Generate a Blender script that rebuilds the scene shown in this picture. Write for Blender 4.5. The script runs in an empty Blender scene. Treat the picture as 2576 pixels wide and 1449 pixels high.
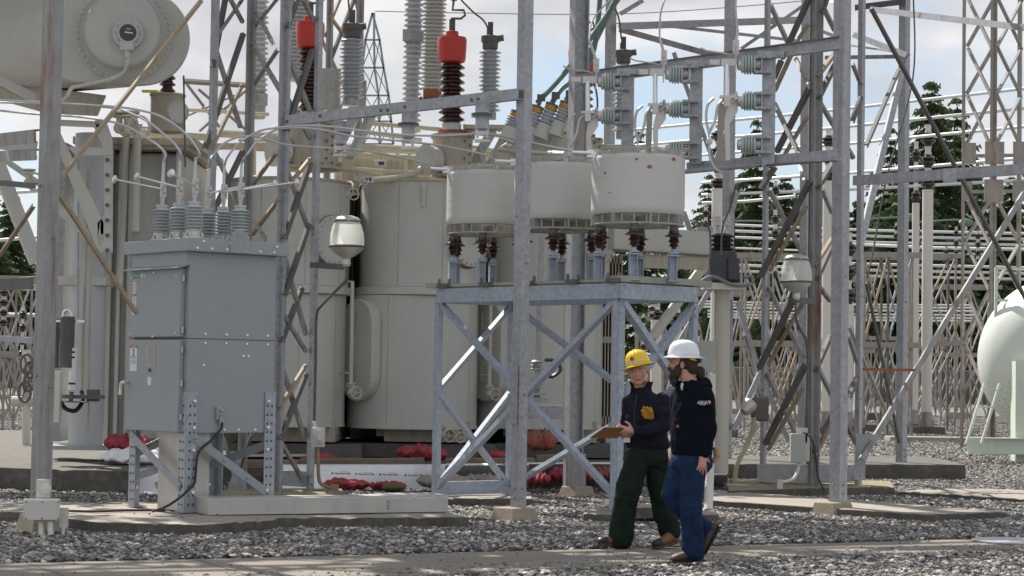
import bpy, bmesh, math, random
import numpy as np
from mathutils import Vector as V, Matrix as M, noise as NZ
R = math.radians
random.seed(7)
sc = bpy.context.scene
COL = sc.collection
# ---------------- camera ----------------
FX = 5200.0; HC = 946.0; CX = 1288.0; CY = 724.5; CAMH = 1.55; ROLL = 0.0155
cam = bpy.data.cameras.new('camera'); camo = bpy.data.objects.new('camera', cam); COL.objects.link(camo)
pit = math.atan((HC-CY)/FX)
fwd = V((0, math.cos(pit), math.sin(pit))); r0 = V((1, 0, 0)); u0 = V((0, -math.sin(pit), math.cos(pit)))
rgt = r0*math.cos(ROLL)+u0*math.sin(ROLL); upv = u0*math.cos(ROLL)-r0*math.sin(ROLL)
mw = M.Identity(4)
for i in range(3):
    mw[i][0] = rgt[i]; mw[i][1] = upv[i]; mw[i][2] = -fwd[i]
mw.translation = V((0, 0, CAMH)); camo.matrix_world = mw
cam.sensor_width = 36; cam.lens = 36*FX/2576; cam.clip_end = 3000; cam.clip_start = .5
sc.camera = camo
sc.render.resolution_x = 1024; sc.render.resolution_y = 576
# ---------------- world: partly cloudy sky ----------------
SAZ, SEL = -34, 47
w = bpy.data.worlds.new('World'); sc.world = w; w.use_nodes = True
nt = w.node_tree; nt.nodes.clear()
def N(nt, t, **k):
    n = nt.nodes.new(t)
    for a, b in k.items(): setattr(n, a, b)
    return n
sky = N(nt, 'ShaderNodeTexSky', sky_type='NISHITA', sun_disc=False, sun_elevation=R(SEL), sun_rotation=R(SAZ))
tc = N(nt, 'ShaderNodeTexCoord'); mp = N(nt, 'ShaderNodeMapping'); mp.inputs['Scale'].default_value = (1, 1, 2.2)
mp.inputs['Location'].default_value = (.35, .1, .12)
nz = N(nt, 'ShaderNodeTexNoise'); nz.inputs['Scale'].default_value = 7; nz.inputs['Detail'].default_value = 7; nz.inputs['Roughness'].default_value = .52
rp = N(nt, 'ShaderNodeValToRGB'); rp.color_ramp.elements[0].position = .34; rp.color_ramp.elements[1].position = .50
nz2 = N(nt, 'ShaderNodeTexNoise'); nz2.inputs['Scale'].default_value = 11; nz2.inputs['Detail'].default_value = 5
rp2 = N(nt, 'ShaderNodeValToRGB'); rp2.color_ramp.elements[0].position = .3; rp2.color_ramp.elements[1].position = .65
rp2.color_ramp.elements[0].color = (4.1, 4.25, 4.6, 1); rp2.color_ramp.elements[1].color = (6.9, 6.85, 6.9, 1)
mx = N(nt, 'ShaderNodeMixRGB'); hs = N(nt, 'ShaderNodeMixRGB'); hs.inputs[0].default_value = .45; hs.inputs[2].default_value = (3.6, 4.6, 5.9, 1)
bg = N(nt, 'ShaderNodeBackground'); bg.inputs[1].default_value = .092; out = N(nt, 'ShaderNodeOutputWorld')
L = nt.links.new
L(tc.outputs['Generated'], mp.inputs[0]); L(mp.outputs[0], nz.inputs[0]); L(mp.outputs[0], nz2.inputs[0])
L(nz.outputs[0], rp.inputs[0]); L(nz2.outputs[0], rp2.inputs[0]); L(sky.outputs[0], hs.inputs[1]); L(hs.outputs[0], mx.inputs[1])
sy_ = N(nt, 'ShaderNodeSeparateXYZ'); L(tc.outputs['Generated'], sy_.inputs[0]); mrs = N(nt, 'ShaderNodeMapRange'); mrs.inputs[1].default_value = -.25; mrs.inputs[2].default_value = .45; L(sy_.outputs[1], mrs.inputs[0])
# clouds facing the sun (behind the viewer) are brighter than the back-lit ones ahead
mrs.inputs[3].default_value = 1.05; mrs.inputs[4].default_value = 1.0; vm = N(nt, 'ShaderNodeVectorMath', operation='SCALE'); L(rp2.outputs[0], vm.inputs[0]); L(mrs.outputs[0], vm.inputs['Scale']); L(rp.outputs[0], mx.inputs[0]); L(vm.outputs[0], mx.inputs[2]); L(mx.outputs[0], bg.inputs[0]); L(bg.outputs[0], out.inputs[0])
# ---------------- sun ----------------
sd = V((math.sin(R(SAZ))*math.cos(R(SEL)), math.cos(R(SAZ))*math.cos(R(SEL)), math.sin(R(SEL))))
sl = bpy.data.lights.new('sun', 'SUN'); sl.energy = 5; sl.angle = R(.55); sl.color = (1, .95, .87)
so = bpy.data.objects.new('sun', sl); COL.objects.link(so); so.rotation_euler = sd.to_track_quat('Z', 'Y').to_euler(); so.location = (-20, 30, 40)
sc.view_settings.view_transform = 'Standard'; sc.view_settings.look = 'None'; sc.view_settings.gamma = 1
sc.view_settings.exposure = .54
sc.render.engine = 'CYCLES'; sc.cycles.max_bounces = 6
# ---------------- projection helpers ----------------
def ray(u, v): return fwd+rgt*((u-CX)/FX)+upv*((CY-v)/FX)
def P(u, v, Y):
    d = ray(u, v); return V((0, 0, CAMH))+d*(Y/d.y)
def G(u, v, z=0.0):
    d = ray(u, v); return V((0, 0, CAMH))+d*((z-CAMH)/d.z)
def S(Y): return Y/FX          # metres per photo pixel at depth Y
# ---------------- materials ----------------
MC = {}
def mat(name, col, rough=.6, metal=0, var=.15, scale=3, streak=0, rust=0, bump=0, scol=(.16, .12, .08), rcol=(.22, .095, .035), bscale=60, trans=0, zs=.25, spec=.5, spangle=0):
    if name in MC: return MC[name]
    m = bpy.data.materials.new(name); m.use_nodes = True; nt = m.node_tree; n = nt.nodes; b = n['Principled BSDF']; L = nt.links.new
    b.inputs['Roughness'].default_value = rough; b.inputs['Metallic'].default_value = metal; b.inputs['Specular IOR Level'].default_value = spec
    if trans: b.inputs['Transmission Weight'].default_value = trans
    tc = n.new('ShaderNodeTexCoord'); a = n.new('ShaderNodeTexNoise'); a.inputs['Scale'].default_value = scale; a.inputs['Detail'].default_value = 6
    L(tc.outputs['Object'], a.inputs[0])
    mx = n.new('ShaderNodeMixRGB'); mx.inputs[1].default_value = (*[c*(1-var) for c in col], 1); mx.inputs[2].default_value = (*[min(1, c*(1+var)) for c in col], 1)
    L(a.outputs[0], mx.inputs[0]); cur = mx.outputs[0]
    def layer(amount, sclx, color, lo, hi, loc):
        nonlocal cur
        mp = n.new('ShaderNodeMapping'); mp.inputs['Scale'].default_value = (sclx, sclx, sclx*zs); mp.inputs['Location'].default_value = loc
        q = n.new('ShaderNodeTexNoise'); q.inputs['Scale'].default_value = 1; q.inputs['Detail'].default_value = 7; q.inputs['Roughness'].default_value = .62
        L(tc.outputs['Object'], mp.inputs[0]); L(mp.outputs[0], q.inputs[0])
        mr = n.new('ShaderNodeMapRange'); mr.inputs[1].default_value = lo; mr.inputs[2].default_value = hi; mr.inputs[4].default_value = amount
        L(q.outputs[0], mr.inputs[0]); k = n.new('ShaderNodeMixRGB'); L(mr.outputs[0], k.inputs[0]); L(cur, k.inputs[1]); k.inputs[2].default_value = (*color, 1); cur = k.outputs[0]
    if streak: layer(streak, 9, scol, .48, .75, (3, 1, 2))
    if rust: layer(.85, 5, rcol, .68-rust*.3, .80-rust*.3, (7, 5, 9))
    if spangle:
        vo = n.new('ShaderNodeTexVoronoi'); vo.inputs['Scale'].default_value = spangle; L(tc.outputs['Object'], vo.inputs[0]); sc1 = n.new('ShaderNodeSeparateColor'); L(vo.outputs['Color'], sc1.inputs[0]); m3 = n.new('ShaderNodeMapRange'); m3.inputs[3].default_value = .88; m3.inputs[4].default_value = 1.1; L(sc1.outputs[0], m3.inputs[0])
        sv = n.new('ShaderNodeVectorMath'); sv.operation = 'SCALE'; L(cur, sv.inputs[0]); L(m3.outputs[0], sv.inputs['Scale']); cur = sv.outputs[0]
    L(cur, b.inputs['Base Color'])
    if bump:
        c = n.new('ShaderNodeTexNoise'); c.inputs['Scale'].default_value = bscale; c.inputs['Detail'].default_value = 4
        bp = n.new('ShaderNodeBump'); bp.inputs['Strength'].default_value = bump; bp.inputs['Distance'].default_value = .01
        L(tc.outputs['Object'], c.inputs[0]); L(c.outputs[0], bp.inputs['Height']); L(bp.outputs[0], b.inputs['Normal'])
    MC[name] = m; return m
galv = mat('galvanised steel', (.37, .38, .40), .5, .35, .22, 14, .35, .12, .1, (.2, .2, .22), zs=.1, spangle=26)
galvn = mat('new galvanised steel', (.36, .41, .48), .5, .12, .2, 20, .25, 0, .1, (.3, .33, .38), zs=.1, spangle=26)
galvr = mat('rusty galvanised steel', (.31, .315, .315), .65, .15, .25, 10, .6, .44, .15, (.16, .11, .07), zs=.12)
galvd = mat('weathered dark steel', (.135, .13, .125), .7, .1, .25, 10, .6, .25, .15, (.09, .075, .06), zs=.2)
tansteel = mat('tan rusted steel', (.36, .29, .20), .7, .0, .2, 12, .4, .35, .15)
rack = mat('bleached rack steel', (.27, .25, .225), .6, .1, .2, 4, .4, .4, 0, (.3, .2, .12))
beige = mat('aged greenish beige paint', (.53, .53, .495), .5, 0, .10, 1.4, .3, .03, .05, (.43, .41, .36), zs=.1)
beiged = mat('soiled beige paint', (.44, .40, .32), .6, 0, .16, 2.5, .5, .16, .1, (.16, .12, .085))
cream = mat('cream pipe paint', (.52, .49, .39), .5, 0, .1, 4, .25, .1, 0, (.3, .24, .16))
cabm = mat('cabinet grey enamel', (.30, .33, .345), .38, 0, .07, 1.6, .25, 0, .25, (.25, .27, .28), bscale=5, zs=.4)
cabd = mat('cabinet seam dark', (.05, .055, .06), .6)
porc = mat('grey porcelain', (.50, .53, .56), .18, 0, .06, 6, .12, 0, 0, (.3, .32, .34))
porcb = mat('brown glazed porcelain', (.045, .017, .017), .14, 0, .3, 8)
porcd = mat('dark brown porcelain', (.035, .022, .022), .2, 0, .3, 8)
aqua = mat('pale green polymer', (.44, .51, .49), .35, 0, .06, 8)
redp = mat('red cap paint', (.55, .045, .03), .45, 0, .12, 6, .1, 0, .05)
alu = mat('brushed aluminium', (.56, .54, .51), .42, .55, .12, 3, .3, 0, .06, (.35, .31, .27))
alub = mat('bright aluminium', (.75, .75, .76), .3, .75, .06, 5)
wire = mat('stranded conductor', (.5, .51, .53), .5, .4, .1, 30)
rubber = mat('black rubber', (.02, .02, .022), .5, 0, .2, 8)
dkgrey = mat('dark grey epoxy', (.045, .052, .062), .38, 0, .2, 3)
white = mat('white painted box', (.62, .61, .56), .5, 0, .06, 4, .2, .06, 0, (.4, .34, .25))
conc = mat('weathered concrete', (.31, .28, .24), .9, 0, .3, 2.2, .75, 0, .5, (.17, .155, .13), bscale=45, zs=1)
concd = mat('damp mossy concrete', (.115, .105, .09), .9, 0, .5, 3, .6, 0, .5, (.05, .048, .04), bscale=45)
mossc = mat('yellow mossy concrete', (.25, .225, .14), .95, 0, .3, 5, .5, 0, .4, (.12, .12, .05))
pierm = mat('tan pier concrete', (.33, .28, .215), .95, 0, .22, 6, .35, 0, .6, (.2, .17, .13), bscale=50)
fibre = mat('wrapped fibreglass', (.55, .555, .525), .6, 0, .05, 2, .12, 0, .25, (.38, .37, .31), bscale=30, zs=4)
hull = mat('pale green tank paint', (.50, .56, .49), .4, 0, .05, 1, .1, 0, 0, (.4, .46, .38))
mint = mat('mint green paint', (.58, .64, .54), .5, 0, .06, 3, .1)
verd = mat('verdigris copper', (.15, .22, .19), .6, .2, .25, 9)
wood = mat('weathered timber', (.2, .165, .125), .85, 0, .3, 6, .5, 0, .3, (.08, .06, .045))
rustp = mat('orange rust', (.3, .11, .04), .8, 0, .3, 14)
signw = mat('label white', (.72, .73, .74), .5, 0, .03); ink = mat('label ink', (.03, .03, .035), .6)
signr = mat('label red', (.55, .04, .03), .5); signy = mat('label yellow', (.7, .5, .03), .5); signg = mat('label teal', (.02, .26, .23), .5); signo = mat('label orange', (.6, .14, .04), .5)
plate = mat('data plate', (.42, .41, .37), .4, .3, .15, 60)
# ---------------- mesh builder ----------------
W = {}
def mark(o, label=None, cat=None, group=None, kind=None):
    if label: o['label'] = label
    if cat: o['category'] = cat
    if group: o['group'] = group
    if kind: o['kind'] = kind
    return o
def thing(name, label, cat, loc=(0, 0, 0), group=None, rz=0, mtx=None, scale=1):
    o = bpy.data.objects.new(name, None); COL.objects.link(o); o.empty_display_size = .2
    m = mtx if mtx is not None else M.Translation(V(loc)) @ M.Rotation(rz, 4, 'Z') @ M.Scale(scale, 4)
    o.matrix_world = m; W[o.name] = m.copy(); return mark(o, label, cat, group)
class MB:
    def __init__(s): s.v = []; s.f = []
    def add(s, vs, fs):
        k = len(s.v); s.v += [V(x) for x in vs]; s.f += [tuple(i+k for i in f) for f in fs]; return s
    def box(s, c, d, rz=0, m=None):
        if m is None: m = M.Translation(V(c)) @ M.Rotation(rz, 4, 'Z')
        x, y, z = [a/2 for a in d]
        vs = [m @ V(p) for p in ((-x, -y, -z), (x, -y, -z), (x, y, -z), (-x, y, -z), (-x, -y, z), (x, -y, z), (x, y, z), (-x, y, z))]
        return s.add(vs, [(0, 3, 2, 1), (4, 5, 6, 7), (0, 1, 5, 4), (1, 2, 6, 5), (2, 3, 7, 6), (3, 0, 4, 7)])
    def rings(s, rs, closed=True, caps=True):
        n = len(rs[0]); k = len(s.v)
        for r in rs: s.v += [V(p) for p in r]
        m = n if closed else n-1
        for i in range(len(rs)-1):
            for j in range(m):
                a = k+i*n+j; b = k+i*n+(j+1) % n; s.f.append((a, b, b+n, a+n))
        if caps: s.f.append(tuple(k+j for j in range(n))[::-1]); s.f.append(tuple(k+(len(rs)-1)*n+j for j in range(n)))
        return s
    def lathe(s, prof, o=(0, 0, 0), ax=(0, 0, 1), n=20, caps=True, sq=1):
        o = V(o); q = V(ax).normalized().to_track_quat('Z', 'Y').to_matrix()
        rs = [[o+q @ V((max(r, 1e-4)*math.cos(6.28318*j/n), max(r, 1e-4)*sq*math.sin(6.28318*j/n), z)) for j in range(n)] for r, z in prof]
        return s.rings(rs, True, caps)
    def cyl(s, a, b, r, r2=None, n=12):
        a, b = V(a), V(b); l = (b-a).length
        return s.lathe([(r, 0), (r if r2 is None else r2, l)], a, b-a, n)
    def tube(s, pts, r, n=8, caps=True):
        pts = [V(p) for p in pts]; rs = []; t = (pts[1]-pts[0]).normalized()
        nrm = t.orthogonal().normalized()
        for i, p in enumerate(pts):
            t2 = ((pts[min(i+1, len(pts)-1)]-pts[max(i-1, 0)])).normalized()
            nrm = (nrm-t2*nrm.dot(t2)).normalized(); bn = t2.cross(nrm)
            rr = r[i] if isinstance(r, (list, tuple)) else r
            rs.append([p+nrm*(rr*math.cos(6.28318*j/n))+bn*(rr*math.sin(6.28318*j/n)) for j in range(n)])
        return s.rings(rs, True, caps)
    def prism(s, poly, z0, z1, m=None):
        m = m or M.Identity(4)
        return s.rings([[m @ V((x, y, z0)) for x, y in poly], [m @ V((x, y, z1)) for x, y in poly]])
    def sect(s, a, b, poly, d1, d2):
        a, b = V(a), V(b)
        return s.rings([[p+d1*x+d2*y for x, y in poly] for p in (a, b)])
    def lbar(s, a, b, w=.07, t=.008, ang=45, w2=None):
        a, b = V(a), V(b); ax = (b-a).normalized(); aw = V((0, 1, 0)); aw = (aw-ax*aw.dot(ax)).normalized(); pp = ax.cross(aw)
        if abs(ax.z) > .92: pp = V((1, 0, 0)); pp = (pp-ax*pp.dot(ax)).normalized(); aw = pp.cross(ax); aw = aw if aw.y > 0 else -aw
        elif pp.z > 0: pp = -pp
        c, n_ = math.cos(R(ang)), math.sin(R(ang)); d1 = pp*c+aw*n_; d2 = aw*c-pp*n_; w2 = w2 or w
        return s.sect(a, b, [(0, 0), (w, 0), (w, t), (t, t), (t, w2), (0, w2)], d1, d2)
    def beam(s, a, b, h, w, t=.012, kind='C', up=(0, 0, 1)):
        a, b = V(a), V(b); ax = (b-a).normalized(); up = V(up); u = (up-ax*up.dot(ax)).normalized(); sd_ = ax.cross(u)
        if sd_.y < 0: sd_ = -sd_
        if kind == 'C': poly = [(0, 0), (w, 0), (w, t), (t, t), (t, h-t), (w, h-t), (w, h), (0, h)]
        elif kind == 'I': poly = [(0, 0), (w, 0), (w, t), (w/2+t/2, t), (w/2+t/2, h-t), (w, h-t), (w, h), (0, h), (0, h-t), (w/2-t/2, h-t), (w/2-t/2, t), (0, t)]
        else: poly = [(0, 0), (w, 0), (w, h), (0, h)]
        return s.sect(a-u*h/2, b-u*h/2, poly, sd_, u)
    def bolt(s, p, d=(0, -1, 0), r=.014, h=.014): return s.lathe([(r, -.004), (r, h), (r*.5, h*1.25)], p, d, 6)
    def ball(s, c, r, n=12, m=8, sq=(1, 1, 1)):
        k = len(s.v); c = V(c)
        rs = [[c+V((r*sq[0]*math.sin(math.pi*(i+.02)/(m+.04))*math.cos(6.28318*j/n), r*sq[1]*math.sin(math.pi*(i+.02)/(m+.04))*math.sin(6.28318*j/n), r*sq[2]*math.cos(math.pi*(i+.02)/(m+.04)))) for j in range(n)] for i in range(m+1)]
        return s.rings(rs)
    def text(s, txt, m, size, bold=0):
        cu = bpy.data.curves.new('t', 'FONT'); cu.body = txt; cu.size = size; cu.extrude = 0.0008; cu.offset = bold; cu.resolution_u = 2; cu.align_x = 'CENTER'; cu.align_y = 'CENTER'
        to = bpy.data.objects.new('t', cu); COL.objects.link(to); dg = bpy.context.evaluated_depsgraph_get(); me = bpy.data.meshes.new_from_object(to.evaluated_get(dg))
        s.add([m @ v.co for v in me.vertices], [tuple(p.vertices) for p in me.polygons]); bpy.data.objects.remove(to); bpy.data.meshes.remove(me); return s
    def build(s, name, m, parent=None, label=None, cat=None, group=None, kind=None, sharp=35, local=False, bevel=0, org=None):
        me = bpy.data.meshes.new(name); o = bpy.data.objects.new(name, me); COL.objects.link(o)
        if parent is not None:
            wm = W[parent.name]; o.parent = parent; W[o.name] = wm
            vs = s.v if local else [wm.inverted() @ v for v in s.v]
        else:
            if org is None:
                xs = [v.x for v in s.v]; ys = [v.y for v in s.v]; org = V(((min(xs)+max(xs))/2, (min(ys)+max(ys))/2, min(v.z for v in s.v)))
            wm = M.Translation(V(org)); W[o.name] = wm; o.matrix_world = wm; vs = [v-V(org) for v in s.v]
        me.from_pydata([tuple(v) for v in vs], [], s.f); me.materials.append(m)
        bm = bmesh.new(); bm.from_mesh(me); bmesh.ops.recalc_face_normals(bm, faces=bm.faces); bm.to_mesh(me); bm.free()
        me.polygons.foreach_set('use_smooth', [True]*len(me.polygons)); me.set_sharp_from_angle(angle=R(sharp)); me.update()
        if bevel:
            bv = o.modifiers.new('bevel', 'BEVEL'); bv.width = bevel; bv.segments = 2; bv.limit_method = 'ANGLE'; bv.angle_limit = R(50)
        return mark(o, label, cat, group, kind)
def kids(o): return [c for c in bpy.data.objects if c.parent == o]
def copy_tree(o, mtx=None, parent=None, label=None):
    c = o.copy(); COL.objects.link(c); c.parent = parent
    if mtx is not None: c.matrix_world = mtx; W[c.name] = mtx
    if label: c['label'] = label
    for k in kids(o): copy_tree(k, None, c)
    return c
def smooth(pts, k=6):
    pts = [V(p) for p in pts]; q = [pts[0]]+pts+[pts[-1]]; o = []
    for i in range(1, len(q)-2):
        for j in range(k):
            t = j/k; a, b, c, d = q[i-1:i+3]
            o.append(.5*((2*b)+(c-a)*t+(2*a-5*b+4*c-d)*t*t+(3*b-a-3*c+d)*t**3))
    return o+[pts[-1]]
def sheds(rc, rs, n, L_, z0=0, alt=1.0, flat=.3):
    p = [(rc, z0)]; d = L_/n
    for i in range(n):
        r = rs if i % 2 == 0 or alt == 1 else rc+(rs-rc)*alt; z = z0+i*d
        p += [(rc, z+d*.12), (r*.93, z+d*flat), (r, z+d*(flat+.08)), (r*.97, z+d*(flat+.2)), (rc*1.02, z+d*.92)]
    return p+[(rc, z0+L_)]
def stadium(cx, cy, r, l, dx=0, dy=1, n=20):
    d = V((dx, dy)).normalized(); q = V((-d.y, d.x)); o = []
    for i in range(n+1):
        a = math.pi*i/n; o.append((cx-q.x*r*math.cos(a)*-1-d.x*r*math.sin(a), cy-q.y*r*math.cos(a)*-1-d.y*r*math.sin(a)))
    for i in range(n+1):
        a = math.pi*i/n; o.append((cx+d.x*l-q.x*r*math.cos(a)+d.x*r*math.sin(a), cy+d.y*l-q.y*r*math.cos(a)+d.y*r*math.sin(a)))
    return o
# ================= setting =================
def gravmat(name):
    m = bpy.data.materials.new(name); m.use_nodes = True; nt = m.node_tree; n = nt.nodes; b = n['Principled BSDF']; L = nt.links.new
    b.inputs['Roughness'].default_value = .85; tc = n.new('ShaderNodeTexCoord')
    v = n.new('ShaderNodeTexVoronoi'); v.inputs['Scale'].default_value = 24; L(tc.outputs['Object'], v.inputs[0])
    nz = n.new('ShaderNodeTexNoise'); nz.inputs['Scale'].default_value = .35; nz.inputs['Detail'].default_value = 8; L(tc.outputs['Object'], nz.inputs[0])
    rp = n.new('ShaderNodeValToRGB'); e = rp.color_ramp.elements; e[0].color = (.07, .07, .07, 1); e[1].color = (.38, .34, .30, 1)
    rp.color_ramp.elements.new(.5).color = (.16, .15, .145, 1); sp = n.new('ShaderNodeSeparateColor'); L(v.outputs['Color'], sp.inputs[0]); L(sp.outputs[0], rp.inputs[0])
    mr = n.new('ShaderNodeMapRange'); mr.inputs[1].default_value = .35; mr.inputs[2].default_value = .65; mr.inputs[3].default_value = .75; mr.inputs[4].default_value = 1.2; L(nz.outputs[0], mr.inputs[0])
    mm = n.new('ShaderNodeVectorMath'); mm.operation = 'SCALE'; L(rp.outputs[0], mm.inputs[0]); L(mr.outputs[0], mm.inputs['Scale']); L(mm.outputs[0], b.inputs['Base Color'])
    bp = n.new('ShaderNodeBump'); bp.inputs['Distance'].default_value = .04; bp.inputs['Strength'].default_value = 1; bp.invert = True
    L(v.outputs['Distance'], bp.inputs['Height']); L(bp.outputs[0], b.inputs['Normal']); return m
gm = gravmat('gravel ground')
b = MB(); xs = [-400, -30, -8, 0, 8, 30, 400]; ys = [-20, 10, 30, 60, 150, 175]
b.add([(x, y, 0) for y in ys for x in xs], [(j*7+i, j*7+i+1, j*7+i+8, j*7+i+7) for j in range(5) for i in range(6)])
b.build('ground', gm, kind='structure', org=V((0, 0, 0)))
grass = mat('far grass', (.10, .17, .035), .9, 0, .35, .8)
b = MB(); b.add([(-400, 157, .02), (400, 143, .02), (900, 900, .02), (-900, 900, .02)], [(0, 1, 2, 3)]); b.build('lawn', grass, kind='structure', org=V((0, 0, 0)))
asph = mat('pale asphalt', (.19, .185, .175), .8, 0, .2, 1.5, 0, 0, .3)
# access road behind the slab on the right and left
def gpoly(pts, z): return [G(u, v, z) for u, v in pts]
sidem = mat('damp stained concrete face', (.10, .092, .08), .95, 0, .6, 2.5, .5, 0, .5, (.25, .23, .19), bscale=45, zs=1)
def slab(name, pts, ztop, h, m, label=None, cat=None, bev=.012, kind=None, sub=22):
    top = gpoly(pts, ztop); b = MB(); rs = []
    n = len(top); ring = []
    for i in range(n):
        a, c = top[i], top[(i+1) % n]
        for j in range(sub): ring.append(a.lerp(c, j/sub))
    def jit(p, z, k): return V((p.x+random.uniform(-k, k)*2.5, p.y+random.uniform(-k, k)*2.5, z-(.012 if random.random() < .06 and k > 0 else 0)))
    b.rings([[jit(p, ztop-h-.05, .004) for p in ring], [jit(p, ztop-random.uniform(.004, .012), .004) for p in ring]], True, True)
    o = b.build(name, m, None, label, cat, None, kind, sharp=50, bevel=bev)
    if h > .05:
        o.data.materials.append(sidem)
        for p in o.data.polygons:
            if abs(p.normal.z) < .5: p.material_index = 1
    return o
slab('road', [(1795, 1146), (2700, 1152), (2700, 1118), (1795, 1113)], .012, .01, asph, kind='structure', bev=0)
slab('road', [(-60, 1128), (80, 1130), (80, 1168), (-60, 1167)], .012, .01, asph, kind='structure', bev=0)
walk = mat('walkway concrete', (.215, .19, .16), .9, 0, .3, 1.2, .3, 0, .4, (.15, .135, .115), bscale=90, zs=1)
wk = [(-260, 1424), (0, 1417), (690, 1402), (1321, 1386), (1949, 1371), (2576, 1351), (2760, 1345)]
wl = [(2760, 1372), (2576, 1379), (1887, 1403), (1321, 1432), (925, 1452), (300, 1480), (-260, 1500)]
b = MB(); tp = [G(u, v, .035) for u, v in wk+wl]; k = len(tp)
b.rings([[V((p.x, p.y, -.05)) for p in tp], tp]); b.build('path', walk, kind='structure', bevel=.01)
b = MB()
for (u1, v1, u2, v2) in ((500, 1409, 640, 1452), (1520, 1381, 1600, 1422), (2330, 1360, 2420, 1386), (60, 1414, 170, 1452)):
    a, c = G(u1, v1, .036), G(u2, v2, .036); d = (c-a).normalized()*.006; q = V((-d.y, d.x, 0)); b.add([a+q, a-q, c-q, c+q], [(0, 1, 2, 3)])
b.build('path_joint', mat('joint dirt', (.06, .055, .04), .95), kind='structure')
# puddle ring cover (round utility cover sunk in path)
c = G(2556, 1362, .04); b = MB(); b.lathe([(.42, 0), (.42, .012), (.36, .014)], c, (0, 0, 1), 40); t = thing('utility_cover', 'round metal utility cover holding water on the concrete path, far right', 'cover', c)
b.build('rim', galv, t); b = MB(); b.lathe([(.355, .004), (.355, .010)], c, (0, 0, 1), 32); b.build('water', mat('puddle', (.09, .095, .08), .3, 0, .2), t)
# slabs
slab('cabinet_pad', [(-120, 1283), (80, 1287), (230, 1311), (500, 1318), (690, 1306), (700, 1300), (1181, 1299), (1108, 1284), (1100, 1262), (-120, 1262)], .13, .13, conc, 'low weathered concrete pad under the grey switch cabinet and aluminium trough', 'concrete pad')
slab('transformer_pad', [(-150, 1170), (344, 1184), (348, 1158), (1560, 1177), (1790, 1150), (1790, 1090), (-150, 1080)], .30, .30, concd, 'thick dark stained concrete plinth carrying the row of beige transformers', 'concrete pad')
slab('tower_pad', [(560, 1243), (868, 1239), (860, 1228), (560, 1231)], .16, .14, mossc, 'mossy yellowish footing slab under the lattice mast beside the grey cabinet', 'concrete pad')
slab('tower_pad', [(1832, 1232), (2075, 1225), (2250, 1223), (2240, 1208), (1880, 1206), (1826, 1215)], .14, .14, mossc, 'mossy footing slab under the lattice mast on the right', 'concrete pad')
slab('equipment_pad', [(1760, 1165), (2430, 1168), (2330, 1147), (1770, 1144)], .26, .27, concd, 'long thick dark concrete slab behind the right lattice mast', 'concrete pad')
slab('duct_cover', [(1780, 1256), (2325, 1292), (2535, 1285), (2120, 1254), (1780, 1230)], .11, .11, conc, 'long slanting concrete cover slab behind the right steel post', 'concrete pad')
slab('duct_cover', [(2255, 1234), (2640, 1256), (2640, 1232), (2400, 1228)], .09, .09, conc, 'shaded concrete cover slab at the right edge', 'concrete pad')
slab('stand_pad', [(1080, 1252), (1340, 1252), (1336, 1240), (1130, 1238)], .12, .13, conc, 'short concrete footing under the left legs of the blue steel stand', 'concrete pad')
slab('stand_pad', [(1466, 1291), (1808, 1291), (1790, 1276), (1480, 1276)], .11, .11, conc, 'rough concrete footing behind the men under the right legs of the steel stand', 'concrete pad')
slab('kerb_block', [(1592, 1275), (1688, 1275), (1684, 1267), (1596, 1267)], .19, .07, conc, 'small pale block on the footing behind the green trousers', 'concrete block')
# piers
def pier(u0, u1, v, dv, label, rz=40):
    c0 = G((u0+u1)/2, v-dv*.25, 0); sc_ = S(c0.y); wb = (u1-u0)*sc_/1.38; h = dv*sc_; b = MB()
    c0 = V((c0.x, c0.y+wb*.4, 0)); q = [(c0+M.Rotation(R(rz), 3, 'Z') @ V((sx*wb/2*k, sy*wb/2*k, z))) for k, z in ((1.06, -.08), (.76, h)) for sx, sy in ((-1, -1), (1, -1), (1, 1), (-1, 1))]
    b.rings([q[:4], q[4:]]); o = b.build('concrete_pier', pierm, None, label, 'concrete pier', bevel=.012); return c0, h
pr1, h1 = pier(20, 170, 1358, 50, 'tan tapered concrete pier under the left steel post and junction box')
pr2, h2 = pier(1228, 1362, 1326, 38, 'tan tapered concrete pier under the centre steel post')
pr3, h3 = pier(2040, 2160, 1310, 36, 'tan tapered concrete pier under the pale right steel post')
pr4, h4 = pier(1402, 1502, 1262, 30, 'half hidden concrete pier under the broad dark column')
# stones
def stone_mesh(i):
    bm = bmesh.new(); bmesh.ops.create_icosphere(bm, subdivisions=1, radius=1); rnd = random.Random(i)
    for v in bm.verts: v.co *= rnd.uniform(.65, 1.2)
    for v in bm.verts: v.co.z *= .55
    me = bpy.data.meshes.new('stone'); bm.to_mesh(me); bm.free(); o = bpy.data.objects.new('stone', me); return o
stc = bpy.data.collections.new('stones')
def stonemat():
    m = bpy.data.materials.new('crushed stone'); m.use_nodes = True; nt = m.node_tree; n = nt.nodes; b = n['Principled BSDF']; L = nt.links.new
    oi = n.new('ShaderNodeObjectInfo'); rp = n.new('ShaderNodeValToRGB'); e = rp.color_ramp.elements; e[0].color = (.06, .059, .064, 1); e[1].color = (.56, .50, .43, 1)
    rp.color_ramp.elements.new(.35).color = (.13, .128, .134, 1); rp.color_ramp.elements.new(.78).color = (.28, .262, .24, 1); L(oi.outputs['Random'], rp.inputs[0]); L(rp.outputs[0], b.inputs['Base Color']); b.inputs['Roughness'].default_value = .8; return m
sm = stonemat()
for i in range(6):
    o = stone_mesh(i); o.data.materials.append(sm); stc.objects.link(o)
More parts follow.
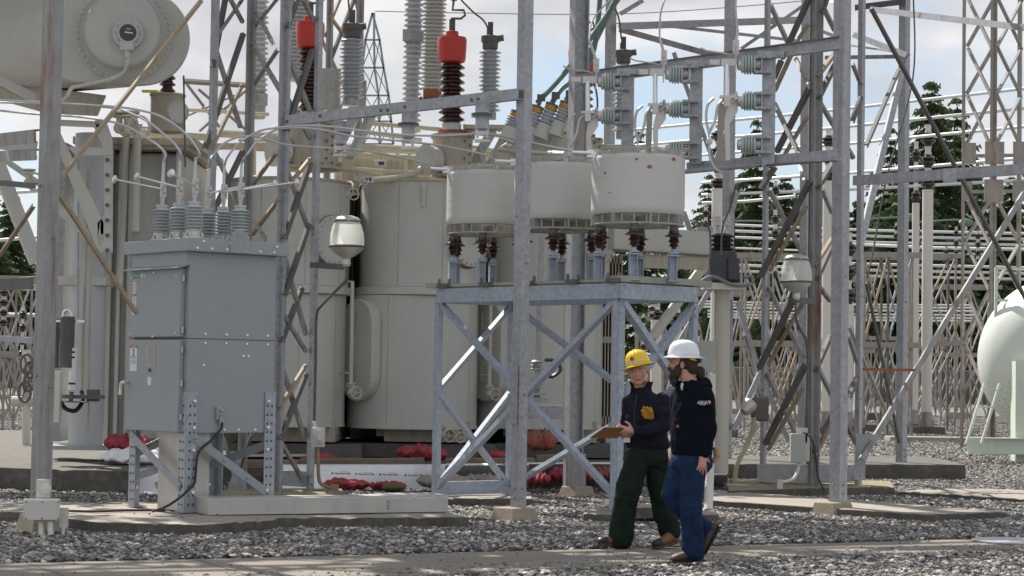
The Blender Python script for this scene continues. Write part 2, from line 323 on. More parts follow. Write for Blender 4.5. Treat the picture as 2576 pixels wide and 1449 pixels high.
def scatter(name, poly, dens, smin, smax, z=.0, seed=0, coll=None, tilt=1, label=None, kind='stuff', cat=None):
    b = MB(); k = len(poly); b.v = [V((x, y, z)) for x, y in poly]; b.f = [tuple(range(k))]
    me = bpy.data.meshes.new(name); me.from_pydata(b.v, [], b.f); o = bpy.data.objects.new(name, me); COL.objects.link(o)
    g = bpy.data.node_groups.new(name, 'GeometryNodeTree'); g.interface.new_socket('Geometry', in_out='INPUT', socket_type='NodeSocketGeometry'); g.interface.new_socket('Geometry', in_out='OUTPUT', socket_type='NodeSocketGeometry')
    n = g.nodes; L = g.links.new; gi = n.new('NodeGroupInput'); go = n.new('NodeGroupOutput'); d = n.new('GeometryNodeDistributePointsOnFaces'); d.inputs['Density'].default_value = dens; d.inputs['Seed'].default_value = seed
    ci = n.new('GeometryNodeCollectionInfo'); ci.inputs[0].default_value = coll or stc; ci.inputs[1].default_value = True; ci.inputs[2].default_value = True
    ip = n.new('GeometryNodeInstanceOnPoints'); ip.inputs['Pick Instance'].default_value = True
    rr = n.new('FunctionNodeRandomValue'); rr.data_type = 'FLOAT_VECTOR'; rr.inputs[0].default_value = (-.6*tilt, -.6*tilt, 0); rr.inputs[1].default_value = (.6*tilt, .6*tilt, 6.28)
    rs = n.new('FunctionNodeRandomValue'); rs.data_type = 'FLOAT'; rs.inputs[2].default_value = smin; rs.inputs[3].default_value = smax; rs.inputs['Seed'].default_value = 3
    sp = n.new('GeometryNodeSetPosition'); ro = n.new('FunctionNodeRandomValue'); ro.data_type = 'FLOAT_VECTOR'; ro.inputs[0].default_value = (0, 0, 0); ro.inputs[1].default_value = (0, 0, smax*.9)
    ro.inputs['Seed'].default_value = 9
    L(gi.outputs[0], d.inputs[0]); L(d.outputs[0], sp.inputs[0]); L(ro.outputs[0], sp.inputs['Offset']); L(sp.outputs[0], ip.inputs['Points']); L(ci.outputs[0], ip.inputs['Instance']); L(rr.outputs[0], ip.inputs['Rotation']); L(rs.outputs[1], ip.inputs['Scale']); L(ip.outputs[0], go.inputs[0])
    md = o.modifiers.new('scatter', 'NODES'); md.node_group = g
    return mark(o, label, cat, None, kind)
def gp(pts): return [tuple(G(u, v, 0).xy) for u, v in pts]
scatter('gravel', gp([(-40, 1475), (925, 1440), (1321, 1425), (2640, 1368), (2640, 1470), (2600, 1540), (-40, 1540)]), 1050, .008, .036, -.005, 1, label='dark angular gravel in front of the path', cat='gravel')
scatter('gravel', gp([(-40, 1420), (-40, 1290), (2640, 1225), (2640, 1352)]), 1100, .008, .036, -.005, 2, label='dark angular gravel between path and equipment pads', cat='gravel')
scatter('gravel', gp([(-60, 1290), (-60, 1215), (1290, 1218), (1290, 1258)]), 620, .012, .030, 0, 3, label='dark angular gravel around the left pads', cat='gravel')
scatter('gravel', gp([(1290, 1262), (1290, 1210), (2660, 1185), (2660, 1228)]), 620, .012, .030, 0, 4, label='dark angular gravel around the right pads', cat='gravel')
scatter('gravel', gp([(1800, 1186), (2680, 1186), (2680, 1050), (1800, 1040)]), 90, .016, .034, 0, 5, label='grey gravel of the yard beyond the right slab', cat='gravel')
scatter('gravel', gp([(-90, 1160), (90, 1160), (90, 1030), (-90, 1030)]), 120, .016, .034, 0, 6, label='grey gravel of the yard seen past the left post', cat='gravel')
scatter('loose_stones', [tuple(p.xy) for p in [G(u, v, .035) for u, v in ((-20, 1420), (1321, 1389), (2600, 1353), (2600, 1374), (1321, 1426), (900, 1446), (-20, 1480))]], 9, .004, .016, .036, 11, label='loose stones and grit spilled on the concrete path', cat='grit')
scatter('loose_stones', [tuple(p.xy) for p in [G(u, v, .13) for u, v in ((-20, 1286), (230, 1306), (500, 1313), (1100, 1296), (1100, 1284), (-20, 1266))]], 8, .004, .014, .13, 12, label='grit spilled on the cabinet pad', cat='grit')
# weeds
wdc = bpy.data.collections.new('weeds'); weed = mat('weed green', (.16, .26, .05), .8, 0, .3, 20)
for i in range(3):
    b = MB(); rnd = random.Random(i)
    for k in range(9):
        a = rnd.uniform(0, 6.28); l = rnd.uniform(.4, 1); d = V((math.cos(a)*.5, math.sin(a)*.5, 1)).normalized()*l; q = V((-math.sin(a), math.cos(a), 0))*.09
        b.add([V((0, 0, 0))-q, V((0, 0, 0))+q, d+q*.3, d-q*.3], [(0, 1, 2, 3)])
    me = bpy.data.meshes.new('weed'); me.from_pydata([tuple(v) for v in b.v], [], b.f); me.materials.append(weed); o = bpy.data.objects.new('weed', me); wdc.objects.link(o)
scatter('weeds', gp([(700, 1460), (1321, 1436), (1900, 1408), (2576, 1383), (2576, 1390), (1900, 1418), (1400, 1450)]), 70, .012, .038, .01, 5, wdc, .3, label='sprouting green weeds along the near edge of the path', cat='weeds')
scatter('weeds', gp([(-20, 1416), (-20, 1396), (1321, 1362), (2200, 1352), (2200, 1362), (1321, 1384)]), 14, .012, .035, .01, 6, wdc, .3, label='sparse weeds in gravel behind the path', cat='weeds')
scatter('weeds', gp([(1850, 1064), (1990, 1064), (1990, 1056), (1850, 1056)]), 10, .04, .08, .01, 8, wdc, .3, label='strip of weeds in the far gravel', cat='weeds')
# twigs
tw = mat('dry twig', (.13, .09, .06), .9)
for (u1, v1, u2, v2, lb) in ((198, 1266, 306, 1268, 'dry twig lying on the cabinet pad'), (2270, 1449, 2440, 1420, 'long dry twig on gravel at lower right'), (390, 1357, 455, 1345, 'forked dry twig on gravel below the pad')):
    a, c = G(u1, v1, .14 if 'pad' in lb and 'below' not in lb else .05), G(u2, v2, .14 if 'pad' in lb and 'below' not in lb else .05)
    pts = [a.lerp(c, t/6)+V((random.uniform(-.01, .01), random.uniform(-.04, .04), random.uniform(0, .012))) for t in range(7)]
    MB().tube(pts, .005, 5).tube([pts[3], pts[3]+V((.08, .05, .02))], .003, 4).build('twig', tw, None, lb, 'twig')
# fence
def fencemat():
    m = bpy.data.materials.new('chain link'); m.use_nodes = True; nt = m.node_tree; n = nt.nodes; b = n['Principled BSDF']; L = nt.links.new; b.inputs['Base Color'].default_value = (.22, .22, .21, 1); b.inputs['Metallic'].default_value = .3
    tc = n.new('ShaderNodeTexCoord'); mp = n.new('ShaderNodeMapping'); mp.inputs['Rotation'].default_value = (0, R(45), 0); w1 = n.new('ShaderNodeTexWave'); w2 = n.new('ShaderNodeTexWave'); w2.bands_direction = 'Z'
    for w_ in (w1, w2): w_.inputs['Scale'].default_value = 3.2
    L(tc.outputs['Object'], mp.inputs[0]); L(mp.outputs[0], w1.inputs[0]); L(mp.outputs[0], w2.inputs[0]); mx = n.new('ShaderNodeMath'); mx.operation = 'MAXIMUM'; L(w1.outputs['Fac'], mx.inputs[0]); L(w2.outputs['Fac'], mx.inputs[1])
    gt = n.new('ShaderNodeMath'); gt.operation = 'GREATER_THAN'; gt.inputs[1].default_value = .88; L(mx.outputs[0], gt.inputs[0]); L(gt.outputs[0], b.inputs['Alpha']); return m
t = thing('chain_link_fence', 'chain link fence with barbed wire far behind the yard', 'fence', (0, 145, 0))
b = MB(); b.box((0, 145, 1.25), (190, .012, 2.3)); b.build('mesh_panel', fencemat(), t)
b = MB(); b.tube([(-95, 145, 2.4), (95, 145, 2.4)], .03, 6); b.build('top_rail', galv, t)
b = MB()
for k in (2.55, 2.7): b.tube([(-95, 144.95, k), (95, 144.95, k)], .012, 4)
b.build('barbed_wire', galvd, t)
for i in range(-14, 17):
    x = i*3.0; b = MB(); b.cyl((x, 144.95, 0), (x, 144.95, 2.75), .045, n=8); b.build('post', galv, t)
# trees
def leafmat(name, c1, c2):
    m = bpy.data.materials.new(name); m.use_nodes = True; nt = m.node_tree; n = nt.nodes; b = n['Principled BSDF']; L = nt.links.new; b.inputs['Roughness'].default_value = .75
    g = n.new('ShaderNodeNewGeometry'); mx = n.new('ShaderNodeMixRGB'); mx.inputs[1].default_value = (*c1, 1); mx.inputs[2].default_value = (*c2, 1); L(g.outputs['Random Per Island'], mx.inputs[0]); L(mx.outputs[0], b.inputs['Base Color'])
    return m
lf = leafmat('conifer needles', (.045, .075, .035), (.15, .21, .085)); bark = mat('bark', (.09, .065, .05), .95, 0, .3, 3)
def conifer(seed, H, r, loose, n):
    rnd = random.Random(seed); b = MB(); t = MB(); t.tube([(0, 0, 0), (.1, 0, H*.5), (0, 0, H*.98)], [.35, .22, .03], 8)
    for i in range(n):
        h = rnd.random()**.85; z = H*(.04+.95*h); z = round(z/.85)*.85+rnd.uniform(-.1, .1); rad = r*(1-h)**.75*rnd.uniform(.55, 1.08)+.25; a = rnd.uniform(0, 6.28)
        lump = .75+.35*NZ.noise(V((math.cos(a)*1.2, math.sin(a)*1.2, z*.45+seed*3))); rad *= lump*1.15
        d = V((math.cos(a), math.sin(a), 0)); base = V((0, 0, z+rad*.12)); tip = V((0, 0, z-rad*.28))+d*rad
        t.tube([base, base.lerp(tip, .9)], [.035, .01], 3, False)
        q = V((-d.y, d.x, 0)); m_ = int(5+rad*loose)
        for k in range(m_):
            f = rnd.uniform(.15, 1.02); p = base.lerp(tip, f)+V((rnd.gauss(0, .12), rnd.gauss(0, .12), rnd.gauss(-.05, .1))); w_ = (.55*(1.1-f)+.12)*min(1, rad*.5)
            for s_ in (-1, 1):
                e = p+q*s_*w_*rnd.uniform(.6, 1.3)+d*rnd.uniform(0, .25)+V((0, 0, -rnd.uniform(.08, .35))); wv = d*rnd.uniform(.05, .13)+V((0, 0, .05))
                b.add([p-wv, p+wv, e+wv*.4, e-wv*.4], [(0, 1, 2, 3)])
    return b, t
protos = []
def tree_thing(u, vtop, Y, k, label):
    g = G(u, 1000, 0); x = P(u, vtop, Y).x; H = P(u, vtop, Y).z; Hp = PH[k]; s = H/Hp
    m = M.Translation((x, Y, 0)) @ M.Rotation(random.uniform(0, 6), 4, 'Z') @ M.Scale(s, 4)
    if k not in PT:
        cb, tb = conifer(k, Hp, PR[k], PL[k], PN[k]); t = thing('conifer_tree', label, 'tree', mtx=m, group='conifers behind the yard'); cb.build('crown', lf, t, local=True); tb.build('trunk', bark, t, local=True); PT[k] = t
    else: copy_tree(PT[k], m, None, label)
PH = {1: 24, 2: 24, 3: 18}; PR = {1: 8.5, 2: 6.8, 3: 8.5}; PL = {1: 4.5, 2: 3.5, 3: 6}; PN = {1: 700, 2: 520, 3: 720}; PT = {}
for u, vt, Y, k, lb in ((2345, 205, 165, 1, 'tallest conifer, its pointed top above the white bus pipes'), (2408, 245, 172, 2, 'slender conifer just right of the tallest one'), (2240, 320, 175, 2, 'conifer left of the tallest one, behind the right post'),
    (2290, 395, 160, 3, 'broad dark conifer behind the lone white insulator column'), (2450, 420, 178, 1, 'wide conifer behind the right-hand lattice masts'), (2510, 520, 168, 3, 'lower conifer near the green tank'), (1975, 440, 170, 1, 'dark conifer behind the right lattice mast'),
    (1905, 300, 180, 2, 'narrow conifer seen between the disconnect switches'), (1850, 560, 165, 3, 'dense low conifer behind the black potential device'), (1783, 500, 178, 2, 'thin conifer right of the white coil drums'), (2060, 480, 176, 3, 'conifer hidden behind the lattice mast legs'),
    (2150, 560, 162, 1, 'dense conifer behind the pale right post'), (1612, 330, 190, 2, 'small conifer tip above the coil drums'), (2570, 620, 160, 3, 'conifer at the right edge behind the green tank'), (1700, 640, 170, 3, 'conifer low behind the steel stand'),
    (28, 470, 170, 1, 'conifer seen past the left steel post'), (-20, 560, 165, 3, 'dark conifer cut by the left edge'), (70, 640, 172, 3, 'conifer behind the rusty braces at left'), (1960, 620, 155, 3, 'dark conifer low behind the tubular buses'), (2400, 600, 155, 3, 'dark conifer low behind the lattice racks'), (2120, 600, 158, 3, 'bushy conifer directly behind the pale post base'), (2200, 560, 168, 3, 'bushy conifer left of the gantry column'), (1820, 640, 160, 3, 'bushy conifer behind the pedestal and shelf'), (2480, 610, 158, 3, 'bushy conifer behind the ladder'), (2010, 560, 168, 3, 'bushy conifer behind the right mast centre'), (1750, 680, 165, 3, 'low bushy conifer behind the control box'), (2320, 600, 170, 3, 'bushy conifer behind the pedestals'), (120, 700, 170, 3, 'low conifer past the left post')):
    tree_thing(u, vt, Y, k, lb)
for i_, u_ in enumerate(range(1745, 2640, 38)): tree_thing(u_, 430+random.Random(i_).uniform(-20, 190), 192+random.Random(i_+5).uniform(-6, 14), 1+i_ % 3, ('dark conifer in the rear row behind the yard, '+['first', 'second', 'third', 'fourth', 'fifth', 'sixth', 'seventh', 'eighth', 'ninth', 'tenth', 'eleventh', 'twelfth', 'thirteenth', 'fourteenth', 'fifteenth', 'sixteenth', 'seventeenth', 'eighteenth', 'nineteenth', 'twentieth', 'twenty-first', 'twenty-second', 'twenty-third', 'last'][i_]+' from the left'))
# ================= steel =================
def mem(t, name, u1, v1, Z1, u2, v2, Z2, px, m, ang=45, kind='L', th=.009, bolts=0):
    a, b_ = P(u1, v1, Z1), P(u2, v2, Z2); w_ = px*S((Z1+Z2)/2); b = MB()
    if kind == 'L': b.lbar(a, b_, w_/(1.38 if 20 < abs(ang) < 70 else 1.0), th, ang)
    elif kind == 'flat': b.beam(a, b_, w_, .02, .01, 'B')
    elif kind == 'tube': b.tube([a, b_], w_/2, 12)
    else: b.beam(a, b_, w_, w_*.6, .01, kind)
    if bolts:
        ax = (b_-a).normalized()
        for e, s_ in ((a, 1), (b_, -1)):
            for k in range(bolts): b.bolt(e+ax*s_*(.05+.07*k)+V((0, -.012, -.0)), (0, -1, 0), .016)
    return b.build(name, m, t)
def vpost(t, u, v, Z, ztop, px, m, zb=0, off=(0, 0), two=False, name='leg'):
    p = P(u, v, Z); b = MB(); w_ = px*S(Z)/1.414; b.lbar((p.x, p.y, zb), (p.x, p.y, ztop), w_, .012, 45)
    if two: b.lbar((p.x+.004, p.y+.03, zb), (p.x+.004, p.y+.03, ztop), w_*.8, .012, -135)
    for dx, dz in ((-.3, .1), (.3, .1), (-.3, .2), (.3, .2), (.35, 1.2), (-.35, 1.3), (.35, 2.6), (-.4, 3.1)):
        b.bolt((p.x+dx*w_*1.3, p.y+abs(dx)*w_*1.3-.004, zb+dz), (-.7 if dx < 0 else .7, -.7, 0), .016)
    o = b.build(name, m, t); return o, p
# --- left post P1 with its braces (one leg of a mast cut by the frame) ---
Zp = pr1.y
t = thing('steel_post', 'blue-grey steel angle post with rusty edges at far left, on a tan pier', 'steel post', (pr1.x, pr1.y, h1))
x1 = P(97, 1240, Zp-.1)
vpost(t, 97, 1240, Zp-.1, 9.5, 54, galvr, h1, name='column')
for a in ((507, -2, Zp+.9, 137, 466, Zp, 13, tansteel), (136, 472, Zp+.03, 345, 792, Zp+1.1, 13, tansteel), (-6, 646, Zp+.9, 80, 520, Zp+.05, 13, tansteel), (-6, 336, Zp+1.3, 88, 325, Zp+.3, 34, galvr), (-6, 380, Zp+2.0, 90, 374, Zp+.4, 28, galvr), (-6, 453, Zp+.9, 88, 461, Zp+.2, 14, galvd), (-6, 702, Zp+1.2, 80, 697, Zp+.3, 30, galvd), (-6, 845, Zp+1.2, 80, 850, Zp+.3, 14, galv)):
    mem(t, 'brace', *a[:6], a[6], a[7], 45 if a[6] < 14 else 10)
# --- centre post P2, right post P3 ---
t2 = thing('steel_post', 'slim blue-grey centre post standing on a tan pier, left of the men', 'steel post', (pr2.x, pr2.y, h2))
vpost(t2, 1304, 1240, pr2.y-.05, 9.5, 40, galv, h2, name='column')
b = MB(); p = P(1305, 905, pr2.y-.1)
for s_, dd in ((-1, (-.7, -.7, 0)), (1, (.7, -.7, 0))):
    m_ = M.Translation((p.x+s_*.045, pr2.y-.05+.038, 1.35)) @ M.Rotation(R(45*s_), 4, 'Z'); b.box(None, (.105, .012, .62), m=m_)
    for k in range(4): b.bolt((p.x+s_*.045, pr2.y-.012, 1.12+k*.15), dd, .014)
b.build('splice_plate', galv, t2)
t3 = thing('steel_post', 'broad pale post with rust seam on a tan pier at right', 'steel post', (pr3.x, pr3.y, h3))
galvp = mat('pale galvanised', (.40, .41, .44), .55, .25, .16, 12, .35, .22, .1, (.26, .19, .1), zs=.06, spangle=22)
vpost(t3, 2112, 1240, pr3.y-.05, 9.5, 45, galvp, h3, name='column')
Z2, Z3 = pr2.y-.05, pr3.y-.05
# --- broad column 6 behind coils ---
t6 = thing('steel_column', 'broad dark weathered column rising behind the white coil drums', 'steel column', (pr4.x, pr4.y, h4))
p6 = P(1448, 1225, pr4.y); b = MB(); b.beam((p6.x, p6.y, h4), (p6.x, p6.y, 9.5), .2, .2, .014, 'I', up=(1, .35, 0)); b.build('column', galv, t6)
b = MB(); b.box((p6.x, p6.y+.1, h4+.2), (.26, .26, .4)); b.build('base_sleeve', galvr, t6)
Z6 = pr4.y
# --- mast builder ---
def mast(name, label, cat, legs, braces, mats, group=None, ztop=9):
    ztop = 9 if list(legs.values())[0][2] < 34 else 13
    l0 = list(legs.values())[0]; c = P(l0[0], l0[1], l0[2]); t = thing(name, label, cat, (c.x, c.y, .15), group); LZ = {}
    for k, (u, v, Z, px, m, two) in legs.items(): vpost(t, u, v, Z, ztop, px, mats[m], .12, two=two); LZ[k] = Z
    for br in braces:
        u1, v1, k1, u2, v2, k2, px, m = br; e = -.05 if m in 'dt' else .04
        mem(t, 'brace', u1, v1, LZ[k1]+e, u2, v2, LZ[k2]+e, px*1.22, mats[m], 45, bolts=1)
    return t
MM = dict(g=galv, r=galvr, d=galvd, t=tansteel, p=galvp, k=rack, o=rustp)
tw2 = mast('lattice_mast', 'rusty four-legged lattice mast rising behind and beside the grey cabinet', 'lattice mast',
    dict(L=(514, 1225, 25.1, 22, 'g', False), F=(694, 1225, 24.4, 30, 'g', True), Rr=(779, 1225, 24.9, 20, 'g', False), B=(607, 1225, 25.6, 25, 'r', True)),
    [(566, -6, 'B', 534, 165, 'L', 13, 'd'), (611, 81, 'B', 514, 371, 'L', 13, 'd'), (536, 106, 'L', 605, 323, 'B', 11, 'r'), (538, 100, 'L', 610, -4, 'B', 8, 'r'), (578, -4, 'L', 612, 60, 'B', 10, 'r'), (532, 372, 'L', 610, 210, 'B', 9, 't'), (524, 350, 'L', 606, 520, 'B', 10, 'r'), (522, 560, 'L', 612, 375, 'B', 13, 'd'),
     (632, 105, 'B', 703, 225, 'F', 11, 'r'), (638, 64, 'B', 693, -4, 'F', 10, 'r'), (636, 212, 'B', 694, 127, 'F', 10, 'r'), (642, 25, 'B', 686, 108, 'F', 9, 'r'),
     (723, 64, 'F', 749, -6, 'Rr', 12, 'd'), (720, 326, 'F', 787, 121, 'Rr', 14, 'd'), (761, -6, 'F', 790, 56, 'Rr', 11, 'r'), (722, 136, 'F', 782, 285, 'Rr', 11, 'r'), (720, 243, 'F', 782, 352, 'Rr', 11, 'r'),
     (716, 477, 'F', 782, 395, 'Rr', 10, 't'), (714, 598, 'F', 780, 405, 'Rr', 14, 'd'), (718, 417, 'F', 777, 583, 'Rr', 10, 'r'), (632, 466, 'B', 690, 387, 'F', 10, 't'), (630, 592, 'B', 697, 503, 'F', 11, 't'), (626, 535, 'B', 668, 604, 'F', 9, 'r'),
     (708, 856, 'F', 760, 720, 'Rr', 13, 'd'), (716, 650, 'F', 770, 846, 'Rr', 11, 'r'), (716, 798, 'F', 771, 888, 'Rr', 10, 'r'), (704, 1022, 'F', 771, 915, 'Rr', 10, 't'), (704, 1103, 'F', 771, 937, 'Rr', 13, 'd'), (705, 914, 'F', 766, 1104, 'Rr', 11, 'r'),
     (715, 740, 'F', 778, 560, 'Rr', 13, 'd'), (702, 1106, 'F', 765, 1215, 'Rr', 10, 'r'), (560, 1100, 'B', 590, 1190, 'B', 9, 'r'), (630, 1095, 'F', 598, 1190, 'B', 9, 'r')], MM)
b = MB(); c = P(597, 1222, 25.5); b.rings([[V((c.x+dx, c.y, c.z+dz)) for dx, dz in ((-.16, -.18), (.16, -.18), (.07, .12), (.1, .42), (-.1, .42), (-.07, .12))], [V((c.x+dx, c.y+.015, c.z+dz)) for dx, dz in ((-.16, -.18), (.16, -.18), (.07, .12), (.1, .42), (-.1, .42), (-.07, .12))]])
for dx, dz in ((-.05, 0), (.05, 0), (-.05, .3), (.05, .3), (-.1, -.1), (.1, -.1)): b.bolt((c.x+dx, c.y, c.z+dz))
b.build('gusset_plate', galvp, tw2)
mem(tw2, 'base_beam', 700, 1202, 24.9, 783, 1207, 24.95, 38, galv, kind='C')
mem(tw2, 'strut', 620, 1146, 25, 775, 1145, 25, 6, cream, kind='flat')
tw5 = mast('lattice_mast', 'rusty four-legged lattice mast right of the men, behind the pale post', 'lattice mast',
    dict(L=(1920, 1200, 28.6, 16, 'g', False), F=(2048, 1215, 27.8, 29, 'r', True), Rr=(2160, 1215, 28.3, 19, 'p', False), B=(2040, 1195, 29.2, 22, 'd', False)),
    [(1941, 14, 'L', 1984, 107, 'B', 11, 'p'), (2037, -5, 'F', 1966, 151, 'L', 13, 'd'), (1967, 151, 'L', 1948, 196, 'L', 13, 'd'), (1989, 143, 'F', 1948, 233, 'L', 10, 't'), (2002, 143, 'L', 2036, 207, 'F', 10, 'r'), (2035, 226, 'F', 1953, 386, 'L', 14, 'd'), (2030, 296, 'F', 1973, 392, 'L', 9, 't'), (1947, 254, 'L', 2008, 379, 'F', 11, 'r'), (2033, 65, 'F', 2008, 102, 'L', 9, 't'),
     (2081, -4, 'F', 2068, 32, 'F', 12, 'd'), (2076, 22, 'F', 2104, 78, 'Rr', 12, 'r'), (2104, 130, 'Rr', 2060, 188, 'F', 11, 't'), (2104, 158, 'Rr', 2061, 245, 'F', 13, 'd'), (2057, 246, 'F', 2150, 400, 'Rr', 11, 'r'), (2149, 165, 'F', 2170, 216, 'Rr', 10, 'r'), (2169, 240, 'Rr', 2146, 302, 'F', 12, 'd'),
     (1951, 419, 'L', 1914, 475, 'L', 13, 'd'), (2038, 457, 'F', 1912, 699, 'L', 14, 'd'), (2028, 519, 'F', 1936, 684, 'L', 9, 't'), (1936, 476, 'L', 2022, 640, 'F', 11, 'r'), (2014, 412, 'L', 2027, 449, 'F', 10, 'r'), (2099, 406, 'Rr', 2060, 470, 'F', 13, 'd'), (2072, 480, 'F', 2097, 538, 'Rr', 11, 'g'), (2096, 597, 'Rr', 2053, 666, 'F', 11, 't'), (2096, 613, 'Rr', 2057, 700, 'F', 13, 'd'), (2053, 709, 'F', 2093, 760, 'Rr', 11, 'r'),
     (1999, 749, 'F', 1909, 931, 'L', 14, 'd'), (2023, 756, 'F', 1933, 920, 'L', 9, 't'), (1933, 720, 'L', 2022, 898, 'F', 11, 'r'), (2027, 919, 'F', 1924, 1122, 'L', 14, 'd'), (2020, 978, 'F', 1932, 1135, 'L', 9, 't'), (1928, 935, 'L', 2010, 1104, 'F', 11, 'r'), (2092, 842, 'Rr', 2054, 930, 'F', 13, 'd'), (2057, 922, 'F', 2160, 1125, 'Rr', 11, 'r'), (2140, 996, 'F', 2160, 944, 'Rr', 12, 'd'), (2138, 849, 'F', 2160, 915, 'Rr', 11, 'r'), (2050, 1150, 'F', 2150, 960, 'Rr', 10, 't'), (2045, 1135, 'F', 2128, 985, 'Rr', 12, 'd')], MM)
mem(tw5, 'base_beam', 1905, 1190, 28.4, 2165, 1190, 28.4, 42, galvp, kind='C')
b = MB(); c = P(2166, 1185, 28.2)
for q in ([(-.09, -.12), (.06, -.12), (.06, .12), (.22, .5), (-.06, .5), (-.09, .2)],): b.rings([[V((c.x+x, c.y+y_, c.z+z)) for x, z in q] for y_ in (0, .015)])
for dx, dz in ((-.02, 0), (.12, .43), (.02, .43), (0, .2), (0, -.05)): b.bolt((c.x+dx, c.y, c.z+dz), r=.02)
b.build('gusset_plate', galvp, tw5)
for a in ((2194, 22, 27.6, 2590, 768, 29.5, 12, galvd), (2165, 1150, 28, 2590, 455, 31.5, 13, galvr), (2140, 826, 28.3, 2260, 1104, 31, 10, galv), (2182, 716, 28.3, 2264, 1116, 31, 9, galvd), (2266, 172, 33, 2160, 610, 28.5, 15, galvp), (2264, 172, 32.6, 2182, 364, 28.4, 12, galvd)):
    mem(tw5, 'brace', *a[:6], a[6], a[7], 45 if a[6] < 13 else 5)
mem(tw5, 'strut', 2173, 929, 28.2, 2302, 931, 28.6, 7, rustp, kind='flat')
# --- horizontal beams between posts ---
t = thing('steel_beam', 'bluish channel beam sloping up to the centre post, three insulators below', 'steel beam', P(1000, 270, 22.8))
mem(t, 'channel', 718, 303, 24.3, 1303, 236, Z2-.06, 27, galv, kind='C'); b = MB()
for u, v, Z in ((722, 306, 24.3), (805, 292, 23.8), (958, 278, 23.1), (975, 277, 23.0), (1186, 252, 21.8), (1203, 250, 21.75), (1018, 269, 22.7)): b.bolt(P(u, v, Z-.02), r=.022)
b.build('bolt_set', galvd, t)
t = thing('steel_beam', 'grey channel beam at right edge above the lattice racks, joined to the pale post', 'steel beam', P(2300, 440, 22.5))
mem(t, 'channel', 2145, 454, Z3-.06, 2600, 423, 21.4, 26, galvp, kind='C')
b = MB()
for u in (2390, 2590): q = P(u, 441-(u-2390)*.07, 22-(u-2390)*.002-.02); b.box(q, (.15, .012, .15), -.6)
b.build('splice_plate', galv, t)
t = thing('switch_beam', 'upper dark channel beam carrying the three disconnect switches', 'steel beam', P(1800, 150, 24.3))
mem(t, 'channel', 1452, 198, 25.6, 2110, 107, 22.95, 30, galv, kind='C')
mem(t, 'top_flange', 1447, 184, 25.55, 2110, 92, 22.9, 4, galvd, kind='flat')
t = thing('switch_beam', 'lower channel beam with dark patina, ending at the pale post', 'steel beam', P(1900, 410, 24.3))
mem(t, 'channel', 1727, 422, 24.4, 2105, 389, 22.95, 27, galv, kind='C')
t = thing('torque_pipe', 'round galvanised operating pipe under the lower switch beam', 'pipe', P(1860, 423, 24))
mem(t, 'pipe', 1724, 432, 24.2, 1896, 416, 23.5, 12, galv, kind='tube'); mem(t, 'shaft', 1896, 418, 23.6, 2104, 404, 23, 5, galvd, kind='tube')
# --- far frame columns with overhead girders ---
t = thing('gantry_frame', 'pale blue gantry frame of columns and girders behind the disconnect switches', 'gantry', P(1830, 1150, 33.5))
for u, v, Z, px, m_ in ((1530, 600, 32.6, 28, galv), (1827, 1148, 34, 31, galv), (2024, 1170, 34.5, 33, galv), (2270, 1158, 33.5, 29, galv)):
    vpost(t, u, v, Z, 11, px, m_, .25, name='column')
for a in ((1556, 57, 32.5, 2030, 41, 34.3, 18, galvp), (1560, 66, 32.6, 1808, 135, 33.5, 15, galvr), (1672, 60, 33, 2013, 99, 34.4, 8, galvp), (1862, 119, 34.2, 2016, 12, 34.4, 9, galv), (1558, 30, 32.6, 1615, -4, 32.9, 11, galvp), (2150, 12, 34, 2275, -4, 33.4, 15, galvd), (2190, 16, 33, 2600, 64, 30, 16, galvp), (2150, 80, 34.3, 2284, 132, 33.4, 15, galvp), (2075, 140, 34.4, 2282, 137, 33.5, 10, galvr), (2140, 112, 34.4, 2240, 126, 33.6, 5, galvp), (2070, 75, 34.4, 2104, 88, 34, 9, galvp), (2060, 1, 34, 2110, 1, 33, 9, galvr),
          (1796, 400, 33.6, 1835, 300, 34, 9, galv), (1800, 405, 33.5, 1700, 130, 33, 11, galv), (1725, 530, 33.2, 1790, 700, 33.6, 14, galv), (1850, 480, 34, 1790, 690, 33.6, 12, galv), (1785, 720, 33.6, 1680, 900, 33.2, 12, galv), (1850, 760, 34, 1925, 1000, 34.2, 12, galv), (1880, 840, 34.1, 1990, 1110, 34.5, 12, galv), (1840, 1080, 34, 1925, 900, 34.1, 12, galv)):
    mem(t, 'brace', *a[:6], a[6], a[7], 5)
b = MB(); b.box(P(1773, 602, 33.3), (.26, .02, .4))
for du in (-10, 10):
    for dv in (-20, 20): b.bolt(P(1773+du, 602+dv, 33.28), r=.03)
b.build('gusset_plate', galv, t)
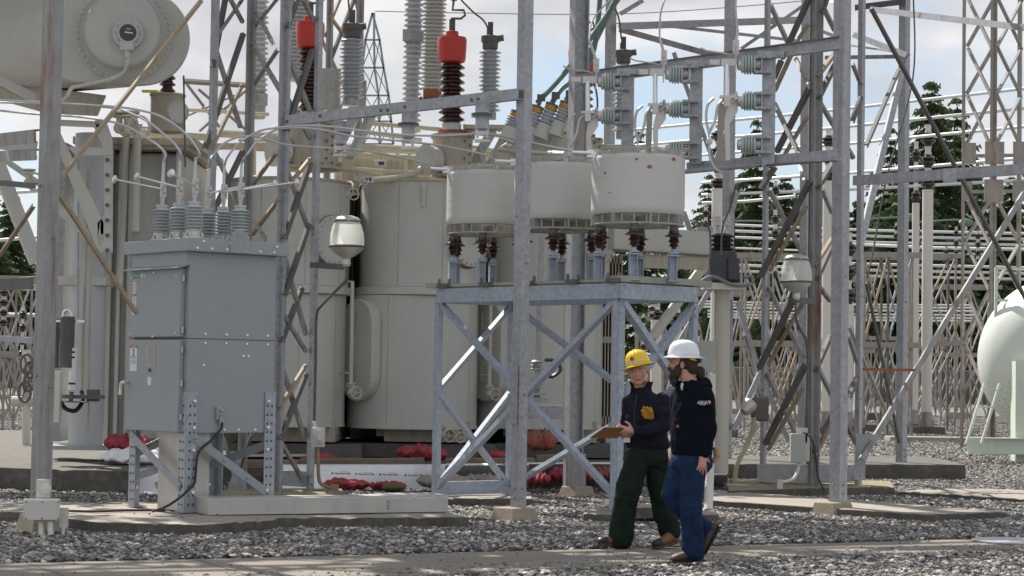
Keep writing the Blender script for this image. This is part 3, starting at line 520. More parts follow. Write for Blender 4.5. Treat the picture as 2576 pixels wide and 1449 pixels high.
# --- blue steel stand ---
A = P(1096, 1240, 24.6); B = P(1552, 1185, 22.4); C_ = P(1741, 1180, 23.1); A.z = B.z = C_.z = .12; D = A+(C_-B)
t = thing('coil_stand', 'blue galvanised braced steel stand carrying the three white coil drums', 'steel stand', (A+C_)/2)
stm = galvn; zt = P(1320, 745, 23.5).z
def sp(v, a, c, f): q = a.lerp(c, f); z = CAMH+0*v; return q
for q in (A, B, C_, D):
    b = MB(); b.lbar((q.x, q.y, .12), (q.x, q.y, zt), .10 if q is B else .075, .01, 45)
    if q is B: b.lbar((q.x-.06, q.y+.05, .12), (q.x-.06, q.y+.05, zt), .07, .01, -45)
    for z in (.25, .35, zt-.12, zt-.2): b.bolt((q.x+.02, q.y+.01, z), (.5, -.8, 0))
    b.build('leg', stm, t)
def xb(a, f1, z1, c, f2, z2, w=.06, ang=45):
    p, q = V((a.x, a.y, z1)), V((c.x, c.y, z2)); b = MB(); b.lbar(p, q, w, .008, ang)
    ax = (q-p).normalized()
    for e, s_ in ((p, 1), (q, -1)): b.bolt(e+ax*s_*.05+V((0, -.03, 0)), r=.016)
    b.build('brace', stm, t)
zl, zh = .2, zt-.04; zm = (zl+zh)/2+.05
xb(A, 0, zh, B, 0, zl+.05, .065); xb(A, 0, zl, B, 0, zh, .065)
xb(D, 0, zh, A, 0, zm); xb(A, 0, zm-.03, D, 0, zl); xb(D, 0, zm, A, 0, zl)
xb(D, 0, zh, C_, 0, zm-.5, .06); xb(D, 0, zl, C_, 0, zm+.2, .06); xb(B, 0, zh, C_, 0, zm-.1, .08); xb(C_, 0, zh-.05, B, 0, zm-.1, .08); xb(B, 0, zl, C_, 0, zm, .06)
for a, c, o_, nm in ((A, B, -.04, 'side_beam'), (B, C_, -.03, 'side_beam'), (A, D, 0, 'side_beam'), (D, C_, 0, 'side_beam')):
    b = MB(); d = (c-a).normalized()*(.05 if nm == 'side_beam' and a is A and c is B else .02); f = V((d.y, -d.x, 0)).normalized()*.0
    b.beam(V((a.x, a.y+o_, zt+.03))-d, V((c.x, c.y+o_, zt+.03))+d, .165, .09, .012, 'C'); b.build(nm, stm, t)
b = MB(); b.beam(V((A.x, A.y, zt+.15)), V((B.x, B.y, zt+.15)), .03, .3, .01, 'B'); b.beam(V((B.x+.02, B.y-.03, zt+.165)), V((C_.x+.02, C_.y-.03, zt+.165)), .07, .3, .01, 'B'); b.beam(V((A.x-.02, A.y+.1, zt+.165)), V((D.x+.02, D.y-.03, zt+.165)), .06, .3, .01, 'B'); b.beam(D+V((0, -.1, zt+.04)), C_+V((0, 0, zt+.04)), .07, .3, .01, 'B'); b.build('top_plank', mat('fibreglass plank', (.33, .34, .28), .7, 0, .2, 4, .3), t)
b = MB()
for f in (.03, .28, .52, .76, .97):
    q = A.lerp(B, f)
    for s_ in (-.03, .03): b.bolt((q.x+s_*2, q.y-.02, zt+.17), (0, 0, 1), .02, .05)
    b.box((q.x, q.y-.03, zt+.145), (.16, .1, .05), -.8)
b.build('clamp', galvd, t)
b = MB(); b.beam(V((A.x, A.y, .2)), V((D.x, D.y, .2)), .16, .06, .01, 'C'); b.build('base_beam', stm, t)
# --- coil drums ---
zs0 = zt+.19
brn = porcb
def coil(u, Z, label, first):
    c = P(u, 560, Z); zb = P(u, {0: 569, 1: 581, 2: 592}[first], Z).z; k = 1.0; r = .52; H = .655
    t = thing('coil_drum', label, 'coil', (c.x, c.y, zs0), 'white air core coils on the steel stand')
    b = MB(); pr = [(r*.96, 0), (r*.985, .02), (r, .06)]+[(r*(1+.002*((i*7) % 5-2)/2), .06+i*.02) for i in range(1, 29)]+[(r, H-.07), (r*.985, H-.03), (r*.95, H)]
    b.lathe(pr, (c.x, c.y, zb+.115), n=64, caps=False); b.lathe([(r*.7, 0), (r*.7, H)], (c.x, c.y, zb+.115), n=40, caps=False); b.rings([[V((c.x+q*r*.96*math.cos(a), c.y+q*r*.96*math.sin(a), zb+.115+H-.005)) for a in [6.2832*j/48 for j in range(48)]] for q in (1, .73)], True, False)
    b.rings([[V((c.x+q*r*.96*math.cos(a), c.y+q*r*.96*math.sin(a), zb+.12)) for a in [6.2832*j/48 for j in range(48)]] for q in (1, .73)], True, False)
    b.build('winding', fibre, t, sharp=50)
    for nm, z0, hh in (('lower_spider', zb+.0, .11), ('upper_spider', zb+.115+H, .065)):
        b = MB()
        for j in range(8):
            a = j*math.pi/4+.2; q = V((math.cos(a), math.sin(a), 0)); b.beam(V((c.x, c.y, z0+hh/2)), V((c.x, c.y, z0+hh/2))+q*r*1.02, hh, .014, .01, 'B')
        for rr in (1.0, .72):
            n = 16 if rr == 1 else 12; ps = [V((c.x+r*rr*math.cos(6.2832*j/n+.2), c.y+r*rr*math.sin(6.2832*j/n+.2), z0+(.008 if nm[0] == 'l' else hh-.008))) for j in range(n+1)]
            for j in range(n): b.beam(ps[j], ps[j+1], .014, .012, .01, 'B')
        for j in range(22):
            a = j*6.2832/22; q = V((math.cos(a), math.sin(a), 0)); e = V((c.x, c.y, z0+hh*.5))+q*r*.93; b.box(e, (.012, .012, hh*.95))
        b.build(nm, mat('grey spider paint', (.40, .395, .36), .6, 0, .15, 6, .3), t)
    if first == 0:
        b = MB()
        for a_, z_, w_ in ((-6, .58, .018), (10, .50, .03), (-48, .44, .018), (44, .60, .03), (-40, .22, .012)):
            q_ = V((c.x+math.sin(R(a_))*(r+.001), c.y-math.cos(R(a_))*(r+.001), zb+.115+z_)); tgn = V((math.cos(R(a_)), math.sin(R(a_)), 0)); b.rings([[q_+tgn*w_*x+V((0, 0, w_*y)) for x, y in ((-1, 0), (-.3, .6), (.7, .5), (1, -.1), (.2, -.8), (-.5, -.5))], [q_+V((0, 0, 0))+V((math.sin(R(a_)), -math.cos(R(a_)), 0))*.004+tgn*w_*x+V((0, 0, w_*y)) for x, y in ((-1, 0), (-.3, .6), (.7, .5), (1, -.1), (.2, -.8), (-.5, -.5))]])
        b.build('primer_patch', mat('red primer', (.35, .11, .07), .8), t)
    for j, a in enumerate((64, -8, -80, 172, -118)):
        q = V((math.sin(R(a)), -math.cos(R(a)), 0))*r*.84; x, y = c.x+q.x, c.y+q.y; z1 = zb; hi = .24
        b = MB(); b.lathe([(.045, 0), (.05, -.06)], (x, y, z1), n=16); b.build('insulator_cap', galvd, t)
        b = MB(); b.lathe([(.055, 0), (.06, -.03), (.098, -.055), (.1, -.068), (.05, -.075), (.045, -.09), (.07, -.125), (.045, -.13), (.042, -.145), (.062, -.175), (.03, -.18), (.028, -.2)], (x, y, z1-.06), n=20); b.build('insulator', brn, t)
        b = MB(); zt2 = z1-.27; b.lathe([(.022, 0), (.03, -.05)], (x, y, zt2+.02), n=8); b.box((x, y, zt2-.04), (.11, .11, .016)); b.box((x, y, zt2-.065), (.11, .11, .016)); b.beam((x, y, zt2-.07), (x, y, zs0-.03), .085, .085, .01, 'I', up=(1, .2, 0)); b.box((x, y, zs0-.03), (.13, .13, .014)); b.build('post', stm, t)
    b = MB(); b.box((c.x-r*.98, c.y-.1, zb+H+.14), (.12, .02, .08)); b.box((c.x-r*.98, c.y-.115, zb+H+.15), (.03, .02, .05)); b.cyl((c.x-r*1.02, c.y-.1, zb+H+.14), (c.x-r*1.02-.22, c.y-.08, zb+H+.15), .022); b.build('terminal_pad', alub, t)
    return V((c.x-r*1.02-.22, c.y-.08, zb+H+.15))
TR3 = coil(1604, 22.95, 'nearest white coil drum, right end of the row on the stand', 0)
TR2 = coil(1404, 24.2, 'middle white coil drum half hidden by the centre post and its neighbour', 1)
TR1 = coil(1229, 25.4, 'farthest white coil drum, left of the centre post', 2)
# --- disconnect switches ---
def switch(up, Zp_, ys, label, xoff=0, posty=(150, 420)):
    pz = P(up, posty[0], Zp_); pb = P(up, posty[1], Zp_); t = thing('disconnect_switch', label, 'disconnect switch', pb, 'disconnect switches on the beams')
    b = MB(); b.beam((pb.x, pb.y, pb.z), (pb.x, pb.y, pz.z), .145, .07, .008, 'B', up=(1, 0, 0)); b.build('mounting_post', galvn if 0 else galv, t)
    b = MB(); b.box(P(up+6, posty[0]+2, Zp_-.04), (.3, .06, .07)); [b.bolt(P(up+6+k, posty[0]+2, Zp_-.07), r=.022) for k in (-22, 22)]; b.build('bracket', galv, t)
    ins = []
    for v in ys:
        e = P(up, v, Zp_); c = V((e.x-.155, e.y-.03, e.z)); b = MB(); b.box((e.x-.07, e.y-.03, e.z+.085), (.19, .13, .03)); b.box((e.x-.07, e.y-.03, e.z-.085), (.19, .13, .03)); b.box((e.x-.085, e.y-.03, e.z), (.02, .11, .16)); b.lathe([(.06, 0), (.06, .05)], (e.x-.1, e.y-.03, e.z), (-1, 0, 0), 20)
        for s_ in (-1, 1):
            b.bolt((e.x-.10, e.y-.1, e.z+s_*.085), r=.02); b.bolt((e.x-.02, e.y-.1, e.z+s_*.085), r=.02)
        b.build('insulator_bracket', galv, t)
        b = MB(); b.lathe([(.07, 0), (.095, .012), (.105, .03), (.078, .036), (.11, .05), (.112, .062), (.082, .068), (.112, .082), (.113, .094), (.082, .1), (.11, .115), (.108, .127), (.08, .132), (.1, .148), (.09, .16), (.07, .17)], (e.x-.15, e.y-.03, e.z), (-1, 0, 0), 28); b.build('insulator', aqua, t)
        b = MB(); b.lathe([(.065, 0), (.062, .035), (.04, .04)], (e.x-.32, e.y-.03, e.z), (-1, 0, 0), 20); b.build('insulator_cap', alu, t); ins.append(V((e.x-.36, e.y-.03, e.z)))
    i0, i1 = ins[0], ins[1]
    b = MB(); b.box(i0+V((-.02, 0, .07)), (.012, .12, .32)); b.box(i0+V((-.1, -.02, .02)), (.16, .05, .08)); b.box(i0+V((-.26, -.02, .02)), (.11, .05, .06)); b.tube([i0+V((-.06, 0, .1)), i0+V((-.12, -.03, .12)), i0+V((-.36, -.04, .15)), i0+V((-.42, -.04, .18))], .009, 6)
    for k in range(3): b.bolt(i0+V((-.02, -.06, .1+k*.05)), r=.014)
    b.box(i0+V((-.02, -.03, .2)), (.07, .02, .16)); b.build('upper_jaw', alu, t)
    b = MB(); b.cyl(i0+V((-.12, -.02, .0)), i1+V((-.12, -.02, .0)), .029, n=14); b.build('switch_blade', alub, t)
    b = MB(); x0 = i1+V((-.12, -.03, -.02)); b.box(x0+V((0, 0, .06)), (.17, .05, .03)); b.box(x0+V((0, 0, .0)), (.07, .06, .1)); b.tube([x0+V((.02, 0, -.02)), x0+V((.12, 0, .05)), x0+V((.1, 0, .12))], .018, 6)
    q = [(.13, .06), (.13, -.14), (.04, -.28), (.05, -.70), (0, -.70), (-.02, -.24), (.0, -.14), (.06, .06)]
    b.rings([[i1+V((x-.12-.0, y_, z+.02)) for x, z in q] for y_ in (.02, .035)]); b.build('hinge_bracket', alu, t)
    b = MB(); b.rings([[i1+V((x-.18, y_, z)) for x, z in ((0, -.02), (.03, -.05), (.02, -.7), (-.05, -.7), (-.035, -.05))] for y_ in (-.01, .005)]); b.build('lower_arm', mat('bronze arm', (.30, .27, .22), .5, .4, .1, 5), t)
    b = MB()
    for s_, w_ in ((-1, .19), (1, .06)):
        pts = smooth([x0+V((-.03-.06*(s_ < 0)*2, s_*.02, .04)), x0+V((-.10 if s_ > 0 else -.22, s_*.02, -.04)), x0+V((-.13 if s_ > 0 else -.235, s_*.02, -.2)), x0+V((-.2, s_*.02, -.36))], 5); b.tube(pts, .016, 8)
    b.lathe([(.01, 0), (.04, .012), (.04, .026), (.01, .035)], x0+V((-.2, -.02, -.46)), (0, -1, 0), 16); b.cyl(x0+V((-.2, 0, -.36)), x0+V((-.2, 0, -.43)), .01, n=6)
    b.tube(smooth([x0+V((-.2, 0, -.5)), x0+V((-.19, 0, -.62)), x0+V((-.13, 0, -.76)), x0+V((-.04, 0, -.8))], 5), .014, 8)
    b.build('arcing_horn', alu, t)
    return i0+V((-.02, -.03, .25)), t
s1, ts1 = switch(1578, 24.9, (208, 294), 'disconnect switch nearest the dark column, left of the three', posty=(178, 400))
s2, ts2 = switch(1750, 24.2, (189, 275, 380), 'middle disconnect switch of the three hanging from the beam', posty=(158, 412))
s3, ts3 = switch(1933, 23.5, (165, 256, 366), 'disconnect switch nearest the pale post, right of the three', posty=(135, 418))
for s_, uv, lb in ((s1, [(1482, 100), (1489, 55), (1515, 20), (1540, -6)], 'cable dropping onto the left disconnect switch'), (s2, [(1659, 95), (1660, 60), (1664, 25), (1680, -20)], 'cable dropping onto the middle disconnect switch'), (s3, [(1856, 75), (1852, 40), (1850, 5), (1849, -20)], 'cable dropping onto the right disconnect switch')):
    Z = s_.y; t = thing('drop_cable', lb, 'cable', s_)
    q = P(uv[0][0], uv[0][1], Z); MB().tube([s_, q], .017, 8).build('tape_sleeve', signw if 0 else alu, t); MB().tube(smooth([q]+[P(u, v, Z+.2*i) for i, (u, v) in enumerate(uv[1:], 1)], 5), .011, 8).build('cable', wire, t)
# unseen girders and planks, added above the frame to shade the gravel
gr_ = random.Random(3)
for lb, a, c, nb, z0 in (('unseen lattice girder added above the cabinet to cast shade', (-10, 23.0), (8, 31.5), 20, 8.6), ('unseen lattice girder added above the path to cast shade', (-12, 21.5), (8, 29.0), 22, 9.2), ('unseen lattice girder added above the transformers to cast shade', (-8, 27.5), (9, 33.0), 20, 9.8),
    ('unseen shade-casting lattice girder added running towards the viewer at left', (-9, 33), (-3.5, 20.5), 16, 8.8), ('unseen shade-casting lattice girder added running towards the viewer at right', (-.5, 33), (4.5, 20), 16, 9.4), ('unseen shade-casting lattice girder added nearest the viewer', (2, 21.5), (12, 25.5), 12, 8.8)):
    a = V((*a, z0)); c = V((*c, z0)); t = thing('shade_girder', lb, 'girder', a.lerp(c, .5)); ax = (c-a); pr_ = V((-ax.y, ax.x, 0)).normalized()*.5; b = MB()
    for s_ in (-1, 1):
        for dz in (0, .8): b.lbar(a+pr_*s_+V((0, 0, dz)), c+pr_*s_+V((0, 0, dz)), .16, .01, 0)
        for k in range(nb): b.lbar(a.lerp(c, k/nb)+pr_*s_+V((0, 0, .8*(k % 2))), a.lerp(c, (k+1)/nb)+pr_*s_+V((0, 0, .8*((k+1) % 2))), .1, .008, 0)
    for k in range(nb):
        b.lbar(a.lerp(c, k/nb)+pr_*(1 if k % 2 else -1), a.lerp(c, (k+1)/nb)+pr_*(-1 if k % 2 else 1), .1, .008, 0)
        if gr_.random() < .5: b.box(a.lerp(c, k/nb), (gr_.uniform(.2, .5), gr_.uniform(.6, 1.1), .012), math.atan2(ax.y, ax.x))
    b.build('truss', galv, t); b = MB(); un = ax.normalized()
    for k in range(8): b.box(a.lerp(c, gr_.random())+pr_*gr_.uniform(-2.2, 2.2)+V((0, 0, gr_.uniform(-.2, .9))), (gr_.uniform(1.2, 3.2), gr_.uniform(.2, .5), .03), math.atan2(ax.y, ax.x)+gr_.uniform(-.12, .12))
    b.build('shade_plank', galv, t)  # loose planks added only to widen the cast shade
# broad-leaved tree added out of view at left to dapple the lower left
lfb = leafmat('broad leaves', (.05, .08, .02), (.14, .18, .06)); t = thing('shade_tree', 'unseen leafy tree added left of the view to cast dappled shade', 'tree', (-12.5, 26.5, 0)); b = MB(); tb = MB(); r_ = random.Random(11)
tb.tube([(-12.5, 26.5, 0), (-12.4, 26.4, 5), (-12.0, 26.3, 9), (-11.6, 26.3, 13)], [.3, .22, .14, .04], 10)
for i in range(60):
    z = r_.uniform(7.5, 12.5); a_ = r_.uniform(-1.9, 1.4); l = r_.uniform(2.5, 6.5)*(1.1-(z-7.5)/9); o0 = V((-12.2, 26.35, z-1.2)); e_ = o0+V((math.cos(a_)*l, math.sin(a_)*l*.8, r_.uniform(.8, 2.2))); mid = o0.lerp(e_, .5)+V((0, 0, .4)); tb.tube([o0, mid, e_], [.07, .04, .012], 5)
    for k in range(55):
        f = r_.uniform(.3, 1.05); p = o0.lerp(e_, f)+V((r_.gauss(0, .35), r_.gauss(0, .35), r_.gauss(.2, .25))); d1 = V((r_.uniform(-1, 1), r_.uniform(-1, 1), r_.uniform(-.4, .4))).normalized()*r_.uniform(.10, .2); d2 = d1.orthogonal().normalized()*.11; b.add([p-d1, p+d2, p+d1, p-d2], [(0, 1, 2, 3)])
b.build('crown', lfb, t); tb.build('trunk', bark, t)
# ================= transformers =================
def flat_disc(b, c, nrm, rx, h, nb, rb, bolt_r=.016, sy=1, n=36):
    b.lathe([(rx, 0), (rx, h)], c, nrm, n)
    q = V(nrm).normalized().to_track_quat('Z', 'Y').to_matrix()
    for j in range(nb):
        a = 6.2832*j/nb+.1; b.bolt(V(c)+q @ V((math.cos(a)*rb, math.sin(a)*rb, h)), nrm, bolt_r)
def ring_prism(b, poly, z0, z1): b.rings([[V((x, y, z0)) for x, y in poly], [V((x, y, z1)) for x, y in poly]])
def trafo(i, ul, rl, uu, ru, Z, label, dv=0):
    # lower and upper lobes as seen at the front: centre px, radius px
    c = P(ul, 1078, Z); t = thing('transformer', label, 'transformer', (c.x, c.y, .3), 'row of beige single phase transformers')
    zz = lambda v: P(ul, v+dv, Z).z
    d = (-.10, .99); rL = rl*S(Z+.9); rU = ru*S(Z+.9); cu = P(uu, 600, Z)
    b = MB(); ring_prism(b, stadium(c.x, c.y+rL, rL, 2.0, *d), zz(1077), zz(742)); b.build('lower_tank', beige, t)
    b = MB(); ring_prism(b, stadium(c.x, c.y+rL, rL*1.012, 2.0, *d), zz(1077)-.02, zz(1072)); b.build('bottom_rim', beige, t)
    b = MB(); ring_prism(b, stadium(cu.x-.02, c.y+rU, rU*1.07, 2.0, *d), zz(741), zz(721)); b.build('joint_band', beige, t, bevel=.01)
    b = MB(); ring_prism(b, stadium(cu.x, c.y+rU, rU, 2.0, *d), zz(720), zz(455)); b.build('upper_tank', beige, t)
    b = MB(); ring_prism(b, stadium(cu.x, c.y+rU, rU*1.03, 2.0, *d), zz(455), zz(449)); b.build('cover_rim', beiged, t)
    # obround hatch on the left shoulder of the lower tank
    a = R(-47); nrm = V((math.sin(a), -math.cos(a), 0)); tg = V((nrm.y, -nrm.x, 0)); hc = V((c.x, c.y+rL, (zz(752)+zz(1012))/2))+nrm*(rL-.05)
    hh = (zz(752)-zz(1012))/2; rw = .36; pl = [(rw*math.cos(x), hh-rw+rw*math.sin(x)) for x in [math.pi*j/14 for j in range(15)]]; pl += [(-x, -y) for x, y in pl]
    b = MB(); b.rings([[hc+tg*x+V((0, 0, y))+nrm*e for x, y in pl] for e in (0, .17)])
    k = 44; per = []
    for j in range(len(pl)):
        p, q = pl[j], pl[(j+1) % len(pl)]; n_ = max(1, int(math.hypot(q[0]-p[0], q[1]-p[1])/.085)); per += [(p[0]+(q[0]-p[0])*m/n_, p[1]+(q[1]-p[1])*m/n_) for m in range(n_)]
    hb = MB()
    for x, y in per: hb.bolt(hc+tg*x*.88+V((0, 0, y*.955))+nrm*.17, nrm, .016)
    hat = b.build('inspection_hatch', beige, t, bevel=.012); hb.build('bolt_ring', cream, hat)
    hb = MB()
    for z0 in (.32, -.48):
        q = hc+nrm*.17+V((0, 0, z0)); hb.tube([q, q+nrm*.07, q+nrm*.07+V((0, 0, .24)), q+V((0, 0, .24))], .009, 6)
    hb.build('handle', cream, hat)
    # round flange on the right shoulder of the upper tank
    a = R(49); nrm = V((math.sin(a), -math.cos(a), 0)); fc = V((cu.x, c.y+rU, zz(605)))+nrm*(rU-.06)
    b = MB(); b.lathe([(.33, 0), (.33, .12), (.36, .12), (.36, .15)], fc, nrm, 36); fl = b.build('round_flange', beige, t)
    b = MB(); q = nrm.to_track_quat('Z', 'Y').to_matrix()
    for j in range(20): b.bolt(fc+q @ V((math.cos(.314*j)*.325, math.sin(.314*j)*.325, .15)), nrm, .02, .012)
    b.build('bolt_ring', galvn, fl)
    b = MB(); b.tube([fc+nrm*.15+V((.02, 0, .15)), fc+nrm*.22+V((.02, 0, .15)), fc+nrm*.22+V((.02, 0, -.02)), fc+nrm*.15+V((.02, 0, -.02))], .009, 6); b.build('handle', galvd, fl)
    tg2 = V((-nrm.y, nrm.x, 0)); b = MB(); b.tube([fc+tg2*(.375*math.cos(x))+V((0, 0, .375*math.sin(x)))+nrm*.07 for x in [R(200)+R(140)*j/16 for j in range(17)]], [.004]+[.016]*15+[.004], 6); b.tube([fc+tg2*(.35*math.cos(x))+V((0, 0, .36*math.sin(x)))+nrm*.1 for x in [R(40)+R(110)*j/12 for j in range(13)]], .008, 6); b.build('rust_stain', rustp, fl)
    # skirt and base below
    b = MB(); b.box((c.x+.25, c.y+1.9, (zz(1077)+.45)/2+.1), (rL*1.3, 2.9, zz(1077)-.45)); b.build('skirt', beiged, t)
    b = MB(); b.box((c.x+.2, c.y+.75, zz(1090)), (rL*1.45, .3, .13))
    for j in range(10): b.bolt((c.x+.2-rL*.65+j*rL*.145, c.y+.6, zz(1091)), (0, -1, 0), .03)
    b.build('base_beam', beiged, t)
    b = MB(); b.box((c.x+.3, c.y+2, .42), (rL*2, 3.2, .2)); b.build('base_frame', galvd, t)
    b = MB()
    for a_ in (-20, 22, 62):
        nn = V((math.sin(R(a_)), -math.cos(R(a_)), 0))
        b.beam(V((c.x, c.y+rL, zz(1070)))+nn*(rL+.0), V((c.x, c.y+rL, zz(745)))+nn*(rL+.0), .014, .008, .01, 'B', up=(nn.y, -nn.x, 0)); b.beam(V((cu.x, c.y+rU, zz(718)))+nn*rU, V((cu.x, c.y+rU, zz(460)))+nn*rU, .014, .008, .01, 'B', up=(nn.y, -nn.x, 0))
    b.build('weld_seam', beiged, t)
    # lifting lug, stub
    b = MB(); b.tube([(cu.x+.05, c.y-.02, zz(465)), (cu.x+.05, c.y-.02, zz(520))], .03, 8); b.lathe([(.05, 0), (.05, .04)], (cu.x+.05, c.y-.0, zz(468)), (0, -1, 0), 14); b.build('lifting_lug', beige, t)
    return t, c, cu, zz, rU
T1 = trafo(1, 683, 163, 708, 153, 29.7, 'left-centre beige transformer tank seen through the lattice mast', -6)
T2 = trafo(2, 1028, 163, 1055, 153, 30.4, 'middle beige transformer tank, seen between lamp and coil stand')
T3 = trafo(3, 1354, 162, 1385, 152, 31.3, 'right beige transformer tank standing behind the coil stand', 0)
def valve(b, c, s=1):
    c = V(c); b.ball(c, .045*s, 10, 6); b.cyl(c+V((0, 0, .03*s)), c+V((0, 0, .1*s)), .025*s); b.lathe([(.06*s, 0), (.06*s, .015*s)], c+V((0, 0, .08*s)), (0, 0, 1), 12); b.lathe([(.06*s, 0), (.06*s, .015*s)], c+V((0, 0, .105*s)), (0, 0, 1), 12)
    b.cyl(c, c+V((.06*s, -.1*s, 0)), .02*s); w = c+V((.08*s, -.12*s, 0)); q = V((.5, -.85, 0)).to_track_quat('Z', 'Y').to_matrix(); ps = [w+q @ V((.075*s*math.cos(a), .075*s*math.sin(a), 0)) for a in [6.2832*j/16 for j in range(17)]]; b.tube(ps, .01*s, 6, False)
    for j in range(3): b.tube([ps[j*5], w], .007*s, 5, False)
for (u, v0, v1, Z, lb, T) in ((886, 709, 980, 30.2, 'cream drain pipe with handwheel valve beside the middle tank hatch', 0), (1234, 765, 985, 31.2, 'cream drain pipe with handwheel valve beside the right tank hatch', 0)):
    t = thing('drain_pipe', lb, 'pipe', P(u, v1, Z)); b = MB(); q = P(u-3, v1-15, Z); b.tube([P(u-15, v0, Z+.3), P(u+.5, v0, Z), P(u-1, (v0+v1)/2, Z), q], .028, 10); b.tube([P(u-44, v1-43, Z+.3), P(u-3, v1-41, Z)], .012, 6); b.build('pipe', cream, t)
    b = MB(); valve(b, q+V((0, 0, -.13)), 1.15); b.build('valve', cream, t)
# --- bushings ---
def bushing(u0, vb, u1, vt, Z, rs, n, m, label, cap, group=None, rc=None, vcap=None):
    a, e = P(u0, vb, Z), P(u1, vt, Z); ax = e-a; Lh = ax.length; rc = rc or rs*.62; t = thing('bushing', label, 'bushing', a, group)
    b = MB(); b.lathe([(rc*1.15, 0), (rc*1.15, .1), (rc, .11)], a, ax, 28); b.build('base_collar', galv if m is not porcb else beige, t)
    b = MB(); b.lathe(sheds(rc, rs, n, Lh-.12, .11, .78 if m is porc else 1), a, ax, 30); b.build('porcelain', m, t)
    x = ax.normalized(); b = MB()
    if cap == 'red':
        b.lathe([(rs*.5, -.02), (rs*.95, .01), (rs*1.03, .05), (rs*1.12, .34), (rs*1.05, .38), (rs*.5, .40), (rs*.48, .47), (rs*.3, .48)], e, x, 30); b.build('red_cap', redp, t)
        b = MB(); q = e+x*.47; b.box(q+V((0, 0, .09)), (.09, .03, .2)); b.box(q+V((.06, 0, .2)), (.16, .03, .03)); b.tube([q+V((.12, 0, .2)), q+V((.19, 0, .25)), q+V((.17, 0, .33)), q+V((.0, 0, .33)), q+V((.02, 0, .5))], .02, 8); b.box(q+V((.02, 0, .58)), (.09, .03, .22))
        for k in range(4): b.bolt(q+V((.015*(-1)**k, -.015, .05+k*.04)), r=.014)
        b.build('terminal', galvd, t)
    elif cap == 'grey':
        b.lathe([(rc*1.1, 0), (rc*1.25, .02), (rc*1.25, .1), (rc*1.5, .12), (rc*1.5, .2), (rc*.7, .22)], e, x, 24); b.cyl(e+x*.16, e+x*.16+V((.2, -.02, .02)), .05); b.box(e+x*.3+V((.0, 0, .02)), (.08, .03, .2)); b.box(e+x*.27+V((-.04, -.02, 0)), (.03, .03, .1))
        for k in range(3): b.bolt(e+x*(.24+.06*k)+V((.01, -.02, 0)), r=.012)
        b.build('terminal_head', galvd, t)
    return t, e
GB = 'grey porcelain bushings on the transformers'; RB = 'brown bushings with red caps'
bushing(1136, 328, 1137, 158, 30.9, .20, 8, porcb, 'brown ribbed bushing with bright red cap above the middle transformer', 'red', RB, .125)
bushing(779, 300, 780, 122, 30.1, .19, 8, porcb, 'brown bushing with red cap behind the lattice mast', 'red', RB, .125)
bushing(1461, 345, 1463, 185, 31.9, .19, 8, porcb, 'brown bushing with red cap hidden behind the broad dark column', 'red', RB, .125)
def arms(u, v, Z, label):  # beige bracket holding the grey bushing
    t = thing('bushing_bracket', label, 'bracket', P(u, v+80, Z)); p = P(u, v, Z); s = S(Z); b = MB(); b.box(p+V((-.06, 0, 0)), (.75, .3, .07)); b.build('top_plate', cream, t, bevel=.01)
    b = MB()
    for sx, x1 in ((.24, -.08), (-.34, -.5), (.0, -.35)):
        q0 = p+V((sx, -.05, -.03)); q1 = p+V((x1, .0, -.68)); ax = (q1-q0).normalized(); b.beam(q0, q1, .13, .12, .02, 'B')
    b.tube(smooth([p+V((.26, -.06, -.05)), p+V((.1, -.06, -.42)), p+V((-.02, -.06, -.6)), p+V((-.14, -.06, -.5)), p+V((-.16, -.06, -.3))], 6), .05, 8); b.build('arm', beige, t); return t
for (ub, vb, ut, vt, Z, rsb, lb, bl) in ((883, 266, 886, 96, 30.3, .185, 'tall grey ribbed bushing left of the far green pylon', 'beige forked bracket under the grey bushing left of the pylon'), (1230, 300, 1233, 125, 31.0, .17, 'grey ribbed bushing just left of the centre post', 'beige forked bracket just left of the centre post'), (1566, 350, 1568, 160, 31.9, .165, 'grey ribbed bushing behind the left disconnect switch', 'beige forked bracket behind the coil drums')):
    bushing(ub, vb, ut, vt, Z, rsb, 15, porc, lb, 'grey', GB, rsb*.55); arms(ub+8, vb+22, Z+.1, bl)
# turrets on the tanks
for (u, v0, v1, r, Z, lb) in ((779, 308, 428, .42, 30.5, 'square beige bushing turret over the left-centre tank'), (1137, 340, 448, .30, 31.0, 'round beige bushing turret with side cover over the middle tank'), (1462, 350, 450, .30, 32.0, 'round beige turret over the right tank')):
    p = P(u, v1, Z); z1 = P(u, v0, Z).z; t = thing('bushing_turret', lb, 'turret', p); b = MB(); b.lathe([(r*1.12, 0), (r*1.12, .05), (r, .05), (r, z1-p.z-.05), (r*1.12, z1-p.z-.05), (r*1.12, z1-p.z)], p, n=28)
    b.beam(p+V((r*.75, -r*.75, 0)), p+V((r*.75, -r*.75, z1-p.z)), .16, .03, .01, 'B', up=(1, 0, 0)); b.build('body', beiged, t)
    b = MB()
    for k in range(9): b.bolt(p+V((r*.75+.04*(-1)**k, -r*.78, .08+k*.065)), r=.018)
    a = 6.283/18
    for k in range(18): b.bolt(p+V((r*1.06*math.cos(a*k), r*1.06*math.sin(a*k), .05)), (0, 0, 1), .018, .02)
    b.build('bolt_row', galvd, t)
    b = MB(); flat_disc(b, p+V((-r*.8, -r*.62, .24)), (-.75, -.66, 0), .2, .2, 12, .175); b.lathe([(.235, .17), (.235, .21)], p+V((-r*.8, -r*.62, .24)), (-.75, -.66, 0), 28); b.build('side_cover', beige, t)
    b = MB(); b.lathe([(.22, 0), (.22, .06)], P(u, v0-2, Z), n=24); b.build('red_gasket', mat('faded red gasket', (.35, .1, .08), .7), t)
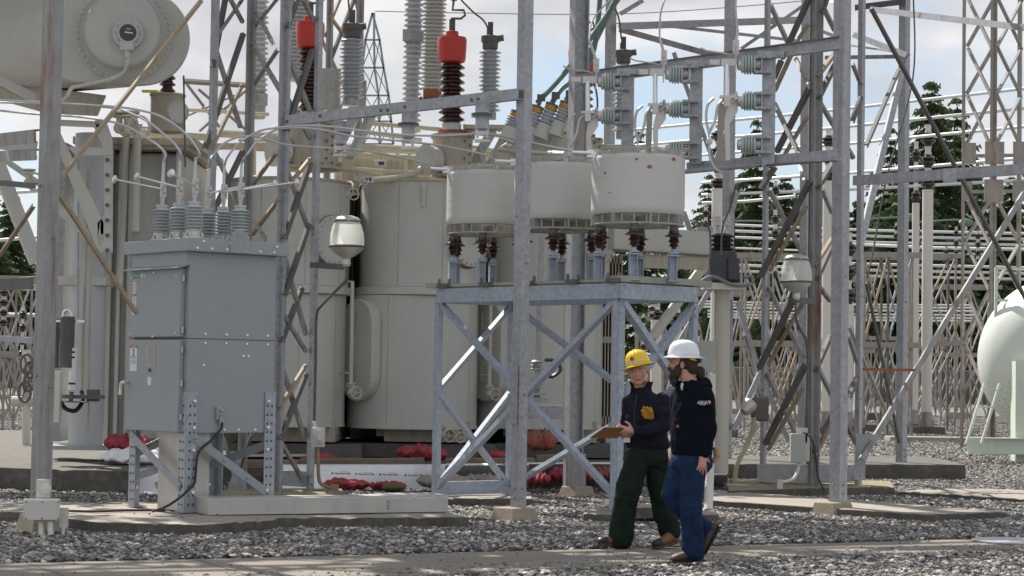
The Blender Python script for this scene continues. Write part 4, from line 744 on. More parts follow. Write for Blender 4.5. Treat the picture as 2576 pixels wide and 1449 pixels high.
# tall HV bushings behind
def tall(u0, v0, u1, v1, Z, rs, n, label, joint=None, flange=False, m=porc):
    a, e = P(u0, v0, Z), P(u1, v1, Z); t = thing('tall_bushing', label, 'bushing', a, 'tall pale bushings rising out of the frame'); L_ = (e-a).length; ax = e-a; b = MB(); b.lathe(sheds(rs*.6, rs, n, L_, 0, .86), a, ax, 30); b.build('porcelain', m, t)
    if joint:
        q = P(*joint, Z); b = MB(); b.lathe([(rs*.62, -.3), (rs*.75, -.28), (rs*.75, -.1), (rs*.95, -.08), (rs*.95, .1), (rs*.7, .12), (rs*.7, .32)], q, ax, 22); b.box(q+V((-.1, -.12, .02)), (.16, .1, .18)); b.box(q+V((.1, -.14, 0)), (.12, .1, .16)); b.build('joint_fitting', galv, t)
    if flange:
        b = MB(); b.lathe([(rs*1.15, -.22), (rs*1.15, -.17), (rs*.75, -.17), (rs*.75, 0)], a, ax, 24); b.build('base_flange', rustp, t)
        b = MB()
        for k in range(14): b.bolt(a+V((rs*.98*math.cos(k*.449), rs*.98*math.sin(k*.449), -.16)), (0, 0, 1), .02, .04)
        b.build('bolt_ring', galvd, t)
    return t
porcy = mat('ivory porcelain', (.54, .545, .52), .2, 0, .05, 6)
tall(1034, 335, 1046, -140, 33.5, .165, 36, 'tall grey stacked bushing with bolted joint, left of the ivory one', (1042, 95))
tall(1088, 228, 1098, -160, 33.0, .20, 40, 'tall tapered ivory bushing on an orange flange behind the red-capped bushing', None, True, porcy)
tall(650, 245, 655, -120, 33.0, .155, 28, 'tall grey bushing between the two middle legs of the left mast', (650, 252))
tall(748, 205, 757, -150, 33.5, .20, 36, 'tall grey bushing behind the red cap within the left mast', None, False)
# --- background transformer top: long beams, pipes ---
t = thing('transformer_deck', 'long beige cover deck with cable trays along the transformer tops', 'cover deck', P(1000, 430, 33.5))
mem(t, 'deck_beam', 860, 420, 32.5, 1300, 438, 34.5, 62, beiged, kind='B'); mem(t, 'deck_edge', 860, 387, 32.4, 1300, 408, 34.4, 9, cream, kind='B'); mem(t, 'deck_edge', 560, 367, 31, 850, 385, 32.2, 14, beiged, kind='B'); mem(t, 'deck_beam', 300, 372, 30.5, 700, 366, 31.5, 16, beiged, kind='B')
b = MB()
for k in range(14): b.bolt(P(880+k*30, 382+k*1.4, 32.3+k*.14), (0, 0, 1), .03, .05)
b.build('bolt_row', galvd, t)
for (pts, r, m, lb) in (([(938, 311, 32), (1100, 325, 32.5), (1290, 345, 33)], .035, cream, 'upper cream handrail pipe running behind the bushings'), ([(862, 372, 31.5), (1000, 376, 32), (1240, 390, 32.6)], .07, cream, 'thick cream oil pipe along the transformer tops'), ([(1075, 378, 31.5), (1095, 384, 31.4), (1110, 400, 31.3), (1120, 445, 31.3)], .035, cream, 'cream bent pipe dropping beside the round side cover'), ([(846, 423, 30.5), (1000, 434, 30.9), (1150, 441, 31.2)], .045, cream, 'cream conduit above the tank rim'), ([(888, 452, 30.2), (960, 452, 30.4), (1035, 440, 30.6), (1065, 420, 30.8)], .05, cream, 'cream bent conduit over the middle tank'),
    ([(1120, 367, 32), (1205, 372, 32.3), (1300, 392, 32.6)], .03, cream, 'thin cream pipe right of the turret'), ([(535, 335, 31), (700, 343, 31.6)], .06, cream, 'cream oil pipe behind the left mast'), ([(355, 330, 30), (380, 336, 30), (520, 345, 30.5)], .06, cream, 'cream pipe behind the conductors'), ([(474, 277, 31.5), (560, 281, 32), (675, 288, 32.5)], .03, cream, 'thin cream pipe behind the left mast legs'),
    ([(1258, 375, 30), (1345, 384, 29.5), (1420, 388, 29)], .04, alu, 'silver pipe behind the centre post'), ([(300, 720, 28.8), (310, 520, 29), (318, 330, 29), (322, 300, 29)], .05, beige, 'beige riser pipe left of the cabinet'), ([(340, 585, 28.7), (345, 360, 29), (348, 310, 29)], .06, beige, 'second beige riser pipe left of the cabinet')):
    q = smooth([P(*p) for p in pts], 5); MB().tube(q, r, 10).build('pipe', m, None, lb, 'pipe')
# small valves and gauges on tank tops
for (u, v, Z, s_, lb) in ((876, 490, 29.9, 1.1, 'beige elbow valve on the left-centre tank'), (905, 455, 29.7, .9, 'shiny valve and hose at the middle tank corner'), (1115, 1095, 30, 1.2, 'beige drain valve below the middle tank'), (1145, 1100, 30, 1.0, 'small handwheel valve below the middle tank'), (328, 325, 27.6, 2.0, 'handwheel valve beneath the conservator nozzle'), (300, 322, 27.9, 1.8, 'second valve beneath the conservator'), (72, 460, 27, 1.5, 'rusty valve stem past the left post')):
    t = thing('valve', lb, 'valve', P(u, v, Z)); b = MB(); valve(b, P(u, v, Z), s_); b.build('body', cream if 'shiny' not in lb else alu, t)
for (u, v, Z, lb) in ((957, 412, 30.3, 'small grey gauge box above the middle tank'), (925, 452, 30.0, 'grey relay box at the rim of the middle tank')):
    b = MB(); b.box(P(u, v, Z), (.17, .12, .1)); o = b.build('gauge_box', white, None, lb, 'gauge box', bevel=.01); b = MB(); b.box(P(u+3, v, Z)+V((0, -.065, 0)), (.08, .01, .05)); b.build('window', dkgrey, o)
# --- yellow banded small bushings on a sloping beige box ---
t = thing('terminal_housing', 'sloping beige bolted housing under the yellow-banded bushings', 'housing', P(1350, 400, 30))
b = MB(); pl = [(1252, 410), (1252, 372), (1330, 320), (1452, 318), (1470, 410)]; b.rings([[P(u, v, 30.2) for u, v in pl], [P(u+30, v+6, 31.4) for u, v in pl]]); b.build('box', beige, t, bevel=.02)
b = MB()
for u, v, r in ((1272, 388, .14), (1358, 352, .2), (1300, 374, .1)): flat_disc(b, P(u, v, 30.15), (-.3, -.9, .3), r, .03, 14, r*.86, .02)
b.build('bolted_cover', cream, t)
band = mat('amber glass band', (.5, .25, .03), .15)
for i, (u, v, u2, v2) in enumerate(((1288, 320, 1300, 285), (1335, 318, 1352, 272), (1370, 312, 1388, 266), (1408, 306, 1424, 262), (1440, 300, 1450, 262))):
    a, e = P(u, v, 29.9), P(u2, v2, 29.9); ax = e-a; L_ = ax.length; t = thing('banded_bushing', ['leftmost short grey bushing with yellow band, half behind the centre post', 'short yellow-banded bushing just right of the centre post', 'second yellow-banded bushing right of the centre post', 'third yellow-banded bushing right of the centre post', 'yellow-banded bushing touching the broad dark column'][i], 'bushing', a, 'yellow banded bushings')
    b = MB(); b.lathe([(.13, -.22), (.11, 0)], a, ax, 20); b.build('neck', beige, t); b = MB(); b.lathe(sheds(.075, .12, 4, L_*.75), a, ax, 24); b.build('porcelain', porc, t); b = MB(); b.lathe([(.09, L_*.75), (.095, L_*.76), (.09, L_), (.05, L_*1.02)], a, ax, 20); b.build('yellow_band', band, t); b = MB(); b.lathe([(.095, 0), (.095, .03), (.03, .04), (.03, .12)], e, ax, 16); b.box(e+ax.normalized()*.16, (.12, .05, .1)); b.build('cap', galvd, t)
for pts, lb in (([(1352, 258), (1440, 160), (1560, -10)], 'verdigris pipe rising from the banded bushings to the upper right'), ([(1390, 256), (1412, 225), (1450, 190), (1500, 100), (1560, -30)], 'second verdigris pipe behind the dark column'), ([(1425, 250), (1455, 215), (1495, 120), (1510, -10)], 'third verdigris pipe behind the dark column')):
    MB().tube(smooth([P(u, v, 30.2+.3*i) for i, (u, v) in enumerate(pts)], 5), .04, 10).build('bus_pipe', verd, None, lb, 'pipe')
# --- conservator tank upper left ---
Zc = 27.0; sC = S(Zc); t = thing('oil_conservator', 'large beige oval oil tank with gauge cover at upper left', 'oil tank', P(281, 215, Zc))
nrm = V((.20, -.97, -.12)).normalized(); tg = V((.97, .20, .0)); upp = nrm.cross(tg)*-1; upp = V((0, 0, 1))-nrm*nrm.z; upp.normalize(); tg = upp.cross(nrm)*-1; tg = tg if tg.x > 0 else -tg
c0 = P(281, 92, Zc); hw, hh = 196*sC, 121*sC; pl = []
for j in range(33):
    a = -math.pi/2+math.pi*j/32; pl.append((hw-hh+hh*math.cos(a), hh*math.sin(a)))
pl += [(-x, -y) for x, y in pl]
back = V((-.78, .62, .02)); b = MB(); b.rings([[c0+tg*x*k+upp*y*k+o for x, y in pl] for k, o in ((.97, nrm*.03), (1, V((0, 0, 0))), (1, back*.3), (1, back*4.2))]); b.build('shell', beige, t, sharp=40)
fc = c0+tg*(30*sC)+upp*(8*sC); b = MB(); b.lathe([(122*sC, 0), (122*sC, .06), (112*sC, .06)], fc+nrm*.02, nrm, 56); fl = b.build('flange', beige, t)
b = MB(); q = nrm.to_track_quat('Z', 'Y').to_matrix()
for j in range(46): b.bolt(fc+nrm*.08+q @ V((math.cos(j*.1366)*116*sC, math.sin(j*.1366)*116*sC, 0)), nrm, .022, .025)
b.build('bolt_ring', beige, fl)
n2 = V((.17, -.98, -.04)).normalized(); b = MB(); b.lathe([(93*sC, -.1), (93*sC, .42), (87*sC, .455), (60*sC, .46)], fc+nrm*.0+tg*(-3*sC), n2, 56); b.build('manhole_drum', beige, t, sharp=50)
gc = P(322, 84, Zc-.5); b = MB(); b.lathe([(38*sC, -.05), (38*sC, .03), (26*sC, .03), (26*sC, .09), (22*sC, .09)], gc, n2, 32)
q = n2.to_track_quat('Z', 'Y').to_matrix()
for j in range(10): b.bolt(gc+q @ V((math.cos(j*.628)*31*sC, math.sin(j*.628)*31*sC, .03)), n2, .013)
b.box(gc+V((0, -.04, -.17)), (.17, .1, .11)); b.cyl(gc+V((0, -.04, -.2)), gc+V((0, -.04, -.32)), .03); gg = b.build('gauge_housing', beige, t)
b = MB(); b.lathe([(21*sC, .085), (21*sC, .095)], gc, n2, 28); b.build('dial', dkgrey, gg); b = MB(); b.box(None, (.13, .004, .016), m=M.Translation(gc+n2*.1) @ M.Rotation(.12, 4, 'Y'))
b.text('ASEA', M.Translation(gc+n2*.1+V((0, 0, .045))) @ M.Rotation(R(90), 4, 'X'), .035); b.build('pointer', signw, gg)
b = MB(); b.tube(smooth([P(323, 122, Zc-.5), P(322, 150, Zc-.5), P(316, 175, Zc-.4), P(300, 190, Zc-.3), P(265, 202, Zc-.2), P(205, 215, Zc), P(180, 222, Zc), P(168, 245, Zc), P(150, 254, Zc+.2)], 5), .028, 10); b.build('gauge_conduit', mat('scuffed white conduit', (.6, .6, .57), .5, 0, .2, 9, .3, .15), t)
# lower trough under the conservator, brackets
t = thing('conservator_cradle', 'beige cradle plates and arms carrying the oval oil tank', 'support frame', P(150, 640, 28))
b = MB(); b.rings([[P(u, v, Z) for u, v in ((0, 205), (130, 222), (268, 240), (246, 292), (120, 286), (-10, 250))] for Z in (27.6, 29)]); b.build('saddle', beiged, t, bevel=.01)
def plate_holes(pl, holes, Z, th):  # frame made of strips
    b = MB()
    for q in pl: b.rings([[P(u, v, Z) for u, v in q], [P(u, v, Z+th) for u, v in q]])
    return b
b = plate_holes([[(128, 300), (262, 306), (262, 322), (128, 316)], [(240, 300), (268, 306), (284, 352), (284, 378), (262, 378), (236, 320)], [(168, 368), (284, 372), (284, 392), (190, 392)], [(262, 392), (284, 392), (284, 636), (262, 636)], [(128, 330), (150, 330), (262, 560), (268, 636), (248, 636)], [(244, 560), (262, 540), (262, 636), (244, 636)]], None, 27.8, .06); b.build('gusset_plate', beige, t, bevel=.008)
b = MB()
for k in range(7): b.bolt(P(270, 402+k*38, 27.75), r=.03)
b.build('bolt_row', galvd, t)
for a in ((-8, 195, 27.5, 90, 250, 27.6, 26), (-8, 400, 27.2, 95, 660, 27.5, 34), (2, 395, 27.5, 110, 470, 27.6, 15), (125, 505, 27.7, 238, 605, 27.9, 20), (-8, 355, 27.9, 92, 372, 28, 34), (20, 400, 28.4, 92, 395, 28.4, 10)):
    mem(t, 'arm', *a, beige, 3, 'B')
# left transformer T0
c = P(330, 1118, 29.6); t = thing('transformer', 'leftmost beige ribbed transformer tank between the left post and the cabinet', 'transformer', (c.x, c.y, .35), 'row of beige single phase transformers'); z = lambda v: P(250, v, 29).z
b = MB(); x0, x1 = P(255, 700, 29.3).x, P(455, 700, 29.3).x; b.box(((x0+x1)/2, 30.7, (z(1110)+z(375))/2), (x1-x0, 2.6, z(375)-z(1110))); b.build('tank', beige, t, bevel=.05)
b = MB()
for u, w_, dz in ((252, .10, 0), (272, .06, .05), (296, .05, .05), (322, .05, .05), (404, .05, .05), (440, .05, .05)): b.beam(V((P(u, 700, 29.2).x, 29.3-dz, z(1112))), V((P(u, 700, 29.2).x, 29.3-dz, z(372))), w_, .25, .01, 'B', up=(1, 0, 0))
b.build('stiffener', beige, t); b = MB(); b.box(((x0+x1)/2-.1, 30.5, z(352)), (x1-x0+.6, 2.9, .10)); b.box(((x0+x1)/2-.1, 30.5, z(366)), (x1-x0+.4, 2.8, .06)); b.build('cover_plate', beiged, t)
q = P(205, 1120, 28.4); b = MB(); b.lathe([(.235, 0), (.235, z(345)-z(1118))], (q.x, q.y+.25, z(1118)), n=36); b.build('cooler_cylinder', mat('cooler paint', (.47, .50, .51), .45, 0, .06, 1, .15, 0, 0, (.36, .37, .36), zs=.1), t)
b = MB(); b.box((q.x-.05, q.y+.3, z(711)), (.66, .56, .12)); b.build('clamp_band', beige, t); b = MB(); b.box((P(137, 700, 28.9).x, 29.3, (z(1112)+z(360))/2), (.2, .6, z(360)-z(1112))); b.build('corner_post', galv, t)
b = MB(); b.box((q.x+.05, q.y+.35, z(1123)), (.95, .9, .06)); b.build('foot_plate', galvp, t)
for a in ((197, 380, 28.2, 196, 800, 28, 5, galv), (222, 430, 28.1, 205, 985, 27.8, 8, beiged), (228, 620, 27.9, 222, 1085, 27.8, 5, beiged)):
    mem(t, 'riser_pipe', *a[:6], a[6], a[7], kind='tube')
b = MB(); b.tube(smooth([P(222, 1080, 27.8), P(215, 1115, 27.7), P(195, 1120+0, 27.6), P(160, 1020, 27.6), P(152, 1030, 27.6)][:0] or [P(205, 985, 27.8), P(207, 1010, 27.7), P(190, 1033, 27.6), P(165, 1028, 27.6), P(152, 1010, 27.6)], 5), .03, 10); b.build('hose', rubber, t)
b = MB(); b.lathe(sheds(.095, .1, 26, .68), P(167, 925, 27.5)+V((0, 0, 0)), n=24); b.lathe(sheds(.07, .075, 26, .66), P(140, 925, 27.8), n=20); b.build('breather_cylinder', galvd, t)
b = MB(); b.tube(smooth([P(160, 805, 27.6), P(160, 788, 27.6), P(170, 780, 27.6), P(178, 788, 27.6), P(178, 805, 27.6)], 4), .022, 8); b.box(P(168, 808, 27.6), (.5, .12, .03)); b.build('breather_fitting', alub, t)
b = MB(); b.tube([P(186, 875, 27.5), P(182, 980, 27.5)], .052, 14); b.build('white_sleeve', signw, t); b = MB()
for v in (886, 899, 965): b.tube([P(185.5-(v-875)*.035, v-2.5, 27.5), P(185.3-(v-875)*.035, v+2.5, 27.5)], .0535, 14)
b.build('sleeve_mark', ink, t)
b = MB(); b.box(P(203, 998, 27.6), (.62, .12, .05)); b.box(P(235, 995, 27.7), (.14, .2, .16)); b.lathe([(.22, 0), (.22, .012), (.2, .015)], P(178, 1012, 27.5), (0, 0, 1), 24); b.cyl(P(180, 985, 27.5), P(178, 1012, 27.5), .03); b.build('valve_gear', galvd, t)
b = MB(); b.box(P(136, 998, 27.3), (.18, .14, .68)); b.build('grey_box', white, t, bevel=.008)
# small turret with brown insulator by the conservator
t = thing('relay_turret', 'soot-streaked beige drum with round side cover, brown insulator on top', 'turret', P(422, 330, 28.6)); p = P(420, 333, 28.6); b = MB(); b.lathe([(.235, 0), (.235, .5), (.25, .5), (.25, .53)], p, n=30); b.build('drum', beiged, t)
b = MB(); flat_disc(b, P(438, 284, 28.5), (.55, -.83, 0), .16, .14, 12, .14); b.build('side_cover', beige, t); b = MB(); b.lathe(sheds(.07, .115, 4, .36), P(421, 236, 28.7), n=24); b.build('insulator', porcb, t)
b = MB(); b.box(P(378, 230, 28.5), (.22, .1, .03)); b.build('yellow_handle', mat('fluorescent yellow', (.65, .75, .03), .4), t)
# far deck girder left of tower (roofline)
t = thing('far_girder', 'distant lattice girder and busbars seen between left mast and oil tank', 'girder', P(560, 230, 45))
for a in ((462, 203, 45, 640, 215, 46, 14), (470, 212, 45, 560, 330, 46, 7), (620, 225, 45, 500, 330, 46, 7), (500, 225, 45, 640, 345, 46, 7), (470, 290, 45, 620, 225, 46, 7), (700, 225, 46, 800, 330, 47, 7), (800, 225, 46, 690, 330, 47, 7)): mem(t, 'brace', *a, rack)
# second lattice mast behind grey bushing (x 790-910)
mast('lattice_mast', 'rusty lattice mast partly hidden behind the grey bushing left of the pylon', 'lattice mast', dict(L=(797, 420, 36, 14, 'p', False), F=(822, 420, 35.5, 18, 'r', True), Rr=(898, 420, 36, 20, 'r', True)),
    [(815, 90, 'F', 856, -6, 'Rr', 8, 't'), (806, 94, 'F', 896, 280, 'Rr', 8, 'r'), (812, 360, 'F', 900, 175, 'Rr', 8, 'r'), (892, -6, 'Rr', 812, 200, 'F', 9, 'd'), (895, -4, 'Rr', 912, 75, 'Rr', 9, 'r'), (830, 40, 'F', 880, 110, 'Rr', 8, 't')], MM)
b = MB(); p = P(826, 238, 35.2); b.box(p, (.42, .02, .9)); b.box(p+V((.5, 0, 0)), (.3, .02, .5))
for k in range(14): b.bolt(p+V((random.uniform(-.18, .18), -.01, random.uniform(-.4, .4))), r=.03)
b.build('gusset', galvr, None, 'riveted gusset plate on the rusty mast by the red cap', 'plate')
# --- far green-grey pylon ---
PY = mat('pylon paint', (.22, .27, .28), .6, 0, .2, 2)
t = thing('pylon', 'distant pale green lattice pylon with pointed top against the sky', 'pylon', P(950, 360, 95)); Zt = 95
LV = [(937, 32, 0), (937, 100, 20), (938, 170, 30), (948, 240, 33), (950, 305, 38), (952, 362, 42)]
def lvl(k, s_): u, v, w_ = LV[k]; return (u+(w_*s_*.9 if s_ else 4), v)
b = MB()
for k in range(5):
    for s_ in (-1, 0, 1):
        a, c = lvl(k, s_), lvl(k+1, s_); b.beam(P(*a, Zt+(s_ == 0)*2), P(*c, Zt+(s_ == 0)*2), .10, .10, .02, 'B')
b.build('leg', PY, t); b = MB()
for k in range(1, 6):
    b.beam(P(*lvl(k, -1), Zt), P(*lvl(k, 1), Zt), .08, .06, .02, 'B'); b.beam(P(*lvl(k, -1), Zt), P(*lvl(k, 0), Zt+2), .05, .05, .02, 'B')
    if k < 5:
        for s_ in (-1, 0): b.beam(P(*lvl(k, s_), Zt), P(*lvl(k+1, s_+1), Zt), .045, .045, .02, 'B'); b.beam(P(*lvl(k, s_+1), Zt), P(*lvl(k+1, s_), Zt), .045, .045, .02, 'B')
b.build('bracing', PY, t)
for pts, lb in (([(943, 28, 95), (1130, 32, 95), (1560, 35, 96), (1960, 8, 97), (2200, -20, 98)], 'thin sky wire running from the pylon tip to the right'),): MB().tube(smooth([P(*p) for p in pts], 6), .022, 5).build('sky_wire', PY, None, lb, 'wire')
for pts, Z, lb in (([(1160, 0), (1190, 30), (1215, 50), (1228, 72)], 31, 'dark lead curving onto the grey bushing by the centre post'), ([(876, -5), (878, 20), (884, 46)], 30.3, 'dark lead onto the grey bushing by the pylon'), ([(1530, -8), (1555, 40), (1563, 98)], 31.9, 'dark lead onto the bushing behind the left switch'), ([(462, 190), (464, 300), (466, 420)], 28, 'thin twisted cable hanging left of the mast')):
    MB().tube(smooth([P(u, v, Z) for u, v in pts], 5), .014, 6).build('lead_wire', galvd, None, lb, 'wire')
# twisted lead cables behind: right side hanging
for pts, Z, lb in (([(1492, 205), (1500, 230), (1503, 262), (1500, 300)], 25, 'black jumper beside the left switch blade'), ([(1852, 460), (1838, 520), (1818, 570), (1814, 640)], 24.5, 'brown lead dropping to the black potential device'), ([(1745, 560), (1775, 564), (1786, 585), (1788, 640)], 24.5, 'brown jumper from drum to black potential device'), ([(2298, 0), (2296, 200), (2230, 450), (2195, 640), (2180, 700)], 30, 'thin black ground cable sagging down the right gantry')):
    MB().tube(smooth([P(u, v, Z) for u, v in pts], 6), .012, 6).build('jumper_cable', galvd, None, lb, 'cable')

# radiators in the gaps, cooler header and pipes behind the stand
for (u0, u1, v0, v1, Z, lb) in ((852, 905, 470, 1075, 32.4, 'radiator bank coloured dark for shade in the gap left of the middle tank'), (1196, 1250, 640, 1080, 33.2, 'radiator bank coloured dark for shade in the gap left of the right tank'), (1515, 1562, 640, 1070, 32.2, 'ribbed radiator bank right of the right tank')):
    t = thing('radiator', lb, 'radiator', P((u0+u1)/2, v1, Z)); n_ = 6
    for k in range(n_+1):
        b = MB(); u = u0+(u1-u0)*k/n_; p, q = P(u, v1, Z), P(u, v0, Z); b.box(((p.x+q.x)/2, Z+.35, (p.z+q.z)/2), (.02, .7, q.z-p.z)); b.build('fin', beiged if u0 > 1400 else galvd, t)  # fins in the tank gaps get dark steel in place of shade
    b = MB(); b.beam(P(u0, v0+12, Z), P(u1, v0+12, Z), .12, .7, .01, 'B'); b.beam(P(u0, v1-12, Z), P(u1, v1-12, Z), .12, .7, .01, 'B'); b.beam(P(u0, (v0+v1)/2, Z-.03), P(u1, (v0+v1)/2, Z-.03), .1, .05, .01, 'B'); b.build('header', beiged, t)
t = thing('cooler_header', 'long beige box beam with stained rim behind the right end of the drums', 'cooler header', P(1660, 670, 31.5)); mem(t, 'box_beam', 1545, 596, 31.2, 1792, 612, 31.9, 58, beige, kind='B'); mem(t, 'lower_beam', 1590, 655, 31.3, 1780, 662, 31.8, 34, beiged, kind='B'); mem(t, 'rim', 1545, 630, 31.1, 1792, 644, 31.8, 5, galvd, kind='B')
mem(t, 'support_arm', 1620, 760, 31.6, 1700, 670, 31.6, 12, beiged, 0); mem(t, 'slant_pipe', 1640, 850, 31.9, 1792, 640, 32.2, 26, beige, kind='tube'); mem(t, 'post', 1556, 760, 31.6, 1556, 1070, 31.6, 10, beiged, 0)
t = thing('earthing_pipe', 'galvanised riser pipe with grey clamp fitting behind the stand', 'pipe', P(1350, 1010, 28)); b = MB(); b.tube([P(1362, 590, 28), P(1352, 960, 28), P(1351, 1012, 28)], .045, 12); b.build('pipe', galv, t); b = MB(); q = P(1350, 965, 27.9); b.lathe(sheds(.05, .085, 3, .14), q+V((0, 0, .18)), n=18); b.box(q, (.16, .12, .14)); b.box(q+V((0, 0, -.14)), (.24, .14, .03)); b.box(q+V((.0, 0, -.22)), (.3, .16, .06)); b.build('clamp_fitting', galv, t)
b = MB(); b.tube(smooth([P(1370, 905, 28), P(1398, 908, 28), P(1410, 930, 28), P(1388, 948, 28), P(1376, 938, 28)], 5), .025, 8); b.build('hose', dkgrey, t)
t = thing('cross_channel', 'short grey channel bolted across the broad dark column behind the stand', 'steel beam', P(1400, 1060, 27)); mem(t, 'channel', 1322, 1036, 27, 1432, 1038, 27, 34, galv, kind='C')
t = thing('tie_rack', 'cream pipework and cable clips along the tank tops by the turrets', 'pipe rack', P(980, 360, 31.6))
for a in ((600, 352, 31, 860, 360, 31.4, 8), (700, 400, 30.4, 860, 412, 30.7, 9), (1190, 410, 31.5, 1300, 414, 31.8, 12), (960, 395, 31.8, 960, 455, 31.8, 7), (1020, 398, 31.8, 1022, 440, 31.8, 9), (900, 330, 32, 1060, 352, 32.4, 10), (1255, 330, 32, 1300, 300, 32.2, 8), (640, 372, 30.6, 640, 440, 30.6, 9)): mem(t, 'pipe', *a, cream, kind='tube')

t = thing('dark_filler', 'dark block added to fill the sunlit gap beneath the transformer tanks', 'filler block', P(1060, 1150, 33)); b = MB(); b.beam(P(560, 1114, 33.2), P(1600, 1124, 33.6), .62, .3, .02, 'B'); b.build('filler_block', concd, t)  # dark block added so the bright gap under the tanks reads as shade
# ================= grey switch cabinet =================
cc = P(464, 1283, 20.8); cz = .13
MCab = M.Translation((cc.x, cc.y, 0)) @ M.Rotation(R(40), 4, 'Z')
cab = thing('switch_cabinet', 'large grey steel switch cabinet on perforated legs with six bushings on its roof', 'switch cabinet', mtx=MCab)
zB = P(470, 1090, 20.8).z; zT = P(470, 632, 20.8).z; zR = P(470, 599, 20.8).z; zM = P(470, 851, 20.8).z; LX, LY = 1.04, 1.09
CS, SN = math.cos(R(40)), math.sin(R(40))
def ysolve(u, v=1283, xl=0):
    k = (u-.0155*(1283-v)-1288)/FX; X0 = cc.x+xl*CS; Y0 = cc.y+xl*SN; return (X0-k*Y0)/(SN+k*CS)
def L3(x, y, z): return V((x, y, z))
b = MB(); b.box((LX/2, LY/2, (zB+zT)/2), (LX, LY, zT-zB)); b.build('body', cabm, cab, local=True, bevel=.006)
b = MB(); ov = .09; z0, z1 = zT, zR
b.rings([[L3(-ov, -ov, z0-.0), L3(LX+ov, -ov, z0), L3(LX+ov, LY+ov, z0), L3(-ov, LY+ov, z0)], [L3(-ov, -ov, z1), L3(LX+ov, -ov, z1), L3(LX+ov, LY+ov, z1), L3(-ov, LY+ov, z1)]]); b.build('roof', cabm, cab, local=True, bevel=.005)
# front right panel seam + rivets
b = MB(); b.box((LX/2, -.0015, zM), (LX, .004, .006)); b.box((-.0015, LY/2, zM), (.004, LY, .01)); b.build('panel_seam', cabd, cab, local=True)
b = MB(); riv = lambda x, z, y=0: b.lathe([(.018, -.004), (.016, .006), (.008, .012)], (x, y, z), (0, -1, 0), 10)
for x in (.2, .45, .7, .95): riv(x, zM+.045); riv(x, zM-.045)
for x in (.66, .72): riv(x, zM-.17)
riv(.19, zM-.27)
for x in (.45, .62, .82): riv(x, zB+.03)
for x, z in ((.1, .1), (.42, .1), (.98, .09), (.62, .1), (.03, .03), (.2, .03), (.38, .03), (.6, .03), (.78, .03), (.95, .03)): b.lathe([(.018, -.004), (.016, .006), (.008, .012)], (x, -ov, z0+z+.0), (0, -1, 0), 10)
b.build('rivet', alub, cab, local=True)
b = MB(); b.box((.52, -ov-.006, z0+.085), (.22, .012, .16)); b.rings([[L3(x, y, z) for x, z in ((.43, z1-.01), (.61, z1-.01), (.61, z1+.07), (.56, z1+.11), (.48, z1+.11), (.43, z1+.07))] for y in (-ov-.01, -ov)]); b.lathe([(.03, 0), (.03, .004)], (.52, -ov-.011, z1+.06), (0, -1, 0), 14); b.build('lifting_lug', cabm, cab, local=True)
# doors on left face (outward normal -x)
yb, ye = .075, ysolve(330, 1000, -.05)
up_ = MB(); up_.box((-.028, (yb+ye)/2, (zM+.008+P(470, 672, 20.8).z)/2), (.056, ye-yb, P(470, 672, 20.8).z-zM-.02)); ud = up_.build('door', cabm, cab, 'upper cabinet door with warning labels', local=True, bevel=.008)
lo_ = MB(); lo_.box((-.028, (yb+ye)/2, (zM+zB)/2-.005), (.056, ye-yb, zM-zB-.02)); ld = lo_.build('door', cabm, cab, 'lower cabinet door with lever handle', local=True, bevel=.008)
b = MB(); b.box((-.02, LY/2, zT-.07), (.04, LY, .14)); b.rings([[L3(x, y, z) for x, z in ((-.02, zT-.13), (-.13, zT-.165), (-.13, zT-.175), (-.02, zT-.15))] for y in (.02, LY+.05)]); b.build('drip_hood', cabm, cab, local=True)
b = MB()
for z in (P(470, 700, 20.8).z, P(470, 830, 20.8).z): b.cyl((-.03, yb-.012, z-.03), (-.03, yb-.012, z+.03), .012)
b.build('hinge', alu, ud, local=True); b = MB()
for z in (P(470, 880, 20.8).z, P(470, 965, 20.8).z, P(470, 1050, 20.8).z): b.cyl((-.03, yb-.012, z-.03), (-.03, yb-.012, z+.03), .012)
b.build('hinge', alu, ld, local=True)
yy = lambda u, v=850: ysolve(u, v, -.058)
def zz_(v): return P(370, v, 21.3).z
def plate_l(name, par, ua, ub, va, vb, m, x=-.0585): b = MB(); b.box((x, (yy(ua)+yy(ub))/2, (zz_(va)+zz_(vb))/2), (.003, abs(yy(ua)-yy(ub)), zz_(va)-zz_(vb))); return b.build(name, m, par, local=True)
def tl(par, txt, u, v, size, m, name='lettering'): b = MB(); b.text(txt, M.Translation((-.0605, yy(u), zz_(v))) @ M.Rotation(R(-90), 4, 'Z') @ M.Rotation(R(90), 4, 'X'), size); return b.build(name, m, par, local=True)
s = plate_l('nameplate', ud, 341, 357.5, 686, 697.5, signg); tl(s, 'SIEMENS', 349.3, 691.8, .036, signw)
b = MB(); b.lathe([(.024, 0), (.024, .002)], (-.057, yy(361.5), zz_(692)), (-1, 0, 0), 20); b.lathe([(.016, 0), (.016, .002)], (-.057, yy(368), zz_(692)), (-1, 0, 0), 16); b.build('round_sticker', signw, ud, local=True)
def fig(par, u, v, s_, m):
    b = MB(); O = V((-.0605, yy(u), zz_(v))); pt = lambda y, z: O+V((0, -y*s_, z*s_))
    for a, c in (((0, .3), (0, -.1)), ((0, .22), (-.25, .35)), ((0, .22), (.2, .05)), ((0, -.1), (-.2, -.45)), ((0, -.1), (.15, -.4)), ((.02, .3), (.05, .42))): b.tube([pt(*a), pt(*c)], .045*s_, 5)
    b.build('hazard_figure', m, par, local=True)
